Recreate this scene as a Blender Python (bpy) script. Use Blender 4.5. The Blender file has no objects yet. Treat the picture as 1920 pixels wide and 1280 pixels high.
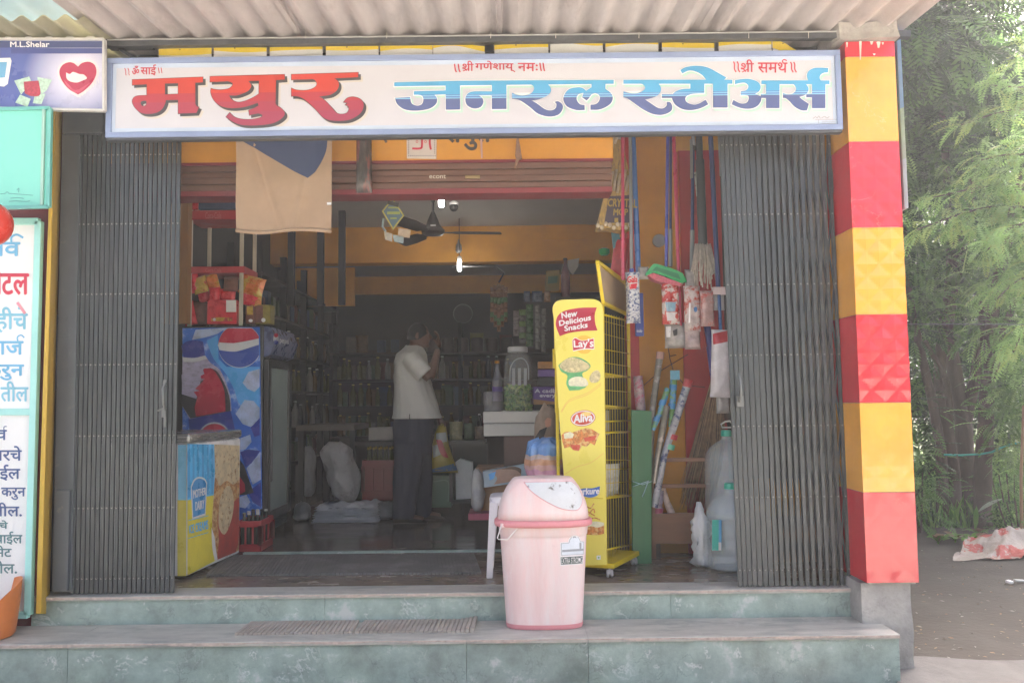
import bpy, bmesh, math, random
from mathutils import Vector, Matrix, Euler, noise
from mathutils.bvhtree import BVHTree
from mathutils.geometry import tessellate_polygon
R = math.radians
random.seed(7)
S = bpy.context.scene
COL = S.collection

# ------------------------------------------------------------------ camera
F = 1550.0
CAM = Vector((0, -4.6, 1.05))
CM = Matrix.Rotation(R(90 + 4.1), 3, 'X') @ Matrix.Rotation(-0.0113, 3, 'Z')
cd = bpy.data.cameras.new('camera')
cd.sensor_width = 36
cd.lens = 36 * F / 1920
cd.clip_start = .05
cd.clip_end = 3000
co = bpy.data.objects.new('camera', cd)
COL.objects.link(co)
co.matrix_world = Matrix.Translation(CAM) @ CM.to_4x4()
S.camera = co

# ------------------------------------------------------------------ sky, sun, exposure
SUN_EL, SUN_AZ = R(51), R(24)          # azimuth measured from +Y (into the picture) towards +X
W = bpy.data.worlds.new('World')
S.world = W
W.use_nodes = True
nt = W.node_tree
sky = nt.nodes.new('ShaderNodeTexSky')
sky.sky_type = 'NISHITA'
sky.sun_disc = False
sky.sun_elevation = SUN_EL
sky.sun_rotation = SUN_AZ
sky.dust_density = 10.0
sky.air_density = .45
sky.ozone_density = 0.5
nt.links.new(sky.outputs[0], nt.nodes['Background'].inputs[0])
nt.nodes['Background'].inputs[1].default_value = 0.15
sl = bpy.data.lights.new('sun', 'SUN')
sl.energy = 3.4
sl.angle = R(.5)
sl.color = (1, .95, .86)
so = bpy.data.objects.new('sun', sl)
COL.objects.link(so)
sd = Vector((math.sin(SUN_AZ) * math.cos(SUN_EL), math.cos(SUN_AZ) * math.cos(SUN_EL), math.sin(SUN_EL)))
so.rotation_euler = sd.to_track_quat('Z', 'Y').to_euler()
so.location = sd * 30
S.view_settings.view_transform = 'Standard'
S.view_settings.look = 'None'
S.view_settings.exposure = 2.9
S.view_settings.gamma = 1
HAZE = .004
S.cycles.use_denoising = True
S.cycles.max_bounces = 10
S.cycles.transparent_max_bounces = 24
S.cycles.volume_bounces = 0
S.cycles.caustics_reflective = False
S.cycles.caustics_refractive = False

# ------------------------------------------------------------------ helpers
def ray(x, y):
    return CM @ Vector(((x - 960) / F, -(y - 640) / F, -1))

def px(x, y, Y):
    d = ray(x, y)
    return CAM + d * ((Y - CAM.y) / d.y)

def pz(x, y, Z):
    d = ray(x, y)
    return CAM + d * ((Z - CAM.z) / d.z)

class Plane:
    """a real plane in the place; .at turns a photo position into the point of the plane seen there"""
    def __init__(s, p, n):
        s.p = Vector(p); s.n = Vector(n).normalized()
        if s.n.dot(CAM - s.p) < 0: s.n = -s.n
    def at(s, x, y, off=0):
        d = ray(x, y)
        t = (s.p - CAM).dot(s.n) / d.dot(s.n)
        return CAM + d * t + s.n * off

def YP(Y): return Plane((0, Y, 0), (0, -1, 0))

class Surf:
    """a curved surface: marks are laid on it along its own normals"""
    def __init__(s, mb):
        s.b = BVHTree.FromPolygons(mb.v, mb.f)
    def at(s, x, y, off=0):
        d = ray(x, y).normalized()
        h, n, i, t = s.b.ray_cast(CAM, d)
        if h is None: return None
        if n.dot(d) > 0: n = -n
        return h + n * off

MATS = {}
def mat(name, col=(.5, .5, .5), rough=.5, metal=0, var=.12, sc=5, bump=0, bsc=60, col2=None, thr=(.45, .6), dsc=3,
        trans=0, transl=0, emit=None, es=0, rvar=.1, spec=.5, alpha=1, rnd=0, stretch=None, coat=0):
    if name in MATS: return MATS[name]
    m = bpy.data.materials.new(name); m.use_nodes = True
    n = m.node_tree.nodes; l = m.node_tree.links
    b = n['Principled BSDF']
    b.inputs['Roughness'].default_value = rough
    b.inputs['Metallic'].default_value = metal
    b.inputs['Specular IOR Level'].default_value = spec
    b.inputs['Transmission Weight'].default_value = trans
    b.inputs['Alpha'].default_value = alpha
    b.inputs['Coat Weight'].default_value = coat
    tc = n.new('ShaderNodeTexCoord')
    src = tc.outputs['Object']
    if stretch:
        mp = n.new('ShaderNodeMapping'); mp.inputs['Scale'].default_value = stretch
        l.new(src, mp.inputs[0]); src = mp.outputs[0]
    nz = n.new('ShaderNodeTexNoise'); nz.inputs['Scale'].default_value = sc
    nz.inputs['Detail'].default_value = 6; nz.inputs['Roughness'].default_value = .65
    l.new(src, nz.inputs['Vector'])
    hs = n.new('ShaderNodeHueSaturation')
    hs.inputs['Color'].default_value = (*col, 1)
    mr = n.new('ShaderNodeMapRange')
    mr.inputs[1].default_value = .3; mr.inputs[2].default_value = .7
    mr.inputs[3].default_value = 1 - var; mr.inputs[4].default_value = 1 + var
    l.new(nz.outputs[0], mr.inputs[0])
    val = mr.outputs[0]
    if rnd:
        oi = n.new('ShaderNodeObjectInfo'); r2 = n.new('ShaderNodeMapRange')
        r2.inputs[3].default_value = 1 - rnd; r2.inputs[4].default_value = 1 + rnd
        l.new(oi.outputs['Random'], r2.inputs[0])
        mu = n.new('ShaderNodeMath'); mu.operation = 'MULTIPLY'
        l.new(val, mu.inputs[0]); l.new(r2.outputs[0], mu.inputs[1]); val = mu.outputs[0]
    l.new(val, hs.inputs['Value'])
    c = hs.outputs[0]
    if col2:
        n2 = n.new('ShaderNodeTexNoise'); n2.inputs['Scale'].default_value = dsc
        n2.inputs['Detail'].default_value = 8; n2.inputs['Roughness'].default_value = .7
        l.new(src, n2.inputs['Vector'])
        m2 = n.new('ShaderNodeMapRange'); m2.inputs[1].default_value = thr[0]; m2.inputs[2].default_value = thr[1]
        l.new(n2.outputs[0], m2.inputs[0])
        mx = n.new('ShaderNodeMix'); mx.data_type = 'RGBA'
        l.new(m2.outputs[0], mx.inputs[0]); l.new(c, mx.inputs[6]); mx.inputs[7].default_value = (*col2, 1)
        c = mx.outputs[2]
    l.new(c, b.inputs['Base Color'])
    if rvar:
        m3 = n.new('ShaderNodeMapRange')
        m3.inputs[1].default_value = .3; m3.inputs[2].default_value = .7
        m3.inputs[3].default_value = max(.02, rough - rvar); m3.inputs[4].default_value = min(1, rough + rvar)
        l.new(nz.outputs[0], m3.inputs[0]); l.new(m3.outputs[0], b.inputs['Roughness'])
    if bump:
        n4 = n.new('ShaderNodeTexNoise'); n4.inputs['Scale'].default_value = bsc; n4.inputs['Detail'].default_value = 5
        l.new(src, n4.inputs['Vector'])
        bp = n.new('ShaderNodeBump'); bp.inputs['Strength'].default_value = bump; bp.inputs['Distance'].default_value = .01
        l.new(n4.outputs[0], bp.inputs['Height']); l.new(bp.outputs[0], b.inputs['Normal'])
    if emit:
        b.inputs['Emission Color'].default_value = (*emit, 1); b.inputs['Emission Strength'].default_value = es
    if transl:
        t = n.new('ShaderNodeBsdfTranslucent'); ms = n.new('ShaderNodeMixShader')
        l.new(c, t.inputs[0]); ms.inputs[0].default_value = transl
        l.new(b.outputs[0], ms.inputs[1]); l.new(t.outputs[0], ms.inputs[2])
        l.new(ms.outputs[0], n['Material Output'].inputs[0])
    MATS[name] = m
    return m

def veins(m, col, scale, width, lo=.48, hi=.58, strength=1.0, dist=1.6):
    """pale mineral veins and scratches, patchy"""
    n = m.node_tree.nodes; l = m.node_tree.links; b = n['Principled BSDF']; src = b.inputs['Base Color'].links[0].from_socket
    tc = n.new('ShaderNodeTexCoord'); a = n.new('ShaderNodeTexNoise'); a.inputs['Scale'].default_value = scale; a.inputs['Detail'].default_value = 10; a.inputs['Roughness'].default_value = .62; a.inputs['Distortion'].default_value = dist
    l.new(tc.outputs['Object'], a.inputs['Vector'])
    s1 = n.new('ShaderNodeMath'); s1.operation = 'SUBTRACT'; s1.inputs[1].default_value = .5; l.new(a.outputs[0], s1.inputs[0])
    s2 = n.new('ShaderNodeMath'); s2.operation = 'ABSOLUTE'; l.new(s1.outputs[0], s2.inputs[0])
    r1 = n.new('ShaderNodeMapRange'); r1.inputs[1].default_value = 0; r1.inputs[2].default_value = width; r1.inputs[3].default_value = strength; r1.inputs[4].default_value = 0; l.new(s2.outputs[0], r1.inputs[0])
    k = n.new('ShaderNodeTexNoise'); k.inputs['Scale'].default_value = scale*.7; k.inputs['Detail'].default_value = 3; l.new(tc.outputs['Object'], k.inputs['Vector'])
    r2 = n.new('ShaderNodeMapRange'); r2.inputs[1].default_value = lo; r2.inputs[2].default_value = hi; l.new(k.outputs[0], r2.inputs[0])
    mu = n.new('ShaderNodeMath'); mu.operation = 'MULTIPLY'; l.new(r1.outputs[0], mu.inputs[0]); l.new(r2.outputs[0], mu.inputs[1])
    mx = n.new('ShaderNodeMix'); mx.data_type = 'RGBA'; l.new(mu.outputs[0], mx.inputs[0]); l.new(src, mx.inputs[6]); mx.inputs[7].default_value = (*col, 1)
    l.new(mx.outputs[2], b.inputs['Base Color'])

def ramp_z(name, stops, rough=.4, constant=True, var=.06, wob=0):
    """paint whose colour changes with height, in bands: stops = [(z, colour)] from the bottom up"""
    if name in MATS: return MATS[name]
    m = mat(name, (1, 1, 1), rough, var=var)
    n = m.node_tree.nodes; l = m.node_tree.links
    g = n.new('ShaderNodeTexCoord'); sp = n.new('ShaderNodeSeparateXYZ'); l.new(g.outputs['Object'], sp.inputs[0])
    mr = n.new('ShaderNodeMapRange'); z0 = stops[0][0]; z1 = stops[-1][0] + .001
    mr.inputs[1].default_value = z0; mr.inputs[2].default_value = z1; zo = sp.outputs[2]
    if wob:
        wn = n.new('ShaderNodeTexNoise'); wn.inputs['Scale'].default_value = 14; l.new(g.outputs['Object'], wn.inputs['Vector'])
        wm = n.new('ShaderNodeMath'); wm.operation = 'MULTIPLY_ADD'; wm.inputs[1].default_value = wob; l.new(wn.outputs[0], wm.inputs[0]); l.new(zo, wm.inputs[2]); zo = wm.outputs[0]
    l.new(zo, mr.inputs[0])
    cr = n.new('ShaderNodeValToRGB'); e = cr.color_ramp
    e.interpolation = 'CONSTANT' if constant else 'LINEAR'
    for i, (z, c) in enumerate(stops):
        p = (z - z0) / (z1 - z0)
        k = e.elements[i] if i < 2 else e.elements.new(p)
        k.position = p; k.color = (*c, 1)
    l.new(mr.outputs[0], cr.inputs[0])
    hs = [x for x in n if x.type == 'HUE_SAT'][0]
    l.new(cr.outputs[0], hs.inputs['Color'])
    return m

def smooth(pts, n=4):
    """(x,y) = corner, (x,y,1) = point on a curve"""
    out = []; N = len(pts)
    for i in range(N):
        p0, p1, p2, p3 = pts[i - 1], pts[i], pts[(i + 1) % N], pts[(i + 2) % N]
        a = Vector(p1[:2]); b = Vector(p2[:2])
        s1 = len(p1) > 2; s2 = len(p2) > 2
        out.append(a)
        if not (s1 or s2): continue
        t1 = (b - Vector(p0[:2])) * .5 if s1 else (b - a)
        t2 = (Vector(p3[:2]) - a) * .5 if s2 else (b - a)
        L = (b - a).length
        for t in (t1, t2):
            if t.length > L * 1.2: t *= L * 1.2 / t.length
        for k in range(1, n):
            u = k / n
            out.append((2*u**3 - 3*u*u + 1) * a + (u**3 - 2*u*u + u) * t1 + (-2*u**3 + 3*u*u) * b + (u**3 - u*u) * t2)
    return out

def area(p): return sum(p[i - 1].x * p[i].y - p[i].x * p[i - 1].y for i in range(len(p))) / 2

def grow(p, d):
    """offset a closed outline outwards by d (2-D)"""
    if area(p) < 0: d = -d
    q = []; N = len(p)
    for i in range(N):
        e1 = (p[i] - p[i - 1]); e2 = (p[(i + 1) % N] - p[i])
        if e1.length < 1e-6 or e2.length < 1e-6: q.append(p[i].copy()); continue
        n1 = Vector((e1.y, -e1.x)).normalized(); n2 = Vector((e2.y, -e2.x)).normalized()
        m = n1 + n2
        if m.length < .3: q.append(p[i] + n1 * d); continue
        m.normalize(); q.append(p[i] + m * (d / max(.55, m.dot(n1))))
    return q

class MB:
    def __init__(s): s.v = []; s.f = []; s.m = []; s.mats = []; s.cur = 0
    def use(s, m):
        if m not in s.mats: s.mats.append(m)
        s.cur = s.mats.index(m); return s
    def add(s, vs, fs):
        o = len(s.v); s.v += [Vector(v) for v in vs]
        for f in fs: s.f.append([i + o for i in f]); s.m.append(s.cur)
        return s
    def box(s, a, b):
        x0, y0, z0 = [min(a[i], b[i]) for i in range(3)]; x1, y1, z1 = [max(a[i], b[i]) for i in range(3)]
        return s.add([(x0,y0,z0),(x1,y0,z0),(x1,y1,z0),(x0,y1,z0),(x0,y0,z1),(x1,y0,z1),(x1,y1,z1),(x0,y1,z1)],
                     [(0,3,2,1),(4,5,6,7),(0,1,5,4),(1,2,6,5),(2,3,7,6),(3,0,4,7)])
    def obox(s, c, size, rot=(0, 0, 0)):
        q = Euler(rot).to_matrix(); c = Vector(c); a = [x / 2 for x in size]
        vs = [c + q @ Vector((i*a[0], j*a[1], k*a[2])) for k in (-1, 1) for i, j in ((-1,-1),(1,-1),(1,1),(-1,1))]
        return s.add(vs, [(0,3,2,1),(4,5,6,7),(0,1,5,4),(1,2,6,5),(2,3,7,6),(3,0,4,7)])
    def beam(s, a, b, w, t, up=(0, 0, 1)):
        """bar of section w x t from a to b"""
        a = Vector(a); b = Vector(b); d = (b - a).normalized(); sd_ = d.cross(Vector(up))
        if sd_.length < 1e-3: sd_ = d.cross(Vector((0, 1, 0)))
        sd_.normalize(); u = sd_.cross(d)
        vs = [p + sd_ * (i*w/2) + u * (j*t/2) for p in (a, b) for i, j in ((-1,-1),(1,-1),(1,1),(-1,1))]
        return s.add(vs, [(0,3,2,1),(4,5,6,7),(0,1,5,4),(1,2,6,5),(2,3,7,6),(3,0,4,7)])
    def tube(s, pts, r, n=8, cap=True, closed=False):
        pts = [Vector(p) for p in pts]; N = len(pts); rs = r if isinstance(r, (list, tuple)) else [r] * N
        t0 = (pts[1] - pts[0]).normalized(); u = t0.orthogonal().normalized(); vs = []
        for i, p in enumerate(pts):
            if closed: t = (pts[(i + 1) % N] - pts[i - 1]).normalized()
            else: t = (pts[min(i + 1, N - 1)] - pts[max(i - 1, 0)]).normalized()
            u = (u - t * u.dot(t)); u = u.normalized() if u.length > 1e-6 else t.orthogonal().normalized()
            w = t.cross(u)
            vs += [p + (u * math.cos(2*math.pi*k/n) + w * math.sin(2*math.pi*k/n)) * rs[i] for k in range(n)]
        fs = []
        for i in range(N if closed else N - 1):
            j = (i + 1) % N
            for k in range(n): fs.append((i*n + k, i*n + (k+1) % n, j*n + (k+1) % n, j*n + k))
        if cap and not closed: fs += [tuple(range(n - 1, -1, -1)), tuple((N-1)*n + k for k in range(n))]
        return s.add(vs, fs)
    def loft(s, rings, cap=True, closed=True):
        n = len(rings[0]); vs = [p for r_ in rings for p in r_]; fs = []
        for i in range(len(rings) - 1):
            for k in range(n if closed else n - 1): fs.append((i*n + k, i*n + (k+1) % n, (i+1)*n + (k+1) % n, (i+1)*n + k))
        if cap: fs += [tuple(range(n - 1, -1, -1)), tuple((len(rings)-1)*n + k for k in range(n))]
        return s.add(vs, fs)
    def lathe(s, c, prof, n=24, sx=1, sy=1, cap=True, e=2.0, rot=None):
        c = Vector(c); rings = []
        for r_, z in prof:
            ring = []
            for k in range(n):
                a = 2*math.pi*k/n; ca, sa = math.cos(a), math.sin(a)
                q = 1 if e == 2 else (abs(ca)**e + abs(sa)**e) ** (-1/e)
                v = Vector((r_*sx*ca*q, r_*sy*sa*q, z))
                if rot: v = rot @ v
                ring.append(c + v)
            rings.append(ring)
        return s.loft(rings, cap)
    def ball(s, c, r, n=14, m=9, rot=None):
        r = r if isinstance(r, (tuple, list)) else (r, r, r); c = Vector(c)
        q = Euler(rot).to_matrix() if rot else Matrix.Identity(3); rings = []
        for j in range(m + 1):
            t = math.pi * (j / m) ; t = min(max(t, .02), math.pi - .02)
            rings.append([c + q @ Vector((r[0]*math.sin(t)*math.cos(2*math.pi*k/n), r[1]*math.sin(t)*math.sin(2*math.pi*k/n), -r[2]*math.cos(t))) for k in range(n)])
        return s.loft(rings)
    def grid(s, fn, nu, nv):
        vs = [fn(i/nu, j/nv) for j in range(nv + 1) for i in range(nu + 1)]
        fs = [(j*(nu+1)+i, j*(nu+1)+i+1, (j+1)*(nu+1)+i+1, (j+1)*(nu+1)+i) for j in range(nv) for i in range(nu)]
        return s.add(vs, fs)
    def poly(s, outer, holes=(), pl=None, off=0, thick=0):
        """flat filled outline (photo positions on the plane pl)"""
        loops = [outer] + list(holes); p3 = []
        tri = tessellate_polygon([[Vector((p.x, p.y, 0)) for p in l_] for l_ in loops])
        for l_ in loops: p3 += [pl.at(p.x, p.y, off) for p in l_]
        fs = []
        flat = [p for l_ in loops for p in l_]
        for t in tri:
            a, b, c = (flat[i] for i in t)
            if abs((b - a).cross(c - a)) < 1e-7: continue
            fs.append(tuple(t) if (b - a).cross(c - a) > 0 else (t[0], t[2], t[1]))
        s.add(p3, fs)
        if thick:
            n = pl.n; k = 0
            for l_ in loops:
                N = len(l_); r0 = p3[k:k+N]; k += N
                s.loft([[q - n * thick for q in r0], r0], cap=False)
        return s
    def slab(s, pts, pl, t):
        """flat plate: outline in photo positions on the plane pl, thickness t away from the viewer"""
        o = smooth(pts) if not isinstance(pts[0], Vector) else pts
        f = [pl.at(p.x, p.y, 0) for p in o]; b = [p - pl.n * t for p in f]
        N = len(f); s.add(f, []); 
        tri = tessellate_polygon([[Vector((p.x, p.y, 0)) for p in o]])
        o0 = len(s.v) - N
        for q in tri: s.f.append([o0 + i for i in q]); s.m.append(s.cur)
        s.add(b, [tuple(q) for q in tri])
        return s.loft([b, f], cap=False)
    def build(s, name, parent=None, smooth_=False, bevel=0, base=None, label=None):
        me = bpy.data.meshes.new(name)
        if base is not None: o0 = Vector(base)
        elif parent: o0 = gloc(parent)
        else:
            o0 = Vector(((min(v.x for v in s.v) + max(v.x for v in s.v)) / 2, (min(v.y for v in s.v) + max(v.y for v in s.v)) / 2, min(v.z for v in s.v)))
        me.from_pydata([v - o0 for v in s.v], [], s.f)
        for m_ in s.mats: me.materials.append(m_)
        me.polygons.foreach_set('material_index', s.m)
        bm = bmesh.new(); bm.from_mesh(me); bmesh.ops.recalc_face_normals(bm, faces=bm.faces); bm.to_mesh(me); bm.free()
        if smooth_: me.shade_smooth() if hasattr(me, 'shade_smooth') else None
        o = bpy.data.objects.new(name, me); COL.objects.link(o)
        LOC[o.name] = o0
        if parent: o.parent = parent
        else: o.location = o0
        if smooth_ == 'auto':
            md = o.modifiers.new('edges', 'EDGE_SPLIT'); md.split_angle = R(40)
        if bevel:
            b_ = o.modifiers.new('bevel', 'BEVEL'); b_.width = bevel; b_.segments = 2; b_.limit_method = 'ANGLE'; b_.angle_limit = R(50)
        if label: o['label'] = label
        return o

LOC = {}
def gloc(o): return LOC.get(o.name, Vector((0, 0, 0)))
def tag(o, label, cat, group=None):
    o['label'] = label; o['category'] = cat
    if group: o['group'] = group
    return o
def thing(name, label, cat, loc, group=None):
    o = bpy.data.objects.new(name, None); o.empty_display_size = .1; COL.objects.link(o); o.location = loc
    LOC[o.name] = Vector(loc); return tag(o, label, cat, group)
def struct(o): o['kind'] = 'structure'; return o

def rect(x0, y0, x1, y1): return [Vector((x0, y0)), Vector((x1, y0)), Vector((x1, y1)), Vector((x0, y1))]
def L(ox, oy, s, pts): return smooth([(ox + p[0]/s, oy + p[1]/s, *p[2:]) for p in pts])

def text_mesh(s):
    c = bpy.data.curves.new('t', 'FONT'); c.body = s; c.resolution_u = 3
    o = bpy.data.objects.new('t', c)
    COL.objects.link(o)
    me = bpy.data.meshes.new_from_object(o)
    vs = [v.co.copy() for v in me.vertices]; fs = [list(p.vertices) for p in me.polygons]
    bpy.data.objects.remove(o); bpy.data.curves.remove(c); bpy.data.meshes.remove(me)
    return vs, fs

def text(mb, s, quad, pl, off=.002, bold=0):
    """writing fitted into the four photo positions TL, TR, BR, BL on the plane or surface pl"""
    if len(quad) == 4 and not isinstance(quad[0], (tuple, list)):
        x0, y0, x1, y1 = quad; quad = [(x0, y0), (x1, y0), (x1, y1), (x0, y1)]
    vs, fs = text_mesh(s)
    x0 = min(v.x for v in vs); x1 = max(v.x for v in vs); y0 = min(v.y for v in vs); y1 = max(v.y for v in vs)
    q = [Vector(p) for p in quad]
    shifts = [(0, 0)] if not bold else [(-bold, 0), (bold, 0), (0, bold), (0, -bold)]
    for si, (bx, by) in enumerate(shifts):
        out = []
        for v in vs:
            u = (v.x - x0) / (x1 - x0); w = (y1 - v.y) / (y1 - y0)
            p = (q[0]*(1-u) + q[1]*u) * (1-w) + (q[3]*(1-u) + q[2]*u) * w
            r_ = pl.at(p.x + bx, p.y + by, off + si*.0002)
            out.append(r_)
        if any(r_ is None for r_ in out): continue
        mb.add(out, fs)
    return mb

def patch(mb, pts, surf, off=.002, cell=6):
    """a mark with an outline in photo positions, laid on a curved surface"""
    o = smooth(pts) if not isinstance(pts[0], Vector) else pts
    dense = []
    for i in range(len(o)):
        a, b = o[i], o[(i+1) % len(o)]; k = max(1, int((b-a).length / cell))
        dense += [a.lerp(b, j/k) for j in range(k)]
    bm = bmesh.new(); vs = [bm.verts.new((p.x, p.y, 0)) for p in dense]
    f = bm.faces.new(vs)
    x0 = min(p.x for p in dense); x1 = max(p.x for p in dense); y0 = min(p.y for p in dense); y1 = max(p.y for p in dense)
    for k in range(1, int((x1-x0)/cell)):
        bmesh.ops.bisect_plane(bm, geom=bm.verts[:]+bm.edges[:]+bm.faces[:], plane_co=(x0+k*cell, 0, 0), plane_no=(1, 0, 0))
    for k in range(1, int((y1-y0)/cell)):
        bmesh.ops.bisect_plane(bm, geom=bm.verts[:]+bm.edges[:]+bm.faces[:], plane_co=(0, y0+k*cell, 0), plane_no=(0, 1, 0))
    bmesh.ops.triangulate(bm, faces=bm.faces[:])
    bm.verts.ensure_lookup_table(); bm.verts.index_update()
    P = [surf.at(v.co.x, v.co.y, off) for v in bm.verts]
    fs = [[v.index for v in f.verts] for f in bm.faces if all(P[v.index] is not None for v in f.verts)]
    mb.add([p if p is not None else Vector((0, 0, 0)) for p in P], fs)
    bm.free(); return mb

def H(h, k=1):
    h = h.lstrip('#'); r = []
    for i in (0, 2, 4):
        c = int(h[i:i+2], 16) / 255
        r.append(min(1, k * (c / 12.92 if c <= .04045 else ((c + .055) / 1.055) ** 2.4)))
    return tuple(r)

# ------------------------------------------------------------------ materials
GRANITE = mat('green_granite', (.285, .36, .318), .42, var=.32, sc=6, bump=.12, bsc=90, col2=(.50, .53, .50), thr=(.59, .66), dsc=6, rnd=.12)
TREAD = mat('dusty_granite', (.44, .425, .375), .6, var=.2, sc=5, bump=.1, bsc=80, col2=(.27, .28, .255), thr=(.5, .68), dsc=3, stretch=(1, 3, 1))
veins(GRANITE, (.62, .66, .64), 4, .016, .52, .66, .7, .35); veins(GRANITE, (.66, .68, .66), 15, .03, .60, .66, .8, .2); veins(GRANITE, (.12, .15, .14), 9, .02, .5, .65, .5, .4); veins(TREAD, (.56, .55, .5), 5, .03, .5, .62, .4, .4)
TILEFLOOR = mat('polished_floor', (.15, .135, .12), .16, var=.35, sc=3, col2=(.15, .1, .07), thr=(.5, .7), dsc=2.2, rvar=.08, stretch=(1, 2.2, 1))
CONC = mat('bare_concrete', (.36, .345, .32), .9, var=.25, sc=6, bump=.5, bsc=45, col2=(.2, .19, .175), thr=(.55, .75), dsc=4)
RED = mat('red_tile', (.62, .022, .040), .2, var=.10, sc=4, rvar=.05, spec=.6, coat=.4)
ORANGE = mat('orange_tile', (.80, .385, .05), .2, var=.10, sc=4, rvar=.05, spec=.6, coat=.4)
veins(RED, (.66, .30, .28), 7, .008, .56, .66, .5, .6); veins(ORANGE, (.85, .66, .35), 7, .008, .56, .66, .5, .6)
WALLOR = mat('orange_wall_paint', (.60, .28, .03), .6, var=.12, sc=3, bump=.05, col2=(.42, .17, .02), thr=(.6, .8), dsc=2)
WALLRED = mat('red_wall_paint', (.42, .03, .035), .55, var=.12, sc=3)
MAROON = mat('maroon_paint', (.20, .03, .035), .5, var=.15, sc=4)
SHUT = mat('shutter_brown', (.145, .072, .05), .5, var=.2, sc=3, stretch=(1, 1, 6))
CEIL = mat('grey_ceiling', (.36, .34, .31), .8, var=.1, sc=2)
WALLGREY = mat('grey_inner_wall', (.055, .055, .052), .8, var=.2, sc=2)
ASB = mat('cement_sheet', (.49, .455, .44), .85, var=.14, sc=4, bump=.25, bsc=120, col2=(.37, .335, .32), thr=(.52, .72), dsc=5, stretch=(2, .5, 1))
STEEL = mat('dark_steel', (.075, .08, .085), .42, .35, var=.25, sc=8, bump=.06, bsc=90, col2=(.12, .105, .09), thr=(.6, .75), dsc=9)
GATE = mat('gate_paint', (.058, .067, .072), .36, .3, var=.12, sc=6, bump=.04, bsc=60, rvar=.06, col2=(.12, .118, .112), thr=(.68, .82), dsc=14, stretch=(1, 1, .35))
POST = mat('gate_post_paint', (.10, .115, .13), .4, .2, var=.15, sc=3, col2=(.16, .16, .155), thr=(.62, .72), dsc=12)
BLACK = mat('black_paint', (.015, .015, .016), .5, var=.2)
WHITE = mat('white_plastic', (.78, .77, .77), .4, var=.05, sc=6)
DIRT = mat('dirt', (.046, .039, .032), .95, var=.3, sc=3, bump=.5, bsc=25, col2=(.062, .055, .046), thr=(.45, .65), dsc=1.3)
PALEC = mat('pale_concrete', (.125, .12, .115), .9, var=.25, sc=3, bump=.3, bsc=40, col2=(.085, .08, .075), thr=(.5, .7), dsc=2)
YELP = mat('yellow_wall_paint', (.56, .36, .045), .55, var=.12, sc=3, col2=(.36, .22, .03), thr=(.6, .75), dsc=4, stretch=(1, 1, .3))
WOOD = mat('brown_wood', (.20, .105, .055), .6, var=.25, sc=5, stretch=(1, 6, 6))

# ------------------------------------------------------------------ ground
mb = MB().use(DIRT)
mb.grid(lambda u, v: Vector(((u-.5)*400, -60 + v*460, -.46)), 2, 2)
struct(mb.build('ground', base=(0, 0, -.46)))
mb = MB().use(mat('dusty_bounce_road', (.36, .33, .29), .9, var=.2, sc=1.5, bump=.3, bsc=40)); mb.grid(lambda u, v: Vector((-30 + u*60, -11.5 + v*9.3, -.404 - .02*(1 - v))), 20, 8)  # unseen road added, pale so sunlight bounces up to roof and facade
struct(mb.build('road', base=(0, 0, 0)))
mb = MB().use(DIRT)          # the trodden dirt beside the shop, gently uneven
def dz(x, y): return -.41 + .018*noise.noise((x*.9, y*.9, 0)) + .008*noise.noise((x*4, y*4, 3))
mb.grid(lambda u, v: Vector((1.6 + u*8, -.05 + v*13, dz(1.6 + u*8, v*13))), 90, 110)
struct(mb.build('dirt_ground', base=(0, 0, 0), smooth_=True))
mb = MB().use(PALEC)
mb.grid(lambda u, v: Vector((1.93 + u*7, -2.2 + v*(2.22 + .07*math.sin(u*21) + .05*math.sin(u*47)), -.392 + .006*noise.noise((u*20, v*16, 1)))), 80, 20)
struct(mb.build('roadside_concrete', base=(0, 0, 0), smooth_=True))
PAV = mat('paver', (.42, .35, .29), .85, var=.18, sc=9, bump=.4, bsc=70, rnd=.3)
pv = MB()
PV = [mat('paver_grey', (.36, .33, .30), .85, var=.2, sc=9, bump=.4, bsc=70), mat('paver_pink', (.42, .25, .21), .85, var=.2, sc=9, bump=.4, bsc=70),
      mat('paver_yellow', (.46, .38, .2), .85, var=.2, sc=9, bump=.4, bsc=70)]
rp = random.Random(3)
for j in range(8):
    for i in range(26):
        x = -4.1 + i*.235 + (j % 2)*.117; y = -.40 - j*.2
        if x > 1.75: continue
        pv.use(PV[rp.choice([0, 0, 1, 1, 2])])
        w, h = .112, .097
        ring = lambda z, g: [Vector((x + a*(w-g), y + b*(h-g), z)) for a, b in ((-1, 0), (-.75, -1), (.75, -1), (1, 0), (.75, 1), (-.75, 1))]
        zz = -.398 + rp.uniform(-.003, .003)
        pv.loft([ring(-.44, .002), ring(zz - .006, .002), ring(zz, .009)])
struct(pv.build('pavement', base=(0, 0, 0)))
mb = MB().use(PALEC).box((-6, -2.25, -.52), (1.9, -.25, -.41))
struct(mb.build('pavement_bed', base=(0, 0, 0), bevel=.02))

# ------------------------------------------------------------------ the shop building
shop = thing('shop_building', 'open-fronted general store with orange walls, granite steps and a red and orange tiled pillar', 'shop', (0, 3, -.42))
XL, XR, YB = -2.62, 1.98, 6.2
EDGE = mat('worn_edge', (.50, .41, .35), .9, var=.25, sc=30)
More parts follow.
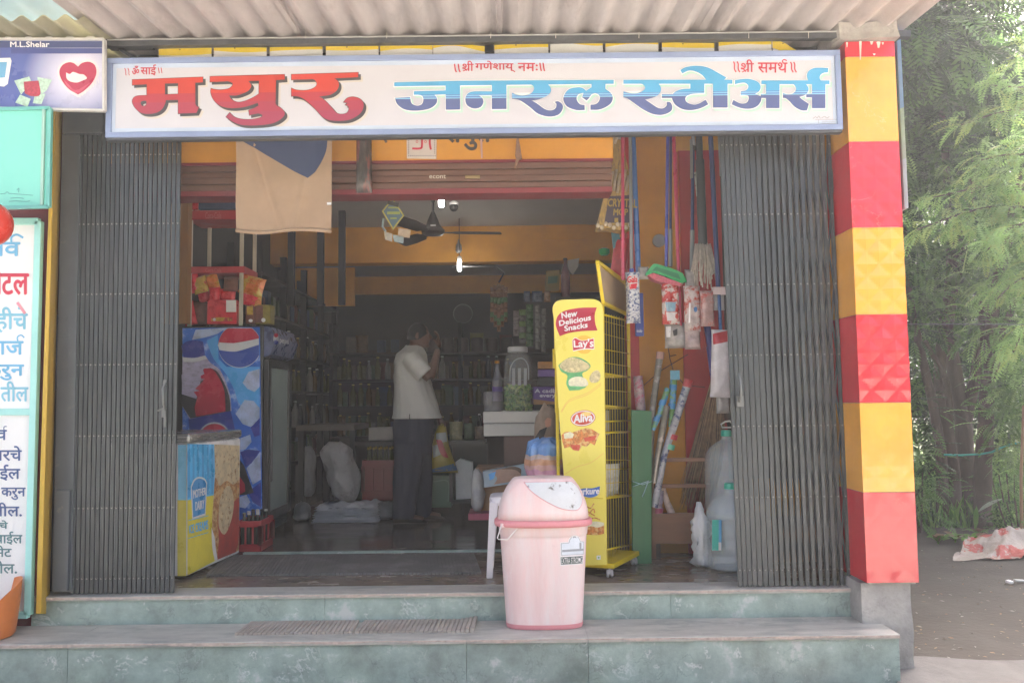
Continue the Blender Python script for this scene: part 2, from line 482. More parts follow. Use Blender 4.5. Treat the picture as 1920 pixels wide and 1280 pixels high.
# steps: granite slabs with open joints
def step(name, y0, y1, z0, z1, xs, over, x_l, x_r):
    st = MB().use(CONC).box((x_l + .02, y0 + .025, z0 - .1), (x_r - .02, y1, z1 - .03)).build(name, shop)
    for i in range(len(xs) - 1):
        a, b = xs[i] + .0009, xs[i+1] - .0009
        MB().use(GRANITE).box((a, y0, z0), (b, y0 + .024, z1 - .0225)).build('riser_slab', st, bevel=.002)
    for i in range(len(xs) - 1):
        a, b = xs[i] + .0009, xs[i+1] - .0009
        tr_ = MB().use(TREAD); n_ = max(8, int((b - a)/.012)); fr_ = []
        for k in range(n_ + 1):
            x = a + (b - a)*k/n_; c_ = noise.noise((x*7, z1*9, 1)); j_ = .0025*noise.noise((x*40, z1, 4)) + (.016*max(0, c_ - .32)) + (.010*max(0, noise.noise((x*23, z1*5, 8)) - .3)); fr_.append((x, y0 - over + j_, .4*j_))
        tr_.add([(x, y, z1 - .022) for x, y, d in fr_] + [(x, y - .001, z1 - .004 - d) for x, y, d in fr_] + [(x, y + .004, z1 - d*.3) for x, y, d in fr_] + [(x, y1 - .002, z1) for x, y, d in fr_] + [(x, y1 - .002, z1 - .022) for x, y, d in fr_],
                [(r_*(n_+1) + k, r_*(n_+1) + k + 1, (r_+1)*(n_+1) + k + 1, (r_+1)*(n_+1) + k) for r_ in range(4) for k in range(n_)])
        tr_.use(EDGE); ev, ef = [], []
        for k, (x, y, d) in enumerate(fr_):
            h_ = .004 + .012*max(0, .5 + noise.noise((x*5, z1*3, 2))) + .004*noise.noise((x*60, 3, z1)); ev += [(x, y - .0022, z1 - .003 - d), (x, y - .0016, z1 - .004 - d - max(.002, h_))]
            if k: ef.append((2*k - 2, 2*k, 2*k + 1, 2*k - 1))
        tr_.add(ev, ef); tr_.build('tread_slab', st)
    return st
step('step', .055, .24, -.17, 0.0, [-2.67, -1.05, .86, 1.93], .012, -2.67, 1.93)
step('step', -.29, .053, -.41, -.155, [-2.95, -2.28, -.25, .37, 1.955], .012, -2.95, 1.955)
MB().use(TILEFLOOR).box((XL, 1.31, -.3), (XR, YB, -.001)).build('floor', shop)
FRONTFL = mat('worn_brown_stone', (.22, .175, .135), .22, var=.3, sc=3.5, col2=(.15, .13, .11), thr=(.5, .68), dsc=2.4, rvar=.1, stretch=(1, 2.5, 1))
MB().use(FRONTFL).box((XL, .241, -.3), (XR, 1.309, -.0012)).build('floor', shop, label='worn brown stone floor strip at the opening')
MB().use(GRANITE).box((-1.9, 1.27, -.02), (.3, 1.31, .012)).build('threshold', shop, bevel=.004)
# walls, ceiling, beams
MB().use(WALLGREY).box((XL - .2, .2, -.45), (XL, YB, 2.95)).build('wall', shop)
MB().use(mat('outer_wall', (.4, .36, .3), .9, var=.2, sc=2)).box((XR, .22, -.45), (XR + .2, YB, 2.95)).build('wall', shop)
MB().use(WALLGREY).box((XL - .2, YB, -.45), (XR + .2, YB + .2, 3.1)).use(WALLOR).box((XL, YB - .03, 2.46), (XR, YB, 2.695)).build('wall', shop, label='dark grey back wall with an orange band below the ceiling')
MB().use(CEIL).box((XL - .2, .3, 2.952), (XR + .2, 4.3, 3.08)).build('ceiling', shop)
MB().use(CEIL).box((XL, 4.5, 2.70), (XR, YB, 3.0)).build('ceiling', shop)
MB().use(WALLOR).box((XL, 4.3, 2.56), (XR, 4.5, 3.05)).build('beam', shop)
MB().use(WALLOR).box(px(1017, 405, 4.28), px(1102, 450, 4.30)).build('wall_box', shop)
# the lintel with its painted band, red line and roller shutter housing
yl = .34
xle = px(1150, 300, .34).x
zt = px(900, 40, yl).z; zb = px(900, 300, yl).z; zs = px(900, 305, yl).z; ze = px(900, 352, yl).z; zf = px(900, 362, yl).z
MB().use(WALLOR).box((XL, yl, zb), (xle, yl + .18, zt)).build('lintel', shop)
MB().use(MAROON).box((XL, yl - .01, zs), (xle - .004, yl + .17, zb - .001)).build('lintel_trim', shop)
sh = MB().use(SHUT)
for k in range(4):
    za = zs + (ze - zs)*k/4; zc = zs + (ze - zs)*(k+1)/4
    sh.box((XL + .05, yl + .012*(k % 2), zc + .002), (xle - .01, yl + .16, za - .001))
shutter = sh.build('shutter_housing', shop, bevel=.004)
MB().use(MAROON).box((XL + .05, yl + .004, zf), (xle - .01, yl + .17, ze - .001)).build('shutter_bar', shop)
pl = YP(yl); t = MB().use(mat('cream_letter', (.75, .7, .6), .5))
text(t, 'econt', (805, 328, 836, 335), pl, .004); t.build('shutter_lettering', shutter)
MB().use(mat('brass_plate', (.4, .3, .15), .4, .6)).box(px(872, 329, yl - .014), px(900, 336, yl + .01)).build('shutter_plate', shutter)
# orange wall strip above the fridge, dimness put into its brown tone
MB().use(mat('dim_wall_strip', (.24, .115, .03), .6, var=.2, sc=3)).box((XL, 1.60, 1.66), (px(351, 500, 1.6).x, 1.68, 2.95)).build('pilaster', shop)
# right jamb: orange wall with red pilasters behind the mops
yj = 1.15
xa, xb, xc, xd = [px(q, 600, yj).x for q in (1178, 1197, 1279, 1400)]
j = MB().use(WALLOR).box((xb, yj, 0), (XR, yj + .2, 2.95)); jamb = j.build('jamb', shop)
MB().use(WALLRED).box((xa, yj - .02, 0), (xb - .002, yj + .18, 2.95)).build('pilaster', jamb)
xe = px(1356, 600, yj).x
MB().use(WALLRED).box((xc, yj - .03, 0), (xe, yj - .002, px(1280, 285, yj).z)).build('pilaster', jamb)
MB().use(mat('jamb_shade', (.03, .028, .028), .7, var=.2)).box((xe + .002, yj - .025, .5), (XR, yj - .002, 2.94)).build('shade_panel', jamb)  # dark backing set over the jamb so the gate gaps look shaded
MB().use(mat('orange_panel', (.5, .19, .02), .6)).box((px(1250, 200, yj).x, yj - .015, px(1250, 286, yj).z), (px(1300, 200, yj).x, yj - .003, 2.7)).build('wall_panel', jamb)
sw = MB().use(mat('switch_grey', (.2, .21, .23), .4))
c = px(1235, 452, yj - .02); sw.lathe(c, [(.001, -.012), (.042, -.012), (.046, .02)], 20, rot=Matrix.Rotation(R(90), 3, 'X')).lathe(c, [(.02, -.018), (.02, -.012)], 14, rot=Matrix.Rotation(R(90), 3, 'X'))
sw.build('switch_box', jamb)
# front pillar: bare concrete core, tile courses with raised diamonds
xp0, xp1, yp0, yp1 = 1.872, 2.148, -.125, .22
core = MB().use(CONC)
def rough_box(x0, x1, y0, y1, z0, z1, amp, nz_=8):
    rings = []
    for j_ in range(nz_ + 1):
        z = z0 + (z1 - z0)*j_/nz_; ring = []
        for (ax, ay, bx, by) in ((x0, y0, x1, y0), (x1, y0, x1, y1), (x1, y1, x0, y1), (x0, y1, x0, y0)):
            for k in range(5):
                x = ax + (bx-ax)*k/5; y = ay + (by-ay)*k/5
                d = amp*noise.noise((x*9, y*9, z*7)); cx, cy = (x0+x1)/2, (y0+y1)/2
                ring.append(Vector((x + (x-cx)/.2*d, y + (y-cy)/.2*d, z)))
        rings.append(ring)
    core.loft(rings)
rough_box(xp0 - .02, xp1 - .03, yp0 + .03, yp1, -.46, .055, .012)
rough_box(xp0 + .012, xp1 - .012, yp0 + .012, yp1 - .01, .055, px(1620, 78, yp0).z - .002, 0)
rough_box(xp0 - .05, xp1 + .0, yp0 - .04, yp1, px(1620, 77, yp0).z, px(1620, 46, yp0).z, .035)
pil = core.build('pillar', shop, smooth_='auto')
cy = [78, 107, 266, 427, 590, 755, 923, 1093]
def tri_(a): a = a % 1.0; return min(a, 1 - a) * 2
def course(zlo, zhi, m, relief, k):
    b = MB().use(m)
    nu, nv = 24, max(4, int((zhi - zlo)/.0125))
    def fn(u, v):
        x = xp0 + (xp1 - xp0)*u; z = zlo + (zhi - zlo)*v
        a = u*2; c_ = (z - zlo)/.138 * 1.0
        h = min(tri_((a + c_)/1), tri_((a - c_)/1)) * relief
        return Vector((x, yp0 - h, z))
    b.grid(fn, nu, nv)
    b.box((xp0, yp0 + .0003, zlo), (xp0 + .012, yp1, zhi)).box((xp1 - .012, yp0 + .0003, zlo), (xp1, yp1, zhi))
    b.build('tile_course', pil)
for k in range(7):
    zh = px(1640, cy[k], yp0).z; zl = px(1640, cy[k+1], yp0).z + .0025
    course(zl, zh, RED if k % 2 == 0 else ORANGE, [0, .001, .003, .005, .006, .0008, .0012][k], k)
# plaster runs and lime marks on the top course
sp = MB().use(mat('lime_plaster', (.66, .6, .55), .9, var=.2)); P0 = YP(yp0 - .004)
for x, y0, y1, w in ((1613, 78, 112, 2.2), (1588, 80, 89, 1.5), (1634, 78, 84, 3), (1647, 79, 90, 3.5), (1655, 80, 84, 2), (1639, 101, 104, 2.5)):
    sp.poly(smooth([(x-w, y0, 1), (x+w, y0, 1), (x+w*.8, (y0+y1)/2, 1), (x+w*.4, y1, 1), (x-w*.4, y1, 1), (x-w*.7, (y0+y1)/2, 1)]), pl=P0, off=.001)
sp.build('plaster_splash', pil)
# corrugated cement roof, projecting over the steps
YR = -.12; zr = px(900, 66, YR).z
rfL, rfR = px(200, 72, YR).x - .05, px(1700, 60, YR).x
def corr(u, pitch, amp): return amp*math.sin(2*math.pi*u/pitch)
for s0 in range(0, 28, 7):            # sheets, each lapping the next
    pass
pitch = .152
def sheet(b, x0, x1, y0, y1, z, slope, pitch, amp, t, n=8, ny=10):
    nx = int((x1 - x0)/pitch*n); top = []; bot = []
    def pt(i, j_, dz_):
        x = x0 + (x1 - x0)*i/nx; y = y0 + (y1 - y0)*j_/ny
        return Vector((x, y, z + (y - YR)*slope + amp + amp*math.sin(2*math.pi*(x - x0)/pitch) + dz_ + .004*noise.noise((x*2, y*2, 5))))
    for dz_ in (0, t):
        b.add([pt(i, j_, dz_) for j_ in range(ny + 1) for i in range(nx + 1)], [(j_*(nx+1)+i, j_*(nx+1)+i+1, (j_+1)*(nx+1)+i+1, (j_+1)*(nx+1)+i) for j_ in range(ny) for i in range(nx)])
    for j_ in (0, ny): b.add([pt(i, j_, d) for d in (0, t) for i in range(nx + 1)], [(i, i+1, nx+2+i, nx+1+i) for i in range(nx)])
w_ = (rfR - rfL)/4
for k in range(4):
    b = MB().use(ASB); sheet(b, rfL + k*w_ - (.03 if k else 0), rfL + (k+1)*w_, YR - 1.35, YR + 1.2, zr + .006*(k % 2), .064, pitch, .024, .006)
    b.build('roof_sheet', shop, smooth_='auto')
MB().use(STEEL).box((rfL - .0, YR - .01, zr - .042), (rfR + .02, YR + .035, zr - .003)).build('purlin', shop, bevel=.003)
MB().use(mat('pale_edge', (.4, .4, .38), .5)).box((rfL + .06, YR - .016, zr - .012), (px(1575, 62, YR).x, YR - .0105, zr - .006)).build('purlin_edge', shop)
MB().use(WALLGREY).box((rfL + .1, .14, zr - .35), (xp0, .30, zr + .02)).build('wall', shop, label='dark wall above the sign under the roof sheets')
MB().use(STEEL).beam(px(255, 112, -.02), px(225, 92, -.02), .02, .02).box(px(205, 80, -.03), px(290, 95, 0)).build('sign_bracket', shop)

# ------------------------------------------------------------------ the neighbouring shop on the left
nb = thing('neighbour_shop', 'shop at the left edge with a yellow pillar and translucent corrugated eaves', 'shop', (-3.6, .6, -.42))
q = [px(97, 205, -.06), px(116, 205, .02), px(92, 1115, .02), px(68, 1115, -.06)]
f_ = MB().use(YELP)
tp = [px(97, 200, -.06), px(104, 200, -.06), px(117, 200, .14), px(97, 200, .14)]
bt = [px(67, 1150, -.06), px(77, 1150, -.06), px(93, 1150, .14), px(70, 1150, .14)]
f_.loft([bt, tp]); f_.build('pillar', nb, bevel=.004)
MB().use(MAROON).box((-6, .16, -.45), (px(100, 600, .16).x, .3, 3.05)).build('wall', nb)
EAVE = mat('translucent_sheet', (.5, .48, .33), .5, var=.15, sc=5, transl=.35, stretch=(1, .4, 1))
b = MB().use(EAVE); sheet(b, -6.0, px(205, 70, YR).x, YR - .28, YR + 1.0, px(100, 70, YR).z - .03, .05, .114, .017, .003, 8, 6); b.build('eave_sheet', nb, smooth_='auto')
PALES = mat('pale_blue_sheet', (.42, .56, .62), .4, var=.08, sc=4, transl=.2)
b = MB().use(PALES); sheet(b, -6.0, px(150, 10, -.2).x + .1, YR - 1.2, YR + .9, px(60, 5, -.2).z + .12, .02, .19, .012, .003, 8, 6); b.build('awning_sheet', nb, smooth_='auto')
MB().use(mat('white_rail', (.7, .7, .66), .5)).box((-6, YR - .02, px(100, 75, YR).z), (px(196, 72, YR).x, YR + .02, px(100, 71, YR).z)).build('eave_rail', nb)
MB().use(CONC).box((-6, .0, -.46), (-2.98, .18, -.2)).build('plinth', nb, bevel=.01)

# ------------------------------------------------------------------ the name board over the opening
YS = -.16
PS = YP(YS)
sx0, sx1 = px(201, 180, YS).x, px(1577, 180, YS).x
sz1, sz0 = px(890, 99, YS).z - .012, px(890, 249, YS).z - .008
sb = thing('name_board', 'long white name board with red and blue Devanagari lettering in a blue frame', 'sign', (0, YS, sz0))
SW = mat('sign_white', (.575, .585, .645), .35, var=.04, sc=2, rvar=.05, col2=(.53, .535, .58), thr=(.6, .8), dsc=3)
MB().use(SW).box((sx0 + .02, YS, sz0 + .02), (sx1 - .02, YS + .03, sz1 - .02)).build('panel', sb)
FB = mat('frame_blue', (.24, .31, .50), .4, var=.1, sc=3); FL = mat('band_pale_blue', (.50, .60, .74), .4, var=.08, sc=3)
fr = MB().use(FB); w = .03
fr.box((sx0, YS - .014, sz1 - w), (sx1, YS + .04, sz1)).box((sx0, YS - .014, sz0), (sx1, YS + .04, sz0 + w))
fr.box((sx0, YS - .0138, sz0 + w), (sx0 + w, YS + .04, sz1 - w)).box((sx1 - w, YS - .0138, sz0 + w), (sx1, YS + .04, sz1 - w))
fr.build('frame', sb, bevel=.003)
MB().use(STEEL).box((sx0 + .005, YS - .008, sz0 - .016), (sx1 - .005, YS + .035, sz0 - .001)).build('bottom_rail', sb)
b2 = MB().use(FL); v = .024
b2.box((sx0 + w, YS - .002, sz1 - w - v), (sx1 - w, YS + .004, sz1 - w)).box((sx0 + w, YS - .002, sz0 + w), (sx1 - w, YS + .004, sz0 + w + v))
b2.box((sx0 + w, YS - .0018, sz0 + w + v), (sx0 + w + .018, YS + .004, sz1 - w - v)).box((sx1 - w - .018, YS - .0018, sz0 + w + v), (sx1 - w, YS + .004, sz1 - w - v))
b2.build('border_band', sb)
zy = lambda y, x=900: px(x, y, YS).z - sz0
REDL = ramp_z('sign_red', [(zy(240), (.36, .05, .10)), (zy(205), (.39, .045, .08)), (zy(186), (.44, .04, .055)), (zy(170), (.56, .05, .032)), (zy(130), (.56, .05, .032))])
GREYL = mat('sign_grey_edge', (.065, .065, .07), .4, var=.08); SHAD = mat('sign_beige_edge', (.60, .565, .52), .4, var=.05)
BLUEL = ramp_z('sign_blue', [(zy(240), (.095, .13, .31)), (zy(185.5), (.26, .55, .78)), (zy(183.6), (.10, .22, .52)), (zy(181.4), (.26, .55, .78)), (zy(179.6), (.10, .22, .52)), (zy(178), (.09, .38, .66)), (zy(140), (.075, .34, .62)), (zy(118), (.075, .34, .62))])
MINT = mat('sign_mint_edge', (.45, .68, .60), .4, var=.05); WEDGE = mat('sign_white_edge', (.85, .88, .88), .4, var=.03)

ma = [L(230, 120, 8, [(150,243),(1208,203),(1208,282),(1095,290),(1095,602),(1112,640),(1150,655),(1110,742),(838,752),(838,545),(655,550),(640,610,1),(600,680,1),(520,735,1),(400,758,1),(285,740,1),(195,665,1),(150,580,1),(165,520,1),(220,487,1),(368,478),(368,312),(150,325)]),
      L(230, 120, 8, [(640,302),(838,296),(838,458),(640,466)]), L(230, 120, 8, [(275,580,1),(320,560,1),(362,562),(362,610,1),(330,640,1),(290,630,1)])]
ya = [L(460, 120, 8, [(-525,195),(590,165),(595,240),(465,250),(455,625),(200,625),(190,590),(60,635,1),(-50,660,1),(-200,670,1),(-330,650,1),(-430,590,1),(-490,510,1),(-515,430,1),(-510,375),(-450,390,1),(-350,395,1),(-240,375,1),(-185,320,1),(-200,285,1),(-260,268),(-525,278)]),
      L(460, 120, 8, [(50,265),(95,330,1),(60,400,1),(-20,445,1),(-130,480,1),(-240,480),(-200,540,1),(-110,580,1),(0,562,1),(120,510,1),(208,455),(210,260)])]
u_ = [L(460, 120, 8, [(205,600),(455,600),(475,632),(540,670,1),(592,735,1),(575,800,1),(460,880,1),(300,918,1),(60,930,1),(-80,915,1),(-200,862,1),(-285,800),(-230,735),(-160,800,1),(-60,832,1),(100,838,1),(225,812,1),(262,775,1),(200,748),(65,775),(55,700),(130,672),(205,630)])]
ra = [L(460, 120, 8, [(695,165),(1695,135),(1695,205),(1340,225),(1395,270,1),(1405,340,1),(1370,410,1),(1290,465,1),(1200,485,1),(1110,495),(1180,540,1),(1280,640,1),(1370,740,1),(1440,760,1),(1520,745,1),(1555,690,1),(1545,640,1),(1500,620),(1545,595),(1475,580),(1530,520,1),(1620,500,1),(1720,530,1),(1775,600,1),(1760,700,1),(1690,780,1),(1560,845,1),(1400,860,1),(1250,845,1),(1150,790,1),(1050,680,1),(930,570,1),(840,510,1),(760,490,1),(695,490),(695,370),(760,395,1),(870,405,1),(980,390,1),(1060,345,1),(1075,290,1),(1030,240,1),(960,238),(695,245)])]

def word(name, glyphs, layers):
    """paint layers: (material, shift in photo px, growth in photo px, stand-off)"""
    for nm, m, shift, g, off in layers:
        b = MB().use(m)
        for i, gl in enumerate(glyphs):
            sh_ = [[p + Vector((shift, shift)) for p in (grow(o, g if k == 0 else -g) if g else o)] for k, o in enumerate(gl)]
            b.poly(sh_[0], sh_[1:], PS, off + i*.00012)
        b.build(nm, sb)
word('red_word', [ma, ya, u_, ra], [('lettering_shadow', SHAD, 7.5, .8, .0008), ('lettering_outline', GREYL, 4.0, .9, .0022), ('lettering_outline', GREYL, 0, .9, .0036), ('lettering', REDL, 0, 0, .0052)])
G3 = lambda p: [L(730, 110, 8, p)]
G4 = lambda p: [L(950, 110, 8, p)]
G5 = lambda p: [L(1150, 110, 8, p)]
G6 = lambda p: [L(1340, 110, 8, p)]
blue = [
 [smooth([(739.4,155.6),(860,152.6),(970,151.9),(1150.6,151.2),(1150.6,158.5),(970,160.2),(860,161.5),(739.4,163.1)])],
 G3([(845,345),(1062,345),(1062,772),(848,775)]),
 G3([(370,498),(850,486),(850,546),(680,552),(718,610,1),(700,690,1),(600,760,1),(400,790,1),(230,770,1),(120,690,1),(88,597),(315,585),(338,680,1),(420,715,1),(490,690,1),(513,620,1),(490,565,1),(430,552),(370,552)]),
 G3([(1537,345),(1757,345),(1757,765),(1537,768)]),
 G3([(1545,500),(1260,502,1),(1170,540,1),(1140,620,1),(1170,710,1),(1270,758,1),(1370,735,1),(1412,660,1),(1395,600,1),(1345,562),(1545,560)]),
 G4([(370,345),(660,345),(622,400),(660,450,1),(660,510,1),(600,570,1),(480,620,1),(370,635),(450,680,1),(570,765,1),(660,785,1),(730,755,1),(745,690,1),(715,660),(770,648,1),(830,690,1),(842,750,1),(800,830,1),(720,870,1),(600,875,1),(460,830,1),(340,730,1),(200,635,1),(130,615,1),(80,612),(80,520),(150,555,1),(250,565,1),(350,540,1),(405,480,1),(400,420,1),(350,395)]),
 G4([(1190,492),(1140,452,1),(1060,440,1),(930,470,1),(862,555,1),(852,640,1),(910,730,1),(1040,780,1),(1168,780),(1168,705),(1095,690,1),(1048,620,1),(1070,550,1),(1150,522),(1130,590),(1198,640),(1235,600,1),(1270,550,1),(1330,530,1),(1385,560,1),(1395,610,1),(1370,665,1),(1320,695,1),(1255,700),(1255,778),(1400,770,1),(1540,700,1),(1590,610,1),(1565,530,1),(1480,462),(1480,350),(1270,350),(1270,440)]),
 G5([(148,328),(1400,326),(1780,328),(1780,388),(148,388)]),
 G5([(360,345),(690,345),(680,395),(712,450,1),(700,520,1),(640,575,1),(540,610,1),(470,622),(560,680,1),(660,745,1),(740,755,1),(795,715,1),(795,660),(850,665,1),(880,720,1),(865,790,1),(780,840,1),(680,855,1),(560,830,1),(420,755,1),(280,655,1),(200,600),(148,590),(148,500),(230,525,1),(320,535,1),(410,510,1),(465,470,1),(470,430,1),(430,392,1),(360,388)]),
 G5([(722,543),(1080,541),(1080,598),(722,600)]),
 G5([(1150,345),(1360,345),(1360,530),(1180,540,1),(1100,570,1),(1075,610,1),(1100,665,1),(1200,700,1),(1290,680,1),(1380,625),(1420,695),(1310,750,1),(1180,780,1),(1040,770,1),(930,705,1),(880,620,1),(880,560,1),(920,510,1),(1000,475,1),(1080,462),(1150,460)]),
 G5([(1490,345),(1708,345),(1708,745),(1490,745)]),
 G5([(1000,185),(1080,140,1),(1230,118,1),(1400,140,1),(1560,220,1),(1690,295),(1640,345),(1400,345),(1330,260,1),(1230,205,1),(1130,190,1),(1030,235)]),
 G6([(298,335),(400,318,1),(520,318,1),(640,360,1),(683,430,1),(660,500,1),(600,540),(690,575),(690,640,1),(640,715,1),(560,755,1),(450,762,1),(350,740,1),(248,695),(275,628),(350,670,1),(420,685,1),(480,665,1),(505,610,1),(490,565,1),(385,560),(385,500),(450,490,1),(490,460,1),(495,410,1),(450,375,1),(390,375,1),(298,395)]),
 G6([(680,540),(780,540),(780,602),(690,600)]),
 G6([(692,338),(1715,338),(1715,395),(692,395)]),
 G6([(762,345),(965,345),(965,752),(762,752)]),
 G6([(1130,345),(1370,345),(1365,400),(1395,440,1),(1395,500,1),(1350,555,1),(1265,585),(1300,620,1),(1405,690),(1375,790),(1290,785,1),(1190,730,1),(1120,655,1),(1060,605,1),(1015,600),(1015,525),(1080,545,1),(1150,540,1),(1200,500,1),(1210,450,1),(1180,400,1),(1130,395)]),
 G6([(1365,540),(1470,540),(1470,590),(1365,592)]),
 G6([(1450,345),(1652,345),(1652,755),(1450,755)]),
 G6([(1395,350),(1375,270,1),(1400,200,1),(1480,155,1),(1580,148,1),(1695,155),(1690,220),(1630,225,1),(1580,255,1),(1565,300,1),(1585,350)]),
]
word('blue_words', blue, [('lettering_shadow', MINT, 3.6, 1.3, .0008), ('lettering_outline', WEDGE, 0, 1.5, .0034), ('lettering', BLUEL, 0, 0, .0068)])
RT = mat('sign_small_red', (.52, .045, .075), .4, var=.08)
def stroke(b, pts, r, pl, off=.002):
    """a painted line along photo positions"""
    o = smooth([(*p, 1) if 0 < i < len(pts)-1 else p for i, p in enumerate(pts)] , 4)
    k = len(o) - 4 if len(pts) > 2 else 2
    o = o[:max(2, (len(pts)-1)*4 + 1)] if len(pts) > 2 else [Vector(p) for p in pts]
    l_, r_ = [], []
    for i, p in enumerate(o):
        t = o[min(i+1, len(o)-1)] - o[max(i-1, 0)]
        n = Vector((-t.y, t.x)).normalized() * r if t.length > 1e-6 else Vector((0, r))
        l_.append(p + n); r_.append(p - n)
    for i in range(len(o)-1):
        b.add([pl.at(q.x, q.y, off + i*1e-5) for q in (l_[i], l_[i+1], r_[i+1], r_[i])], [(0, 1, 2, 3)])
    return b
t = MB().use(RT)
for x in (236, 242): stroke(t, [(x-2, 128), (x, 134), (x, 139), (x+1, 142)], .7, PS)
text(t, 'ॐ', (248, 124, 261, 140), PS, bold=.4); text(t, 'साई', (264, 122, 293, 142), PS, bold=.4)
for x in (298, 303): stroke(t, [(x-1, 126), (x, 132), (x+1, 138)], .8, PS)
t.build('small_lettering', sb)
t = MB().use(RT)
for x in (853, 860): stroke(t, [(x-1, 119), (x, 126), (x+1, 132), (x+3, 136)], 1.3, PS)
text(t, 'शी', (867, 115, 888, 133.5), PS, bold=.35); stroke(t, [(868, 134), (874, 131.5), (879, 129)], .9, PS, .0026)
text(t, 'गणेशाय्', (891, 115, 966, 136), PS, bold=.35)
text(t, 'नमः', (971, 119, 1008, 134), PS, bold=.35)
for x in (1013, 1019): stroke(t, [(x-1, 117), (x, 124), (x+1, 130), (x+2, 134)], 1.3, PS)
t.build('small_lettering', sb)
t = MB().use(RT)
for x in (1377, 1384): stroke(t, [(x-2, 116), (x, 121), (x, 130), (x+3, 136)], 1.2, PS)
text(t, 'शी', (1389, 112.5, 1413, 135.5), PS, bold=.35); stroke(t, [(1391, 136), (1397, 133), (1402, 130.5)], .9, PS, .0026)
text(t, 'समथ', (1421, 118, 1476, 137), PS, bold=.35); stroke(t, [(1468, 119.5), (1467, 115), (1470, 112.5), (1475, 114.5)], 1.1, PS, .0026)
for x in (1484, 1490): stroke(t, [(x-2, 117), (x, 122), (x, 130), (x+3, 136.5)], 1.2, PS)
t.build('small_lettering', sb)
t = MB().use(mat('ink_grey', (.25, .25, .27), .5))
stroke(t, [(1524, 223), (1529, 219.5), (1532, 222), (1535, 218), (1538, 223)], .45, PS); stroke(t, [(1540, 222), (1546, 219), (1550, 222), (1555, 219)], .45, PS)
for y in (228.5, 232): stroke(t, [(1540, y), (1566, y)], .35, PS, .0045)
stroke(t, [(1534, 225), (1534, 232)], .3, PS, .0045); stroke(t, [(1528, 225), (1575, 224.6)], .3, PS, .0045)
t.build('painter_signature', sb)

# ------------------------------------------------------------------ printed cards hung under the roof edge
YC = -.075
CY = mat('card_yellow', (.72, .53, .02), .5, var=.06); CWh = mat('card_white', (.72, .72, .68), .5, var=.05, col2=(.62, .64, .62), thr=(.4, .7), dsc=5)
cards = [(298,397,92.5,90,0),(401,500,88,90,0),(506,605,87,83.5,0),(611,710,87.5,85.5,0),(713,811,84,81,0),(812,909,81,85,.6),(927,1028,85,80,0),(1031,1130,76,80,.5),(1135,1234,80,75,0),(1241,1339,80,81.5,0),(1347,1446,79,75,.3),(1448,1496,76,94,.6)]
words = ['first','second','third','fourth','fifth','sixth','seventh','eighth','ninth','tenth','eleventh','last']
for i, (a, b_, y0, y1, cur) in enumerate(cards):
    m = MB(); y_ = YC - .004*(i % 2)
    def P(u, w_, d=0):
        x = a + (b_ - a)*u; y = (y0*(1-u) + y1*u)
        p = px(x, y, y_); p = p + Vector((0, -.012*cur*math.sin(u*3.1) - .015*cur*w_ - d, -.23*w_ + .012*cur*math.sin(u*5))); return p
    m.use(CWh).grid(lambda u, w_: P(u, w_), 8, 8)
    hw = [.16, .1, .13, .1, .17, .14, .12, .06, .12, .12, .11, .2][i]
    tw = [.02, .03, -.01, .02, -.05, -.05, -.02, .04, -.05, .01, -.01, .06][i]
    m.use(CY).grid(lambda u, w_: P(u, (hw + tw*math.sin(u*3.2))*w_, .0015), 10, 1)
    m.use(BLACK).ball(P(.4, .03, .002), .004, 6, 4)
    o = m.build('hanging_card')
    tag(o, f'yellow and white printed card above the name board, {words[i]} from the left' if i < 11 else 'slanting yellow card end above the name board, last on the right', 'card', 'printed cards hung above the name board')
tw_ = MB().use(mat('pale_string', (.55, .52, .46), .8))
for x in (265, 420, 573, 725, 920, 1042, 1198, 1404, 1516): tw_.tube([px(x, 60, -.14), px(x, 72, -.14)], .0018, 5)
tw_.build('tie_wires', shop)

RIV = mat('gate_rivet', (.22, .22, .215), .4, .3)
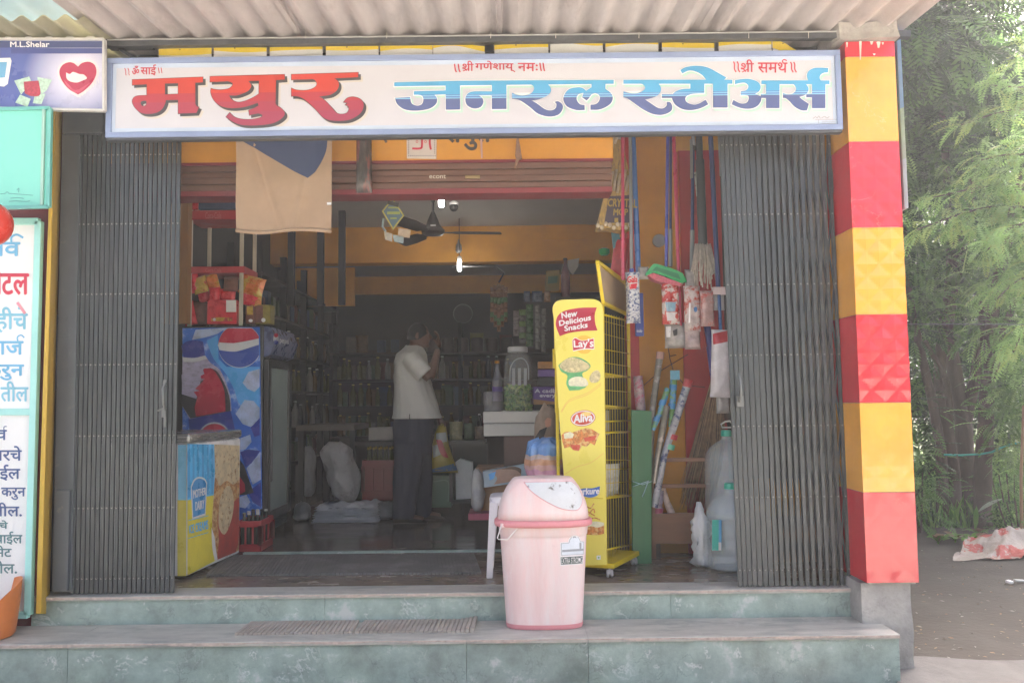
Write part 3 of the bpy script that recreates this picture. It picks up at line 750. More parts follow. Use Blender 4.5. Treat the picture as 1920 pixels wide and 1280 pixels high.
# ------------------------------------------------------------------ collapsible gates
def gate(label, tops, bots, Y, lock, rows, wide=.0048, lat=7, jt=.0007):
    n = len(tops)
    g = thing('folding_gate', label, 'gate', (px(bots[n//2], 1105, Y).x, Y, .004))
    lines = []
    for a, b_ in zip(tops, bots):
        t_ = px(a, 250, Y); q_ = px(b_, 1105, Y); d = (t_ - q_)/(t_.z - q_.z)
        lines.append((q_ + d*(.004 - q_.z), q_ + d*(2.72 - q_.z)))
    at = lambda i, z: lines[i][0].lerp(lines[i][1], (z - .004)/2.716)
    zr_ = [px((tops[n//2]+bots[n//2])/2, y, Y).z for y in rows]
    rr = random.Random(n)
    for i in range(n):
        b = MB().use(GATE); a, c = lines[i]
        jit = [rr.uniform(-jt, jt) for _ in range(10)]; i2 = min(i, n - 2); gap = at(i2 + 1, 1).x - at(i2, 1).x; wbar = (gap - wide) if i < lat else gap*(.66 - .021*(i - lat))
        prev = None
        zs_ = [.004] + sorted(zr_) + [2.72]
        for k in range(len(zs_)-1):
            p = at(i, zs_[k]) + Vector((jit[k], 0, 0)); q_ = at(i, zs_[k+1]) + Vector((jit[k+1], 0, 0))
            b.beam(p, q_, wbar, .014, (0, 1, 0))
            if lat <= i < n-1 and k > 0 and k < len(zs_)-2:
                p2 = at(i+1, zs_[k]); q2 = at(i+1, zs_[k+1]); bk = Vector((0, .016, 0))
                b.beam(at(i, zs_[k]) + bk, q2 + bk, .011, .004, (0, 1, 0)); bk = Vector((0, .021, 0))
                b.beam(p2 + bk, at(i, zs_[k+1]) + bk, .011, .004, (0, 1, 0))
        b.use(RIV)
        for z in zr_: b.ball(at(i, z) + Vector((0, -.008, 0)), (.0052, .0035, .0052), 7, 4)
        b.build('gate_bar', g, bevel=.002)
    b = MB().use(mat('lock_metal', (.16, .17, .17), .45, .6)); lock(b); b.build('latch', g, smooth_='auto')
    MB().use(STEEL).beam(lines[0][1] + Vector((-.02, 0, .012)), lines[-1][1] + Vector((.02, 0, .012)), .03, .02, (0, 1, 0)).build('top_track', g)
    return g
def lock_l(b):
    c = px(310, 738, .06); b.tube([c + Vector((0, 0, .06)), c + Vector((-.005, -.02, .03)), c + Vector((0, -.02, -.06)), c + Vector((0, 0, -.09))], .008, 8)
    b.box(px(303, 765, .055), px(313, 782, .075)); b.tube([px(296, 770, .06), px(306, 764, .06)], .006, 6)
    b.box(px(306, 712, .06), px(314, 722, .075)).box(px(307, 780, .06), px(313, 800, .075))
def lock_r(b):
    c = px(1386, 730, .05); b.tube([c + Vector((0, 0, .09)), c + Vector((0, -.02, .05)), c + Vector((.004, -.02, -.02)), c + Vector((0, 0, -.07))], .008, 8)
    b.box(px(1381, 742, .055), px(1393, 762, .075))
gate('dark grey folding gate bunched tight at the left side of the opening', [153 + 8.75*i for i in range(22)], [137 + 8.85*i for i in range(22)], .10, lock_l, (291, 420, 551, 683, 816, 951, 1083), .0062, 99)
ts = [1352]; bs = [1388]
for i in range(19):
    ts.append(ts[-1] + 8.6 + i*.30); bs.append(bs[-1] + 9.0 + i*.28)
gate('dark grey folding gate at the right, slightly spread, beside the tiled pillar', ts, bs, .10, lock_r, (272, 402, 533, 665, 798, 931, 1067), jt=.0003)
# steel posts at the left side
gp = thing('gate_post', 'wide dark grey steel post beside the left gate with a small side box', 'post', (-2.6, .1, 0))
MB().use(POST).loft([[px(98, 1110, .08), px(134, 1110, .08), px(134, 1110, .08) + Vector((0, .1, 0)), px(98, 1110, .08) + Vector((0, .1, 0))], [px(116, 252, .08), px(150, 252, .08), px(150, 252, .08) + Vector((0, .1, 0)), px(116, 252, .08) + Vector((0, .1, 0))]]).build('post_column', gp, bevel=.003)
MB().use(POST).box(px(116, 250, .06), px(215, 214, .2)).build('post_head', gp, bevel=.004)
MB().use(POST).box(px(88, 731, .05), px(103.5, 590, .15)).build('side_box', gp, bevel=.004)
MB().use(POST).box(px(97, 1108, .055), px(135, 918, .079)).build('foot_plate', gp, bevel=.003)
e = MB().use(POST); pp = YP(.078)
for k, y in enumerate(range(596, 706, 12)):
    if k % 3 == 1: stroke(e, [(116, y), (126, y)], .8, pp)
    else: e.poly(rect(116, y-3, 126, y+3), [rect(118, y-1.4, 124, y+1.4)], pp, .002, .002)
e.build('embossed_marks', gp)

# ------------------------------------------------------------------ signs of the neighbouring shop
ad = thing('cake_sign', 'blue printed sign with a red heart cake and gift cards at the top left corner', 'sign', px(100, 205, -.2))
YA = -.2; PA = YP(YA)
adm = mat('ad_blue', (.16, .2, .48), .3, var=.08, sc=2)
n_ = adm.node_tree.nodes; l_ = adm.node_tree.links
hs_ = [q for q in n_ if q.type == 'HUE_SAT'][0]; tc_ = n_.new('ShaderNodeTexCoord'); mp_ = n_.new('ShaderNodeMapping'); g_ = n_.new('ShaderNodeTexGradient'); g_.gradient_type = 'SPHERICAL'
mp_.inputs['Location'].default_value = (-.135, 0, -.21); mp_.inputs['Scale'].default_value = (3.2, 0, 3.6); mp_.vector_type = 'POINT'
mp_.inputs['Location'].default_value = (-.135*3.2, 0, -.19*3.6)
l_.new(tc_.outputs['Object'], mp_.inputs[0]); l_.new(mp_.outputs[0], g_.inputs[0])
cr_ = n_.new('ShaderNodeValToRGB'); cr_.color_ramp.elements[0].color = (.09, .12, .36, 1); cr_.color_ramp.elements[1].color = (.74, .72, .82, 1)
cr_.color_ramp.elements[1].position = .75
l_.new(g_.outputs['Color'], cr_.inputs[0]); l_.new(cr_.outputs[0], hs_.inputs['Color'])
MB().use(adm).slab([(-60, 75), (194, 76), (194, 206), (-60, 202)], PA, .03).build('panel', ad)
fr = MB().use(mat('frame_pale', (.6, .6, .58), .4))
cs = [(-60, 75), (196, 75), (196, 208), (-60, 203)]
for i in range(4): fr.beam(PA.at(*cs[i], 0), PA.at(*cs[(i+1) % 4], 0), .012, .03, (0, 1, 0))
fr.build('frame', ad)
MB().use(mat('ad_navy', (.06, .08, .2), .4)).poly(smooth([(-60, 78), (192, 78), (192, 90), (-60, 90)]), pl=PA, off=.001).build('panel_header', ad)
t = MB().use(mat('white_ink', (.8, .8, .82), .4)); text(t, 'M.L.Shelar', (20, 79, 93, 89), PA, .003, bold=.4); t.build('lettering', ad)
MB().use(mat('ad_band', (.07, .09, .27), .4)).poly(rect(21, 91, 192, 101), pl=PA, off=.0015).build('panel_band', ad)
heart = [(147, 126), (155, 119, 1), (168, 117, 1), (179, 124, 1), (181, 140, 1), (172, 158, 1), (157, 172, 1), (147, 178), (130, 168, 1), (117, 152, 1), (112, 136, 1), (117, 124, 1), (128, 118, 1), (138, 119, 1)]
b = MB().use(mat('cake_cream', (.8, .72, .74), .5, bump=.3, bsc=200)).poly(grow(smooth(heart), 4.5), pl=PA, off=.002)
b.use(mat('cake_red', (.45, .03, .07), .3)).poly(smooth(heart), pl=PA, off=.004)
b.use(mat('cake_shine', (.62, .12, .18), .25)).poly(smooth([(120, 150), (130, 160, 1), (143, 170, 1), (170, 156), (148, 175, 1), (130, 166, 1)]), pl=PA, off=.005)
b.use(mat('icing_white', (.82, .8, .78), .6, bump=.6, bsc=300)).poly(smooth([(125, 137), (132, 140, 1), (138, 136, 1), (150, 140, 1), (158, 141, 1), (164, 148, 1), (154, 153, 1), (145, 156, 1), (133, 154, 1), (126, 148, 1)]), pl=PA, off=.006)
for k in range(8): b.poly(rect(150 + k*5, 178 - k*4, 151 + k*5, 184 - k*4), pl=PA, off=.003)
b.build('printed_cake', ad)
b = MB().use(mat('gift_mint', (.45, .62, .5), .5, var=.3, sc=60))
for q in ([(27, 152), (55, 144), (60, 155), (40, 178)], [(70, 145), (98, 150), (88, 170), (78, 178)], [(38, 178), (58, 186), (52, 201), (29, 193)], [(66, 178), (86, 176), (78, 196), (62, 194)]): b.poly(smooth(q), pl=PA, off=.002)
b.use(mat('gift_red', (.42, .05, .08), .5, var=.3, sc=80)).poly(smooth([(45, 154), (73, 152), (76, 178, 1), (60, 181, 1), (47, 176)]), pl=PA, off=.0032)
b.build('printed_gifts', ad)
b = MB().use(WHITE).poly(smooth([(-20, 110), (20, 109), (22, 115), (15, 158), (8, 163), (-20, 160)]), pl=PA, off=.002)
b.use(mat('phone_screen', (.16, .4, .6), .3)).poly(smooth([(-20, 118), (14, 117), (10, 146), (-20, 148)]), pl=PA, off=.0035); b.build('printed_phone', ad)

YT = -.22; PT = YP(YT)
te = thing('teal_board', 'plain turquoise painted board under the blue cake sign', 'sign', px(45, 388, YT))
TEAL = mat('turquoise_paint', (.22, .66, .56), .4, var=.06, sc=2); TEALD = mat('turquoise_edge', (.16, .5, .44), .4)
MB().use(TEAL).slab([(-70, 207), (95, 204), (92, 388), (-70, 392)], PT, .025).build('panel', te)
b = MB().use(TEALD)
cs = [(-70, 207), (95, 204), (92, 388), (-70, 392)]
for i in range(4): b.beam(PT.at(*cs[i], .004), PT.at(*cs[(i+1) % 4], .004), .018, .02, (0, 1, 0))
b.use(mat('rail_pale', (.35, .55, .48), .4)).beam(PT.at(84, 206, .006), PT.at(80, 387, .006), .014, .016, (0, 1, 0)); b.build('frame', te)
t = MB().use(mat('ink_dark_teal', (.05, .2, .2), .5))
for pts in ([(1, 364), (10, 363), (14, 360), (18, 364)], [(18, 363), (62, 366.5)], [(20, 372), (34, 371), (45, 372.5)], [(17, 378), (30, 377), (48, 378), (57, 377)], [(32, 357), (36, 353), (35, 361)]): stroke(t, pts, .45, PT)
t.build('painter_signature', te)

YW = -.03; PW = YP(YW)
ws = thing('price_list_board', 'tall white board with blue and red Devanagari writing in a turquoise frame', 'sign', px(20, 1145, YW))
WB = mat('board_white', (.78, .80, .80), .45, var=.04, sc=3)
MB().use(WB).slab([(-70, 414), (76, 414), (56, 1152), (-70, 1152)], PW, .03).build('panel', ws)
TE2 = mat('turquoise_frame', (.36, .72, .68), .4, var=.06)
b = MB().use(TE2); cs = [(-70, 416), (75, 416), (55, 1151), (-70, 1151)]
for i in range(4): b.beam(PW.at(*cs[i], .006), PW.at(*cs[(i+1) % 4], .006), .036, .035, (0, 1, 0))
b.beam(PW.at(-70, 772, .003), PW.at(60, 772, .003), .036, .02, (0, 1, 0)); b.build('frame', ws, bevel=.002)
LB = mat('board_blue_ink', (.16, .45, .68), .5, var=.1); LR = mat('board_red_ink', (.6, .05, .09), .5, var=.1); LN = mat('board_navy_ink', (.07, .12, .28), .5, var=.1); LT = mat('board_teal_ink', (.22, .52, .66), .5)
LG = mat('board_green_ink', (.10, .22, .24), .5)
t = MB().use(LB)
text(t, 'सव', (-26, 455, 38, 480), PW, bold=1.1); stroke(t, [(22, 456), (22, 445), (32, 440), (44, 446)], 2.0, PW)
text(t, 'चाज', (-28, 640, 44, 664), PW, bold=.9); stroke(t, [(34, 641), (33, 632), (40, 628), (46, 633)], 1.4, PW)
text(t, 'करुन', (-30, 684, 45, 712), PW, bold=.9)
t.build('lettering', ws, label='light blue hand-painted words')
t = MB().use(LT); text(t, 'हीचे', (-8, 576, 52, 623), PW, bold=.9); text(t, 'तील', (2, 715, 53, 752), PW, bold=.8)
t.use(mat('board_pink_ink', (.75, .3, .36), .5)); stroke(t, [(33, 567), (40, 577), (48, 588)], 2.6, PW, .004)
t.build('lettering', ws, label='pale teal hand-painted words'); t = MB().use(LR); text(t, 'मीटल', (-32, 497, 54, 552), PW, bold=1.2); t.build('lettering', ws, label='red hand-painted word')
t = MB().use(LN); text(t, 'व', (-6, 806, 13, 824), PW, bold=.6); stroke(t, [(8, 807), (8, 800), (13, 799)], .9, PW)
text(t, 'ारचे', (-3, 836, 41, 863), PW, bold=.6); text(t, 'ईल', (0, 871, 38, 900), PW, bold=.6)
text(t, 'करुन', (3, 914, 48, 936), PW, bold=.6); text(t, 'तील.', (-12, 942, 41, 967), PW, bold=.6)
t.build('small_lettering', ws, label='navy blue small writing'); t = MB().use(LG); text(t, 'चे', (-2, 975, 15, 990), PW, bold=.5); text(t, 'मोबाईल', (-30, 996, 42, 1020), PW, bold=.5); text(t, 'सेट', (-10, 1022, 22, 1043), PW, bold=.5); text(t, 'तील.', (-18, 1050, 32, 1074), PW, bold=.5)
t.build('small_lettering', ws, label='dark green small writing')
b = MB().use(mat('balloon_red', (.72, .05, .03), .25, var=.04)); c = px(-18, 420, -.42)
b.ball(c, (.105, .105, .115), 24, 14).tube([c - Vector((0, 0, .11)), c - Vector((0, 0, .135))], [.012, .018], 8); tag(b.build('balloon', smooth_=True), 'red balloon half out of the picture at the left edge beside the white board', 'balloon')
# orange tub
b = MB().use(mat('orange_plastic', (.62, .19, .045), .45, var=.1, sc=8, col2=(.5, .2, .08), thr=(.6, .8), dsc=6)); c = Vector((-2.77, -.17, -.152)); rings = []
prof = [(.10, 0), (.125, .01), (.15, .30), (.158, .30), (.158, .29)]
def tub(r_, z, inner=False):
    ring = []
    for k in range(36):
        a = 2*math.pi*k/36; top = .16 + .13*max(0, math.sin(a + .9)) ** .7 if math.sin(a + .9) > 0 else .16 + .03*math.sin(a + .9)
        zz = z*top; ring.append(c + Vector((r_*math.cos(a), r_*math.sin(a), zz)))
    return ring
b.loft([tub(.12, 0), tub(.132, .05), tub(.148, .6), tub(.155, 1), tub(.149, 1.0), tub(.14, .5), tub(.125, .08)])
tag(b.build('orange_tub', smooth_='auto'), 'orange plastic tub with a slanting rim at the lower left corner', 'tub')
# narrow banner board on the outside of the tiled pillar
bn = MB(); bx = xp1 + .022
cols = [((78), (205), (.20, .36, .62)), (205, 300, (.36, .5, .42)), (300, 392, (.45, .55, .6))]
for y0, y1, c_ in cols:
    bn.use(mat('banner_%d' % y0, c_, .4, var=.15)).add([px(1676, y0, yp0 - .01) * 0 + Vector((bx, -.11, px(1690, y0, -.1).z)), Vector((bx + .012, -.13, px(1690, y0, -.1).z)), Vector((bx + .012, -.13, px(1690, y1, -.1).z)), Vector((bx, -.11, px(1690, y1, -.1).z)),
        Vector((bx + .03, .3, px(1690, y0, -.1).z)), Vector((bx + .042, .3, px(1690, y0, -.1).z)), Vector((bx + .042, .3, px(1690, y1, -.1).z)), Vector((bx + .03, .3, px(1690, y1, -.1).z))], [(0,1,2,3),(4,5,6,7),(0,4,7,3),(1,5,6,2),(0,1,5,4),(3,2,6,7)])
tag(bn.build('banner_board'), 'narrow blue and white banner board fixed edge-on to the outside of the tiled pillar', 'banner')

# ------------------------------------------------------------------ things standing at the front
# pink swing bin
c0 = Vector((px(1021, 1180, -.05).x, -.053, -.153))
bn_ = thing('swing_bin', 'faded pink plastic bin with a dirty white swing flap standing on the lower step', 'bin', c0)
PINK = mat('faded_pink_plastic', (.80, .585, .565), .5, var=.08, sc=2.5, col2=(.78, .70, .68), thr=(.42, .7), dsc=3, stretch=(3, 3, .5), bump=.05, bsc=40)
veins(PINK, (.86, .80, .78), 6, .010, .52, .64, .6, .3); veins(PINK, (.46, .36, .35), 11, .006, .58, .68, .5, .3)
PINKD = mat('pink_rim_plastic', (.68, .27, .29), .45, var=.08, sc=6)
def se_ring(c, hx, hy, z, n=72, e=2.7, flute=0):
    r_ = []
    for k in range(n):
        a = 2*math.pi*k/n; ca, sa = math.cos(a), math.sin(a); q = (abs(ca)**e + abs(sa)**e)**(-1/e)
        q *= 1 + flute*(1 if (k//2) % 2 else -1)
        r_.append(Vector((c.x + hx*ca*q, c.y + hy*sa*q, z)))
    return r_
b = MB().use(PINK)
b.loft([se_ring(c0, *t) for t in ((.18, .085, -.153), (.197, .097, -.150), (.204, .103, -.140), (.206, .104, -.12))] +
       [se_ring(c0, .206 + .027*u, .104 + .028*u, -.12 + .45*u, flute=.003) for u in (0, .03, .25, .5, .75, .97, 1)] +
       [se_ring(c0, .2355, .134, .333), se_ring(c0, .238, .136, .336), se_ring(c0, .242, .14, .388)], cap=True)
body = b.build('body', bn_, smooth_='auto'); bodyS = Surf(b)
MB().use(PINKD).loft([se_ring(c0, *t) for t in ((.203, .101, -.1535), (.2072, .1052, -.141), (.2075, .1055, -.128))], cap=False).build('base_band', bn_, smooth_=True)
MB().use(PINKD).loft([se_ring(c0, *t) for t in ((.24, .138, .380), (.262, .158, .384), (.266, .162, .396), (.264, .16, .41), (.254, .152, .418), (.24, .14, .419))], cap=False).build('rim', bn_, smooth_=True)
lid = MB().use(PINK)
lid.loft([se_ring(c0, hx, hy, z, e=e) for hx, hy, z, e in ((.246, .146, .416, 2.7), (.243, .144, .46, 2.7), (.234, .14, .50, 2.7), (.218, .134, .545, 2.7), (.197, .125, .585, 2.7), (.178, .115, .612, 2.8), (.165, .105, .627, 2.9), (.155, .098, .634, 3.0), (.13, .08, .637, 3))])
lid.build('lid', bn_, smooth_=True); lidS = Surf(lid)
FLAP = mat('dirty_white_flap', (.62, .64, .65), .4, var=.1, sc=8, col2=(.16, .15, .13), thr=(.60, .66), dsc=13)
z4 = lambda pts: [(900 + p[0]/4, 880 + p[1]/4, *p[2:]) for p in pts]
fl = [(335,98),(680,92),(725,130,1),(755,190,1),(760,250,1),(735,295,1),(690,303,1),(610,290,1),(520,250,1),(430,195,1),(370,145,1)]
patch(MB().use(FLAP), z4(fl), lidS, .0045, 5).build('flap', bn_, smooth_=True)
rimp = grow(smooth(z4(fl)), 1.3)
patch(MB().use(PINKD), rimp, lidS, .0022, 5).build('flap_rim', bn_, smooth_=True)
b = MB().use(mat('wire_white', (.75, .72, .70), .35))
hp = [bodyS.at(900 + x/4, 880 + y/4, o_) for x, y, o_ in ((172, 425, .004), (175, 500, .03), (205, 522, .04), (262, 470, .03), (275, 428, .004))]
hp = [p for p in hp if p is not None]
b.tube([px(900+x/4, 880+y/4, -.175 - d) for x, y, d in ((160, 418, 0), (130, 512, .02), (140, 522, .022), (205, 524, .022), (280, 440, .01), (270, 412, 0))], .0028, 7)
b.build('wire_handle', bn_, smooth_=True)
MB().use(PINK).box(px(900+152/4, 880+404/4, -.172), px(900+270/4, 880+424/4, -.11)).build('handle_lug', bn_, bevel=.003)
lb = MB().use(WHITE)
lo = [(600,545),(660,540),(668,515,1),(690,496,1),(715,491,1),(742,502,1),(756,530),(784,533),(781,640),(603,650)]
patch(lb, z4(lo), bodyS, .0012, 6)
lb.use(mat('label_grey', (.3, .33, .36), .5)); patch(lb, grow(smooth(z4(lo)), -1.6), bodyS, .0018, 6)
lb.use(mat('label_pale_blue', (.66, .72, .78), .4)); patch(lb, grow(smooth(z4(lo)), -2.5), bodyS, .0026, 6)
lb.use(mat('label_grey', (.3, .33, .36))); patch(lb, z4([(615, 600), (775, 590), (775, 606), (615, 617)]), bodyS, .003, 6)
lb.use(WHITE); patch(lb, z4([(600, 650), (772, 640), (770, 706), (603, 718)]), bodyS, .0014, 6)
lb.use(mat('label_dark_green', (.05, .09, .08), .5)); patch(lb, z4([(604, 656), (768, 646), (766, 700), (607, 711)]), bodyS, .0022, 6)
lb.use(WHITE); text(lb, 'EXTRA STRONG', z4([(608, 661), (765, 652), (764, 695), (610, 705)]), bodyS, .0036)
lb.build('label', bn_)

# white plastic stool behind the bin
st = thing('plastic_stool', 'white plastic stool half hidden behind the pink bin', 'stool', (0, .56, 0))
WP = mat('white_stool_plastic', (.74, .70, .72), .35, var=.05)
sx_ = px(918, 930, .42).x; zt_ = px(915, 932, .42).z; sxr = sx_ + .30
b = MB().use(WP); cc = Vector(((sx_+sxr)/2, .56, 0))
b.loft([se_ring(cc, .15, .15, zt_ - .05, 40, 5), se_ring(cc, .155, .155, zt_ - .02, 40, 5), se_ring(cc, .15, .15, zt_ - .004, 40, 5), se_ring(cc, .14, .14, zt_, 40, 5)]); b.build('seat', st, smooth_='auto')
for sx2 in (-1, 1):
    for sy2 in (-1, 1):
        t0 = cc + Vector((sx2*.125, sy2*.125, zt_ - .03)); t1 = cc + Vector((sx2*.155, sy2*.15, 0))
        q = lambda p, w_: [p + Vector((i*w_, j*w_, 0)) for i, j in ((-1, -1), (1, -1), (1, 1), (-1, 1))]
        MB().use(WP).loft([q(t1, .018), q(t0, .026)]).build('leg', st, bevel=.005)

# rubber mats
RUB = mat('grey_rubber', (.16, .15, .14), .8, var=.2, sc=6, bump=.2, bsc=120, col2=(.25, .235, .22), thr=(.5, .7), dsc=4)
RUBL = mat('pale_grey_rubber', (.40, .345, .29), .85, var=.2, sc=6, bump=.2, bsc=120, col2=(.40, .37, .33), thr=(.5, .7), dsc=4)
def mat_mesh(corners, z, n, t, lift=0, m=None):
    """ribbed mat between four floor positions (front-left, front-right, back-right, back-left)"""
    b = MB().use(m or RUB); a, b_, c_, d = [Vector((*p, z)) for p in corners]
    for i in range(n):
        u0, u1 = i/n, (i + .80)/n; um = (i + 1)/n
        up = Vector((0, 0, t + lift*max(0, u1 - .85)*5))
        f0, f1, r0, r1 = a.lerp(b_, u0), a.lerp(b_, u1), d.lerp(c_, u0), d.lerp(c_, u1)
        b.loft([[f0, f1, r1, r0], [p + up for p in (f0, f1, r1, r0)]])
        g1, s1 = a.lerp(b_, um), d.lerp(c_, um)
        if i < n-1: b.add([f1 + up*.55 + (r1-f1)*.04, g1 + up*.55 + (r1-f1)*.04, s1 + up*.55, r1 + up*.55], [(0, 1, 2, 3)])
    return b
def flo(x, y, z): p = pz(x, y, z); return (p.x, p.y)
tag(mat_mesh([flo(386, 1080, 0), flo(904, 1076, 0), flo(890, 1040, 0), flo(425, 1043, 0)], 0, 72, .013).build('rubber_mat'), 'long grey ribbed rubber mat on the shop floor inside the opening', 'mat')
tag(mat_mesh([flo(440, 1191, -.155), flo(662, 1188, -.155), flo(675, 1165, -.155), flo(470, 1168, -.155)], -.155, 26, .012, 0, RUBL).build('rubber_mat'), 'grey ribbed doormat on the lower step, the one farther from the pink bin', 'mat', 'doormats on the lower step')
tag(mat_mesh([flo(666, 1187, -.155), flo(890, 1186, -.155), flo(897, 1163, -.155), flo(684, 1165, -.155)], -.155, 26, .012, .02, RUBL).build('rubber_mat'), 'grey ribbed doormat on the lower step beside the pink bin, its corner lifting', 'mat', 'doormats on the lower step')

# ------------------------------------------------------------------ yellow snack rack
u = Vector((.335, .94, 0)).normalized(); f = Vector((-u.y, u.x, 0))
A = pz(1137, 1060, .078)
rk = thing('snack_rack', 'yellow wire snack rack on castors with a tall printed yellow front panel', 'display rack', (A.x, A.y, 0))
PF = Plane(A, -u); PSd = Plane(A, (u.y, -u.x, 0))
YEL = mat('yellow_enamel', (.66, .50, .015), .35, var=.08, sc=6, col2=(.5, .36, .02), thr=(.62, .75), dsc=10)
YPAN = mat('panel_yellow', (.80, .70, .13), .3, var=.03, sc=2, rvar=.04)
outl = [(1038,595),(1036,578,1),(1041,567,1),(1052,562,1),(1085,561),(1110,560.5,1),(1122,564,1),(1128,571,1),(1131,585),(1137,1058),(1071,1060),(1057,889),(1047,760)]
panel = MB().use(YPAN).slab(outl, PF, .008).build('front_panel', rk)
Z4 = lambda pts: smooth([(1030 + p[0]/5.333, 550 + p[1]/5.333, *p[2:]) for p in pts])
Z5 = lambda pts: smooth([(1030 + p[0]/3.876, 760 + p[1]/3.876, *p[2:]) for p in pts])
b = MB().use(mat('art_orange_line', (.75, .48, .12), .4))
for y0, y1 in ((1190, 915), (1175, 895)): stroke(b, [(1030+120/5.333, 550+y0/5.333), (1030+200/5.333, 550+(y0*.6+y1*.4)/5.333), (1030+380/5.333, 550+(y0*.35+y1*.65)/5.333), (1030+520/5.333, 550+y1/5.333)], .5, PF, .001)
stroke(b, [(1030+110/3.876, 760+500/3.876), (1030+200/3.876, 760+445/3.876), (1030+300/3.876, 760+415/3.876), (1030+395/3.876, 760+345/3.876)], .5, PF, .001)
b.build('swoosh_print', panel)
b = MB().use(mat('art_red', (.45, .02, .05), .35, var=.15, sc=6)).poly(Z4([(65,300,1),(85,225,1),(150,175,1),(300,145,1),(475,140),(455,210,1),(460,300,1),(482,370),(330,377,1),(200,395,1),(105,427),(78,360,1)]), pl=PF, off=.001)
b.use(WHITE)
z4q = lambda q: [(1030 + x/5.333, 550 + y/5.333) for x, y in q]
text(b, 'New', z4q([(120,195),(280,165),(275,228),(128,252)]), PF, .002, bold=.5)
text(b, 'Delicious', z4q([(98,275),(415,212),(415,265),(103,325)]), PF, .002, bold=.5)
text(b, 'Snacks', z4q([(150,325),(382,288),(382,338),(155,378)]), PF, .002, bold=.5); b.build('headline_print', panel)
b = MB().use(mat('art_sun', (.8, .5, .06), .35)).poly(Z4([(270,480,1),(300,430,1),(370,420,1),(425,460,1),(430,540,1),(390,595,1),(320,600,1),(275,560,1)]), pl=PF, off=.001)
b.use(mat('art_white', (.8, .8, .76), .4)).poly(Z4([(228,470),(260,440,1),(330,470,1),(448,445),(450,560),(340,560,1),(238,580)]), pl=PF, off=.0016)
b.use(mat('art_red2', (.52, .03, .05), .35)).poly(Z4([(233,470),(262,448,1),(330,475,1),(443,452),(444,550),(340,550,1),(240,570)]), pl=PF, off=.0022)
b.use(WHITE); text(b, "Lay's", z4q([(245,468),(440,450),(440,560),(250,560)]), PF, .003, bold=.6); b.build('crisp_logo', panel)
CHIP = mat('art_crisps', (.55, .48, .26), .5, var=.45, sc=45, col2=(.22, .28, .08), thr=(.58, .66), dsc=40); GRN = mat('art_green', (.12, .42, .16), .45, var=.3, sc=30); PALEB = mat('art_cream', (.72, .70, .5), .5, var=.2, sc=40)
b = MB().use(GRN).poly(Z4([(90,720),(120,690,1),(200,640,1),(300,640,1),(390,690,1),(412,730,1),(380,770,1),(330,800,1),(350,860,1),(370,930,1),(300,965),(200,970),(170,900,1),(180,820,1),(120,780,1)]), pl=PF, off=.001)
b.use(PALEB).poly(Z4([(200,860,1),(280,830,1),(360,850,1),(390,910,1),(340,930,1),(250,925,1),(200,920,1)]), pl=PF, off=.0016)
b.use(CHIP).poly(Z4([(105,720,1),(150,670,1),(210,640,1),(290,650,1),(350,680,1),(400,715,1),(390,755,1),(300,785,1),(200,790,1),(130,760,1)]), pl=PF, off=.0022)
b.poly(Z4([(400,850,1),(430,790,1),(480,765,1),(510,800,1),(505,860,1),(470,890,1),(420,890,1)]), pl=PF, off=.0022); b.build('crisps_print', panel)
def ell(cx, cy, rx, ry, rot=0, n=28): return [Vector((cx + rx*math.cos(a)*math.cos(rot) - ry*math.sin(a)*math.sin(rot), cy + rx*math.cos(a)*math.sin(rot) + ry*math.sin(a)*math.cos(rot))) for a in [2*math.pi*k/n for k in range(n)]]
cx, cy_ = 1030 + 245/3.876, 760 + 92/3.876
b = MB().use(mat('art_red2')).poly(ell(cx, cy_, 23.5, 15, -.12), pl=PF, off=.001).use(WHITE).poly(ell(cx, cy_, 22.5, 14, -.12), pl=PF, off=.0016).use(mat('art_red3', (.6, .08, .04), .35, var=.2, sc=10)).poly(ell(cx, cy_, 20.5, 12.3, -.12), pl=PF, off=.0022)
b.use(mat('art_sun2', (.8, .6, .2))).poly(ell(cx + 6, cy_ - 8, 10, 4, -.1), pl=PF, off=.0028)
b.use(WHITE); text(b, 'Aliva', [(cx-17, cy_-6), (cx+18, cy_-10), (cx+18, cy_+5), (cx-17, cy_+9)], PF, .0036, bold=.7); b.build('biscuit_logo', panel)
FOOD = mat('art_food', (.55, .20, .05), .5, var=.5, sc=50, col2=(.72, .5, .2), thr=(.5, .6), dsc=35)
b = MB().use(FOOD).poly(Z5([(88,215),(120,190,1),(170,195),(220,175,1),(290,165,1),(365,205),(345,250,1),(330,290),(300,270),(270,300),(240,290),(215,330),(180,325),(150,300),(110,310),(95,260)]), pl=PF, off=.001)
b.use(PALEB).poly(Z5([(105,205),(150,190),(178,205),(170,235),(110,240)]), pl=PF, off=.0018).use(mat('art_red3')).poly(Z5([(155,285),(225,285),(215,325),(170,320)]), pl=PF, off=.0018); b.poly(Z5([(250,235),(345,215),(330,250),(260,262)]), pl=PF, off=.0018); b.build('biscuits_print', panel)
b = MB().use(mat('art_blue', (.06, .16, .5), .35)).poly(Z5([(190,612),(260,600,1),(310,600,1),(368,585),(360,640,1),(320,664,1),(275,665,1),(190,640)]), pl=PF, off=.001)
b.use(WHITE); text(b, 'Kurkure', [(1030+185/3.876, 760+600/3.876), (1030+366/3.876, 760+596/3.876), (1030+362/3.876, 760+640/3.876), (1030+185/3.876, 760+650/3.876)], PF, .002, bold=.6); b.build('puffs_logo', panel)
b = MB().use(FOOD)
for q in ([(270,730),(300,745),(325,710)], [(265,760),(330,800)], [(280,830),(330,815),(370,830)], [(285,790),(320,750),(330,780)]): stroke(b, [(1030 + x/3.876, 760 + y/3.876) for x, y in q], 1.1, PF, .0015)
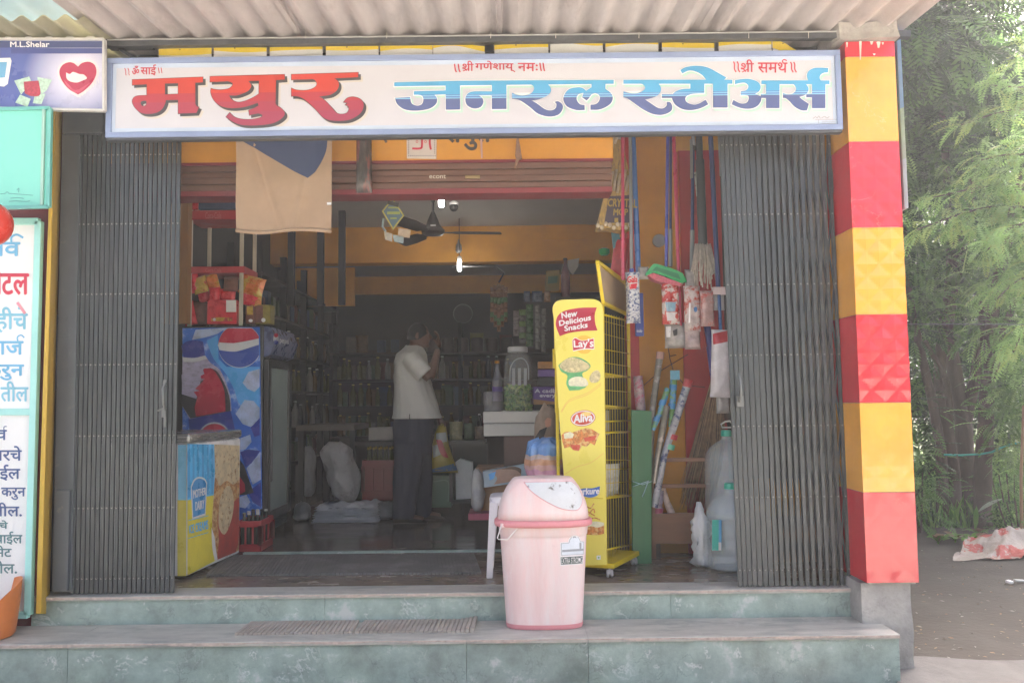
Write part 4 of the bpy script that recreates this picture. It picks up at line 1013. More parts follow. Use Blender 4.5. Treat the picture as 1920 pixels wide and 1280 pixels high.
b.use(PALEB).poly(Z5([(260,860,1),(330,840,1),(398,850),(398,890),(260,900)]), pl=PF, off=.001).use(FOOD).poly(Z5([(262,900,1),(300,875,1),(350,885,1),(398,870),(398,930),(340,940,1),(270,935)]), pl=PF, off=.0018); b.build('puffs_print', panel)
b = MB().use(WHITE).poly(Z5([(343,1088),(373,1087),(374,1118),(344,1119)]), pl=PF, off=.001).use(GRN).poly(ell(1030+359/3.876, 760+1103/3.876, 1.7, 1.7, 0, 10), pl=PF, off=.0018); b.build('vegetarian_mark', panel)
# frame, wires, shelves
fr = MB().use(YEL)
sp_ = lambda x, y, o_=0: PSd.at(x, y, o_)
for (a, b_) in (((1133, 572), (1139, 1058)), ((1181, 592), (1187, 1046))):
    fr.beam(sp_(*a, -.012), sp_(*b_, -.012), .022, .022, (0, 1, 0)); fr.beam(sp_(*a, -.012) + f*.30, sp_(*b_, -.012) + f*.28, .02, .02, (0, 1, 0))
fr.build('frame', rk, bevel=.003)
wires = MB().use(YEL)
for (xa_, ya_, xb_, yb_, r_) in ((1133,590,1181,602,.009),(1134,602,1181,614,.002),(1134,626,1181,638,.002),(1134,655,1182,663,.004),(1135,680,1182,687,.003),(1135,700,1182,707,.008),(1135,731,1182,735,.003),(1136,760,1182,765,.008),(1136,790,1183,788,.007),(1136,811,1183,809,.009),(1136,836,1184,838,.003),(1137,862,1184,862,.003),(1137,880,1184,878,.003),(1137,906,1184,902,.003),(1137,934,1185,928,.008),(1138,1030,1186,1020,.007)):
    wires.tube([sp_(xa_, ya_, -.004), sp_(xb_, yb_, -.004)], r_*.75, 6)
for k in range(9):
    q = (k + 1)/10
    wires.tube([sp_(1133 + 48*q, 586 + 10*q, -.02), sp_(1138 + 48*q, 1050 - 12*q, -.02)], .0019, 5)
wires.build('side_wires', rk, smooth_=True)
sh_ = MB().use(YEL)
for y0, y1 in ((700, 707), (762, 766), (811, 809), (934, 928)):
    p, q = sp_(1134, y0, -.012), sp_(1182, y1, -.012)
    for k in range(7): sh_.tube([p + f*(.01 + .27*k/6), q + f*(.01 + .27*k/6)], .0025, 5)
    for k in range(8): w_ = p.lerp(q, k/7); sh_.tube([w_, w_ + f*.28], .0025, 5)
sh_.build('shelf_wires', rk, smooth_=True)
CARD = mat('brown_card', (.40, .30, .19), .8, var=.12, sc=4)
p, q, r_, s_ = sp_(1133, 585, -.05), sp_(1181, 600, -.05), sp_(1186, 1040, -.05), sp_(1139, 1055, -.05)
MB().use(CARD).loft([[p + f*.16, q + f*.16, r_ + f*.16, s_ + f*.16], [p + f*.165, q + f*.165, r_ + f*.165, s_ + f*.165]]).build('card_back', rk)
hd = MB().use(CARD).slab([(1123, 497), (1172, 535), (1178, 588), (1131, 566)], PSd, .01).build('header_board', rk)
b = MB().use(YEL); cs = [(1119, 491), (1174, 531), (1181, 592), (1130, 568)]
for i in range(4): b.beam(PSd.at(*cs[i], .002), PSd.at(*cs[(i+1) % 4], .002), .02, .022, (0, 1, 0))
b.build('header_frame', rk, bevel=.002)
b0 = pz(1151, 1066, .055); b1 = pz(1199, 1041, .055)
MB().use(YEL).loft([[b0 + Vector((0, 0, dz_)), b1 + Vector((0, 0, dz_)), b1 + f*.40 + Vector((0, 0, dz_)), b0 + f*.42 + Vector((0, 0, dz_))] for dz_ in (0, .03)]).build('base', rk, bevel=.004)
CAS = mat('caster_grey', (.5, .47, .48), .4)
for p in (b0 + f*.03 + u*.02, b1 + f*.03 - u*.03, b0 + f*.38 + u*.02, b1 + f*.36 - u*.03):
    p = Vector((p.x, p.y, 0)); m = MB().use(CAS)
    for d in (-.012, .012): m.lathe(p + u*0 + Vector((d, 0, .024)), [(.001, -.007), (.022, -.007), (.024, 0), (.022, .007), (.001, .007)], 16, rot=Matrix.Rotation(R(90), 3, 'Y'))
    m.box(p + Vector((-.006, -.01, .02)), p + Vector((.006, .01, .056))); m.build('castor', rk, smooth_='auto')
for side, y in ((0, 672), (1, 755), (2, 842)):
    m = MB().use(YEL); m.box(px(1036 + side*4, y - 18, A.y + .16), px(1046 + side*4, y + 18, A.y + .18)); m.build('hook_plate', rk)

def pillow(mb, pl_or_c, w, h, t, rot=None, seed=0, crimp=.012, n=10):
    """a filled plastic or foil packet: flat crimped ends, crumpled middle"""
    q = Euler(rot).to_matrix() if rot else Matrix.Identity(3); c = Vector(pl_or_c)
    for s in (-1, 1):
        def fn(a, b_):
            x = (a - .5)*w; z = (b_ - .5)*h
            ex = max(0, 1 - abs(2*a - 1)**4) ** .5; ez = max(0, 1 - abs(2*b_ - 1)**5) ** .7
            d = t/2*ex*ez*(1 + .35*noise.noise((x*28 + seed, z*24, seed*1.7))) + .0015
            x *= 1 - .06*ez
            return c + q @ Vector((x, s*d, z))
        mb.grid(fn, n, n + 2)
    return mb
PK_W = mat('foil_white', (.66, .66, .62), .28, .1, var=.15, sc=14); PK_Y = mat('foil_yellow', (.64, .50, .05), .3, .1, var=.15, sc=14)
wl = ['white snack pouch in the yellow rack, nearest its front panel', 'second snack pouch from the front panel in the yellow rack', 'third snack pouch from the front panel in the yellow rack', 'snack pouch in the yellow rack beside its back post']
for i, (x, y, m_) in enumerate(((1142, 900, PK_Y), (1151, 902, PK_W), (1163, 900, PK_W), (1173, 898, PK_W))):
    p = sp_(x, y, -.09); b = MB().use(m_); pillow(b, p, .11, .20, .05, (.05, 0, math.atan2(u.y, u.x) - 1.1 + i*.1), i*3.1)
    tag(b.build('snack_pouch', smooth_=True), wl[i].replace('white', 'yellow'), 'packet', 'pouches in the yellow snack rack')

# ------------------------------------------------------------------ ice cream freezer
p1 = pz(351, 1080, .02); p2 = pz(449, 1036, .02); su = (p2 - p1).normalized(); sn = Vector((su.y, -su.x, 0))
SF = Plane(p1, sn); fz = thing('ice_cream_freezer', 'chest freezer with blue, yellow and ice cream cone graphics beside the left gate', 'freezer', (p1.x - .3, p1.y + .4, 0))
ztop = SF.at(351, 832).z; back = -sn*.62
FW = mat('freezer_white', (.78, .78, .79), .3, var=.04)
MB().use(FW).loft([[p1, p2, p2 + back, p1 + back], [p + Vector((0, 0, ztop - .02)) for p in (p1, p2, p2 + back, p1 + back)]]).build('body', fz, bevel=.012)
lidp = [p1 - su*.01 + sn*.008, p2 + su*.01 + sn*.008, p2 + back, p1 + back - su*.01]
zl_ = SF.at(351, 813).z
MB().use(mat('brushed_metal', (.5, .5, .48), .25, .7, var=.1, sc=6, stretch=(1, 1, 20))).loft([[Vector((p.x, p.y, z)) for p in lidp] for z in (ztop + .002, zl_)]).build('lid', fz, bevel=.018)
EP = Plane(p1 - su*.002, -su)
b = MB().use(mat('pack_light_blue', (.25, .58, .78), .3)).poly(rect(334, 834, 349.5, 937), pl=EP, off=.002).use(mat('pack_yellow', (.72, .62, .12), .3)).poly(rect(333, 937, 349.5, 1079), pl=EP, off=.002); b.build('end_print', fz)
Z7 = lambda pts: smooth([(310 + p[0]/4.265, 800 + p[1]/4.265, *p[2:]) for p in pts])
PBL = mat('pack_blue', (.11, .50, .86), .3); PDB = mat('pack_stripe', (.07, .34, .68), .3)
b = MB().use(PBL).poly(Z7([(175,136),(388,140),(395,340,1),(385,545),(175,585)]), pl=SF, off=.0015)
b.use(PDB)
for x in (180, 215, 250, 290, 330, 365): b.poly(Z7([(x, 140), (x+16, 140), (x+16, 560 - (x-180)*.15), (x, 565 - (x-180)*.15)]), pl=SF, off=.0021)
b.use(mat('pack_yellow2', (.74, .64, .07), .3)).poly(Z7([(175,585),(385,545),(372,800,1),(398,1068),(175,1185)]), pl=SF, off=.0015); b.build('side_print', fz)
WAF = mat('waffle_brown', (.42, .19, .07), .5, var=.5, sc=38, col2=(.62, .42, .2), thr=(.47, .55), dsc=26); CRM = mat('cream_scoop', (.60, .50, .32), .5, var=.3, sc=22, col2=(.3, .16, .07), thr=(.55, .62), dsc=20)
b = MB().use(CRM).poly(Z7([(390,140),(592,148),(592,420),(540,470,1),(490,440,1),(430,480,1),(398,400,1)]), pl=SF, off=.0015)
b.use(WAF).poly(Z7([(398,400,1),(430,470,1),(490,430,1),(540,460,1),(592,420),(585,985),(560,1000),(395,1068),(372,800,1),(385,560,1)]), pl=SF, off=.0016)
b.use(mat('cone_red', (.42, .06, .05), .4, var=.3, sc=12)).poly(Z7([(420,700,1),(500,640,1),(585,560),(585,900,1),(560,1000),(410,1062),(425,900,1)]), pl=SF, off=.0022)
b.use(CRM).poly(Z7([(440,560,1),(490,470,1),(530,500,1),(545,620,1),(520,760,1),(470,860,1),(425,800,1),(425,660,1)]), pl=SF, off=.0028)
b.use(WHITE).poly(Z7([(365,800),(390,880,1),(400,970,1),(415,1058),(392,1068),(372,960,1)]), pl=SF, off=.0028); b.build('cone_print', fz)
b = MB().use(WHITE).poly(Z7([(200,472),(225,420,1),(265,398,1),(310,410,1),(330,445),(318,704),(212,738)]), pl=SF, off=.003).use(mat('logo_blue', (.06, .28, .60), .3)).poly(Z7([(208,480),(230,432,1),(265,412,1),(305,424,1),(322,452),(312,690),(218,722)]), pl=SF, off=.0036)
b.use(WHITE); z7q = lambda q: [(310 + x/4.265, 800 + y/4.265) for x, y in q]
text(b, 'MOTHER', z7q([(216,505),(320,482),(318,540),(220,572)]), SF, .0044, bold=.25); text(b, 'DAIRY', z7q([(234,600),(306,580),(304,650),(236,668)]), SF, .0044, bold=.25); b.build('dairy_logo', fz)
b = MB().use(PBL); text(b, 'ICE CREAMS', z7q([(186,788),(338,742),(338,815),(190,852)]), SF, .003, bold=.35); stroke(b, z7q([(180,748),(340,708)]), .6, SF, .003); stroke(b, z7q([(180,890),(340,842)]), .6, SF, .003); b.build('lettering', fz)

# ------------------------------------------------------------------ drinks fridge
YF = 1.69; PFr = YP(YF)
xl, xr = px(340, 800, YF).x, px(491, 900, YF).x; zt_ = px(400, 611, YF).z
fd = thing('drinks_fridge', 'tall glass-door drinks fridge with blue bottle and globe graphics on its side', 'fridge', ((xl+xr)/2, YF + .35, 0))
MB().use(mat('fridge_black', (.02, .02, .022), .35, var=.1)).box((xl, YF + .004, .06), (xr, YF + .70, zt_)).build('body', fd, bevel=.012)
ICE = mat('ice_print', (.05, .17, .66), .25, var=.25, sc=6, col2=(.40, .60, .88), thr=(.52, .66), dsc=6, rvar=.05)
panel = MB().use(ICE).slab([(342, 615), (487, 613), (492.5, 1020), (342, 1020)], PFr, .004).build('side_panel', fd)
Z6 = lambda pts: smooth([(320 + p[0]/5.333, 590 + p[1]/5.333, *p[2:]) for p in pts])
PB = mat('print_royal_blue', (.035, .055, .34), .25, var=.15, sc=8); PR = mat('print_red', (.50, .03, .07), .25, var=.1, sc=5); PWh = mat('print_white', (.66, .68, .72), .3, var=.06); PLi = mat('print_lilac', (.45, .42, .58), .3, var=.3, sc=14, stretch=(1, 1, 2)); PDk = mat('print_dark', (.03, .03, .04), .3); SKY = mat('print_sky_blue', (.09, .40, .84), .25, var=.12, sc=5)
b = MB().use(SKY).poly(Z6([(360,260),(470,200),(480,440),(560,520),(890,520),(890,940),(700,900,1),(640,760,1),(560,600,1),(430,440,1)]), pl=PFr, off=.001)
b.use(mat('print_cube', (.42, .52, .74), .3, var=.3, sc=12)).poly(Z6([(720,680),(780,570),(890,540),(890,720),(840,770),(770,740)]), pl=PFr, off=.0018)
b.poly(Z6([(650,990),(740,850),(830,860),(890,930),(890,1060),(800,1120),(720,1090)]), pl=PFr, off=.0018).poly(Z6([(560,130),(250,150),(215,250),(330,230),(470,190)]), pl=PFr, off=.0018)
b.poly(Z7([(600,90),(680,60),(690,120),(640,180),(600,180)]), pl=PFr, off=.0018).poly(Z7([(650,330),(720,250),(760,200),(765,420),(700,460)]), pl=PFr, off=.0018).poly(Z7([(595,560),(650,540),(680,600),(640,650),(595,640)]), pl=PFr, off=.0018)
b.use(PB).poly(Z7([(600,200),(660,180),(760,190),(690,290),(640,320)]), pl=PFr, off=.0022).poly(Z6([(800,1130),(890,1030),(890,1200),(840,1220)]), pl=PFr, off=.0022).poly(Z7([(660,520),(765,440),(765,640),(700,600)]), pl=PFr, off=.0022); b.build('ice_print', panel)
b = MB().use(PLi).poly(Z6([(120,420),(350,410),(400,480,1),(500,560,1),(590,780,1),(610,960),(190,1040),(110,900)]), pl=PFr, off=.0026)
b.use(PB).poly(Z6([(108,310),(160,268,1),(240,255,1),(325,268),(345,405),(240,430,1),(130,425)]), pl=PFr, off=.0032)
b.use(PWh).poly(Z6([(120,425),(240,432,1),(345,408),(365,440),(250,470,1),(130,470)]), pl=PFr, off=.0032)
b.use(PDk).poly(Z6([(400,530),(470,570,1),(545,700,1),(590,830,1),(600,965),(200,1035),(110,900),(108,790),(260,840),(330,540)]), pl=PFr, off=.0032)
b.use(PR).poly(Z6([(340,535),(420,545,1),(490,640,1),(540,770,1),(550,965),(255,1015),(240,930),(270,820),(225,760),(330,660),(300,620)]), pl=PFr, off=.0038)
b.use(PLi).poly(Z6([(110,600),(320,540),(340,590),(250,640),(345,640),(200,720),(290,760),(120,790)]), pl=PFr, off=.0044)
b.use(PB).poly(Z6([(180,1045),(400,1000,1),(602,960),(655,1190),(560,1240),(200,1240)]), pl=PFr, off=.0044)
b.use(PWh).poly(ell(320 + 440/5.333, 590 + 1210/5.333, 29, 26), pl=PFr, off=.005).use(PR).poly(ell(320 + 440/5.333, 590 + 1210/5.333, 26, 23), pl=PFr, off=.0056)
b.use(PDk).poly(Z7([(596,260),(632,310),(708,525),(650,540),(596,545)]), pl=PFr, off=.0032).use(PR).poly(Z7([(596,395),(636,455),(640,515),(596,540)]), pl=PFr, off=.0038); b.build('bottle_print', panel)
cx, cy_, rr_ = 320 + 692/5.333, 590 + 312/5.333, 40
def clipc(y0f, y1f):
    pts = []
    for k in range(40):
        x = cx - rr_ + 2*rr_*k/39
        if x > 487.3: break
        dy = math.sqrt(max(0, rr_**2 - (x-cx)**2)); pts.append((x, max(cy_ - dy, 615.6), cy_ + dy))
    return pts
wave = lambda x: 590 + (280 - 40*math.sin((x - 445)/48*math.pi*.9) if x < 0 else 590) if False else 0
def w1(x): t_ = (x - (cx - rr_))/(2*rr_); return 590 + (275 + 10*math.sin(t_*3) - 45*max(0, t_ - .35)/.65)/5.333
def w2(x): t_ = (x - (cx - rr_))/(2*rr_); return 590 + (350 + 18*math.sin(t_*4.2) - 40*max(0, t_ - .4)/.6)/5.333
pc = clipc(0, 0); V2 = lambda x, y: Vector((x, y))
cl = lambda y, a, b_: min(max(y, a), b_)
b = MB().use(PWh).poly([V2(x - (1 if i == 0 else 0), a - .9) for i, (x, a, c_) in enumerate(pc)] + [V2(x, c_ + 1.2) for x, a, c_ in reversed(pc)], pl=PFr, off=.005)
b.use(PR).poly([V2(x, a) for x, a, c_ in pc] + [V2(x, cl(w1(x), a, c_)) for x, a, c_ in reversed(pc)], pl=PFr, off=.0058)
b.use(mat('print_blue', (.04, .09, .42), .25)).poly([V2(x, cl(w2(x), a, c_)) for x, a, c_ in pc] + [V2(x, c_) for x, a, c_ in reversed(pc)], pl=PFr, off=.0058); b.build('globe_logo', panel)
# door on the right-hand face
PD = Plane((xr, YF, 0), (1, 0, 0))
dr = MB().use(mat('fridge_black'))
z0, z1 = .16, zt_ - .26
for a, b_ in (((YF+.02, z0), (YF+.09, z1)), ((YF+.60, z0), (YF+.68, z1)), ((YF+.09, z0), (YF+.60, z0+.07)), ((YF+.09, z1-.06), (YF+.60, z1))): dr.box((xr + .002, a[0], a[1]), (xr + .04, b_[0], b_[1]))
door = dr.build('door', fd, bevel=.004)
MB().use(mat('door_glass', (.30, .37, .36), .12, var=.1, sc=2)).box((xr + .01, YF + .09, z0 + .07), (xr + .024, YF + .60, z1 - .06)).build('pane', door)
MB().use(STEEL).box((xr + .04, YF + .035, z0 + .3), (xr + .065, YF + .06, z1 - .3)).build('handle', door, bevel=.006)
b = MB().use(mat('header_print', (.09, .11, .22), .3, var=.4, sc=14)); b.loft([[Vector((xr + x, y, z)) for x, z in ((0, zt_ - .24), (.05, zt_ - .22), (.09, zt_ - .10), (.05, zt_ - .01), (0, zt_ - .005))] for y in (YF + .02, YF + .68)]); hd = b.build('header', fd)
b = MB().use(PWh); hpn = Plane((xr + .072, YF + .3, zt_ - .17), (.9, 0, -.3)); b.poly(ell(516, 634, 5, 10), pl=hpn, off=.006).use(PR).poly(ell(516, 628, 4, 4), pl=hpn, off=.007).use(PB).poly(ell(516, 641, 4, 4), pl=hpn, off=.007); b.use(PWh); text(b, 'pepsi', [(523, 632), (540, 635), (540, 648), (523, 645)], hpn, .007, bold=.3); b.build('header_logo', hd)
g_ = MB().use(STEEL)
for k in range(5): g_.box((xr + .002, YF + .04, .07 + k*.016), (xr + .012, YF + .66, .078 + k*.016))
g_.build('grille', fd)
# red display rack on the fridge, with packets
rd = thing('red_display_rack', 'red shelf rack with cream posts standing on top of the drinks fridge', 'rack', (px(405, 610, 1.85).x, 1.9, zt_))
RB = mat('rack_red', (.42, .03, .04), .4, var=.12); FAINT = mat('rack_faint', (.5, .12, .12), .4)
CP = mat('rack_cream', (.5, .45, .36), .5)
ya_, yb_ = 1.76, 2.08
x0, x1 = px(351, 500, ya_).x, px(457, 500, ya_).x
for y0, y1 in ((500, 512), (395, 412)):
    s_ = MB().use(RB).box((x0 - .01, ya_ - .01, px(400, y1, ya_).z), (x1 + .01, yb_, px(400, y0, ya_).z)).build('shelf', rd, bevel=.003)
    b = MB().use(FAINT); text(b, 'Coca-Cola', (385, y0 + 3, 415, y1 - 2), YP(ya_ - .011), .001); b.build('faint_lettering', s_)
for x, y in ((x0 + .02, ya_), (x1 - .02, ya_), (x0 + .06, yb_ - .03), (x1 - .01, yb_ - .03)): MB().use(CP).box((x - .014, y - .0, zt_), (x + .014, y + .02, px(400, 393, ya_).z)).build('post', rd, bevel=.002)
PK = {'r': mat('packet_red', (.62, .035, .05), .3, var=.25, sc=16), 'o': mat('packet_orange', (.62, .18, .04), .3, var=.3, sc=20, col2=(.55, .38, .06), thr=(.5, .56), dsc=14), 'y': mat('packet_gold', (.5, .33, .05), .3, var=.3, sc=18, col2=(.4, .04, .04), thr=(.52, .56), dsc=12), 'b': mat('packet_brown', (.16, .06, .04), .35, var=.3, sc=16), 'w': PK_W}
pk = [(353,512,372,548,'r','crumpled red packet at the back left of the rack beside its post'),(410,543,442,563,'r','glossy red packet lying on the big red box'),(470,556,490,578,'o','orange packet under the gold one at the right end'),(363,520,388,548,'y','large red packet with a gold patch, top left of the red rack'),(388,515,410,545,'o','orange packet beside the gold-patched one on the rack'),(372,538,392,565,'r','small red packet in the middle of the rack pile'),(393,540,412,566,'r','red packet with a white spot in the rack pile'),(344,568,366,608,'r','crumpled red packet poking out left of the rack'),(362,568,392,608,'b','brown packet at the front left of the rack pile'),(420,520,446,545,'b','dark round packet behind the right post of the rack'),(450,520,496,552,'o','bulging gold and red packet sticking out right of the rack'),(455,545,488,572,'r','red packet hanging over the right end of the rack')]
for i, (a, b_, c_, d, k, lab) in enumerate(pk):
    y = 1.80 + .03*(i % 3); p, q = px(a, b_, y), px(c_, d, y); m = MB().use(PK[k])
    pillow(m, (p + q)/2, abs(q.x - p.x)*1.1, abs(p.z - q.z)*1.1, .06, (0, random.uniform(-.3, .3), random.uniform(-.2, .2)), i*2.3)
    tag(m.build('snack_packet', smooth_=True), lab, 'packet', 'packets on the red rack')
def carton(x0, y0, x1, y1, Y, depth, m, lab, name='carton', cat='box', rot=0, deco=None, parent_deco='print'):
    p, q = px(x0, y1, Y), px(x1, y0, Y)
    t = thing(name, lab, cat, ((p.x+q.x)/2, Y + depth/2, p.z))
    MB().use(m).box((p.x, Y, p.z), (q.x, Y + depth, q.z)).build('shell', t, bevel=.004)
    if deco: d_ = MB(); deco(d_, YP(Y)); d_.build(parent_deco, t)
    return t
carton(388, 562, 444, 608, 1.77, .16, PK['r'], 'big bright red box at the front of the rack pile', 'snack_box', 'box', deco=lambda d, P: (d.use(WHITE).poly(rect(424, 562.5, 443, 585), pl=P, off=.001), d.use(PK['y']).poly(rect(396, 595, 436, 602), pl=P, off=.001), d.use(WHITE).poly(ell(402, 599, 3, 3), pl=P, off=.002)))
carton(460, 573, 476, 607, 1.79, .12, PK['b'], 'brown and yellow box standing at the right end of the fridge top', 'snack_box', 'box', deco=lambda d, P: (d.use(PK['y']).poly(rect(463, 574, 474, 590), pl=P, off=.001), d.use(WHITE).poly(ell(470, 601, 4, 3), pl=P, off=.001)))
carton(478, 571, 507, 607, 1.83, .12, mat('box_olive', (.22, .18, .03), .4, var=.3, sc=20), 'olive box at the outer right end of the fridge top', 'snack_box', 'box', deco=lambda d, P: (d.use(PK['b']).poly(rect(479, 573, 493, 605), pl=P, off=.001), d.use(WHITE).poly(ell(494, 600, 4, 4), pl=P, off=.002)))
carton(372, 360, 462, 393, 1.78, .2, mat('biscuit_box_navy', (.035, .05, .12), .35, var=.2, sc=6), 'dark blue biscuit box lettered in white on top of the red rack', 'biscuit_box', 'box', deco=lambda d, P: (d.use(PWh), text(d, 'OREO', [(384, 365), (456, 362), (456, 376), (385, 380)], P, .002, bold=.9)), parent_deco='lettering')
carton(357, 362, 371, 393, 1.79, .2, PK['r'], 'narrow red carton beside the dark blue biscuit box', 'biscuit_box', 'box')
# bottle crates
def crate(x0, y0, x1, y1, Y, depth, m, lab, nb_=(4, 3), capm=None, grp=None):
    p, q = px(x0, y1, Y), px(x1, y0, Y); t = thing('bottle_crate', lab, 'crate', ((p.x+q.x)/2, Y + depth/2, p.z), grp)
    h = q.z - p.z; w_ = q.x - p.x; b = MB().use(m)
    def wall(a, c_, n, out):
        d = (c_ - a); 
        b.beam(a + Vector((0,0,h*.12)), c_ + Vector((0,0,h*.12)), .012, h*.24, (0,0,1)); b.beam(a + Vector((0,0,h*.9)), c_ + Vector((0,0,h*.9)), .014, h*.2, (0,0,1))
        for k in range(n + 1):
            p_ = a + d*(k/n); b.beam(p_ + Vector((0,0,h*.2)), p_ + Vector((0,0,h*.85)), .012 if 0 < k < n else .03, .012 if 0 < k < n else .03, (0,1,0))
    a = Vector((p.x, Y, p.z)); b1_ = Vector((q.x, Y, p.z)); c1 = Vector((q.x, Y + depth, p.z)); d1 = Vector((p.x, Y + depth, p.z))
    wall(a, b1_, 3, 0); wall(b1_, c1, 3, 0); wall(c1, d1, 3, 0); wall(d1, a, 3, 0); b.box(a, c1 + Vector((0, 0, .008)))
    b.build('crate_frame', t, bevel=.002); return t, p, q
CR = mat('crate_red', (.40, .03, .04), .4, var=.15, sc=8)
cr1, p, q = crate(446, 976, 488, 1034, 1.36, .30, CR, 'red plastic bottle crate on the floor beside the ice cream freezer')
def bottle(c, h, r_, m, cap, lab, grp, name='bottle', cat='bottle', n=12, prof=None, label=None):
    t = thing(name, lab, cat, c, grp)
    pr = prof or [(.3, 0), (1, .015), (1, .55), (.85, .66), (.42, .82), (.36, .93), (.36, .955)]
    MB().use(m).lathe(c, [(r_*a, h*z) for a, z in pr], n).build('glass', t, smooth_=True)
    MB().use(cap).lathe(c, [(r_*.1, h*.945), (r_*.46, h*.945), (r_*.46, h*.99), (r_*.2, h)], n).build('cap', t, smooth_='auto')
    if label: MB().use(label).lathe(c, [(r_*1.02, h*.2), (r_*1.02, h*.48)], n, cap=False).build('label', t, smooth_=True)
    return t
GLD = mat('dark_bottle', (.03, .03, .025), .1, var=.1); CAPW = mat('cap_white', (.6, .6, .58), .4); CAPY = mat('cap_gold', (.5, .36, .08), .4); GLC = mat('clear_bottle', (.35, .36, .33), .1, var=.1)
for i in range(4):
    for j in range(3):
        c = Vector((p.x + .03 + (q.x - p.x - .06)*i/3, 1.40 + .10*j, .012)); bottle(c, .26, .028, GLD, CAPW if (i + j) % 2 else BLACK, 'dark empty bottle in the red crate beside the ice cream freezer', 'bottles in the red crate by the freezer')

# ------------------------------------------------------------------ brooms, mops and packs hung at the right of the opening
YH = .62
def C_(h, k=1): return H(h, k)
PCOL = {'pink': mat('pole_pink', (.45, .05, .10), .3, var=.08), 'blue': mat('pole_blue', (.05, .12, .32), .3, var=.1), 'violet': mat('pole_violet', (.08, .09, .40), .3, var=.1), 'grey': mat('pole_grey', (.25, .26, .25), .35, .3, var=.1),
        'navy': mat('pole_navy', (.03, .04, .14), .35, var=.1), 'dark': mat('pole_dark', (.025, .028, .03), .5, var=.2), 'steel': mat('pole_steel', (.42, .42, .42), .3, .7, var=.1), 'lred': mat('pole_red', (.42, .05, .05), .35)}
def pole(name, lab, cat, segs, Y, group='mops and brooms hung at the right of the opening'):
    """segs: (colour, x0,y0, x1,y1, half width in photo px, part name)"""
    b0 = px(segs[-1][3], segs[-1][4], Y)
    t = thing(name, lab, cat, b0, group)
    for col, x0, y0, x1, y1, r_, nm in segs:
        p, q = px(x0, y0, Y), px(x1, y1, Y); rr = r_*(Y + 4.6)/F
        MB().use(PCOL[col]).tube([p, p.lerp(q, .5), q], rr, 12).build(nm, t, smooth_='auto')
    return t
def hang(t, x, Y, y=250): MB().use(BLACK).tube([px(x, y, Y), px(x, y, Y) + Vector((0, 0, .25))], .002, 5).build('hanging_loop', t)
t1 = pole('mop', 'bright pink mop handle hanging in front of the brown mop pack', 'mop', [('pink', 1167, 190, 1168, 525, 3.2, 'handle')], .54)
t2 = pole('mop', 'pale grey mop handle hanging beside the thick blue one, speckled head in a bag', 'mop', [('grey', 1181, 190, 1184, 506, 3.2, 'handle'), ('violet', 1184, 504, 1185, 520, 4.5, 'collar')], .60)
t3 = pole('mop', 'thick blue mop handle hanging left of the bare orange wall', 'mop', [('blue', 1184, 190, 1197, 512, 5.2, 'handle')], .66)
t4 = pole('broom', 'violet-blue broom handle ending at the green dustpan', 'broom', [('violet', 1253, 190, 1249, 500, 3.0, 'handle')], .70)
t5 = pole('broom', 'slim handle, navy above and grey below, ending behind the green dustpan', 'broom', [('navy', 1258, 190, 1257, 432, 2.6, 'handle'), ('grey', 1257, 430, 1257, 500, 3.8, 'sleeve')], .72)
t6 = pole('floor_wiper', 'long pinkish red wiper handle with a white plastic foot', 'wiper', [('pink', 1261, 190, 1276, 612, 3.4, 'handle'), ('steel', 1275.6, 606, 1276, 622, 2.6, 'ferrule')], .64)
MB().use(WHITE).loft([[px(1269, 645, .64), px(1284, 645, .64), px(1284, 645, .66), px(1269, 645, .66)], [px(1272, 620, .64), px(1280, 620, .64), px(1280, 620, .66), px(1272, 620, .66)]]).build('foot', t6, bevel=.003)
t7 = pole('mop', 'navy mop handle with a grey lower sleeve in front of the red pilaster', 'mop', [('navy', 1300, 190, 1298, 440, 3.4, 'handle'), ('grey', 1298, 432, 1297, 520, 4.2, 'sleeve'), ('grey', 1297, 262, 1297.5, 335, 3.6, 'sleeve')], .74)
t8 = pole('mop', 'black bundle handle with pale metal bands above the string mop head', 'mop', [('dark', 1308, 190, 1312, 300, 6.5, 'handle'), ('dark', 1312, 300, 1318, 462, 8.5, 'handle'), ('steel', 1300, 255, 1303, 282, 2.4, 'band'), ('steel', 1304, 323, 1308, 368, 2.6, 'band')], .66)
t9 = pole('floor_wiper', 'dark blue wiper handle beside the right folding gate with a pale pink block', 'wiper', [('navy', 1329, 190, 1347, 545, 4.6, 'handle'), ('blue', 1348, 552, 1351, 618, 3.2, 'handle')], .58)
MB().use(mat('pale_pink_block', (.6, .5, .5), .4)).box(px(1337, 552, .56), px(1363, 539, .60)).build('block', t9, bevel=.003)
t10 = pole('broom', 'grey-green broom handle hanging close to the edge of the right gate', 'broom', [('grey', 1345, 190, 1352, 330, 2.6, 'handle')], .52)
tw2 = pole('broom', 'slender orange-red rod hanging beside the pinkish red wiper handle', 'broom', [('lred', 1269, 285, 1273, 470, 1.5, 'handle')], .68)
# string mop head
STR = mat('mop_string', (.50, .45, .38), .9, var=.25, sc=30)
rm = random.Random(5); b = MB().use(STR)
for i in range(46):
    a = rm.uniform(-1, 1); xt = 1318 + a*14; xb = 1321 + a*23 + rm.uniform(-3, 3); yb = rm.uniform(505, 546) - abs(a)*10; dy = rm.uniform(-.03, .03); Y = .60 + dy
    b.tube([px(xt, 458 + rm.uniform(-2, 3), .61 + dy*.5), px(xt + (xb-xt)*.5 + rm.uniform(-2, 2), 485, Y), px(xb, (485+yb)/2 + 8, Y), px(xb + rm.uniform(-2, 2), yb, Y)], .0042, 5)
mh = b.build('string_head', t8, smooth_=True)
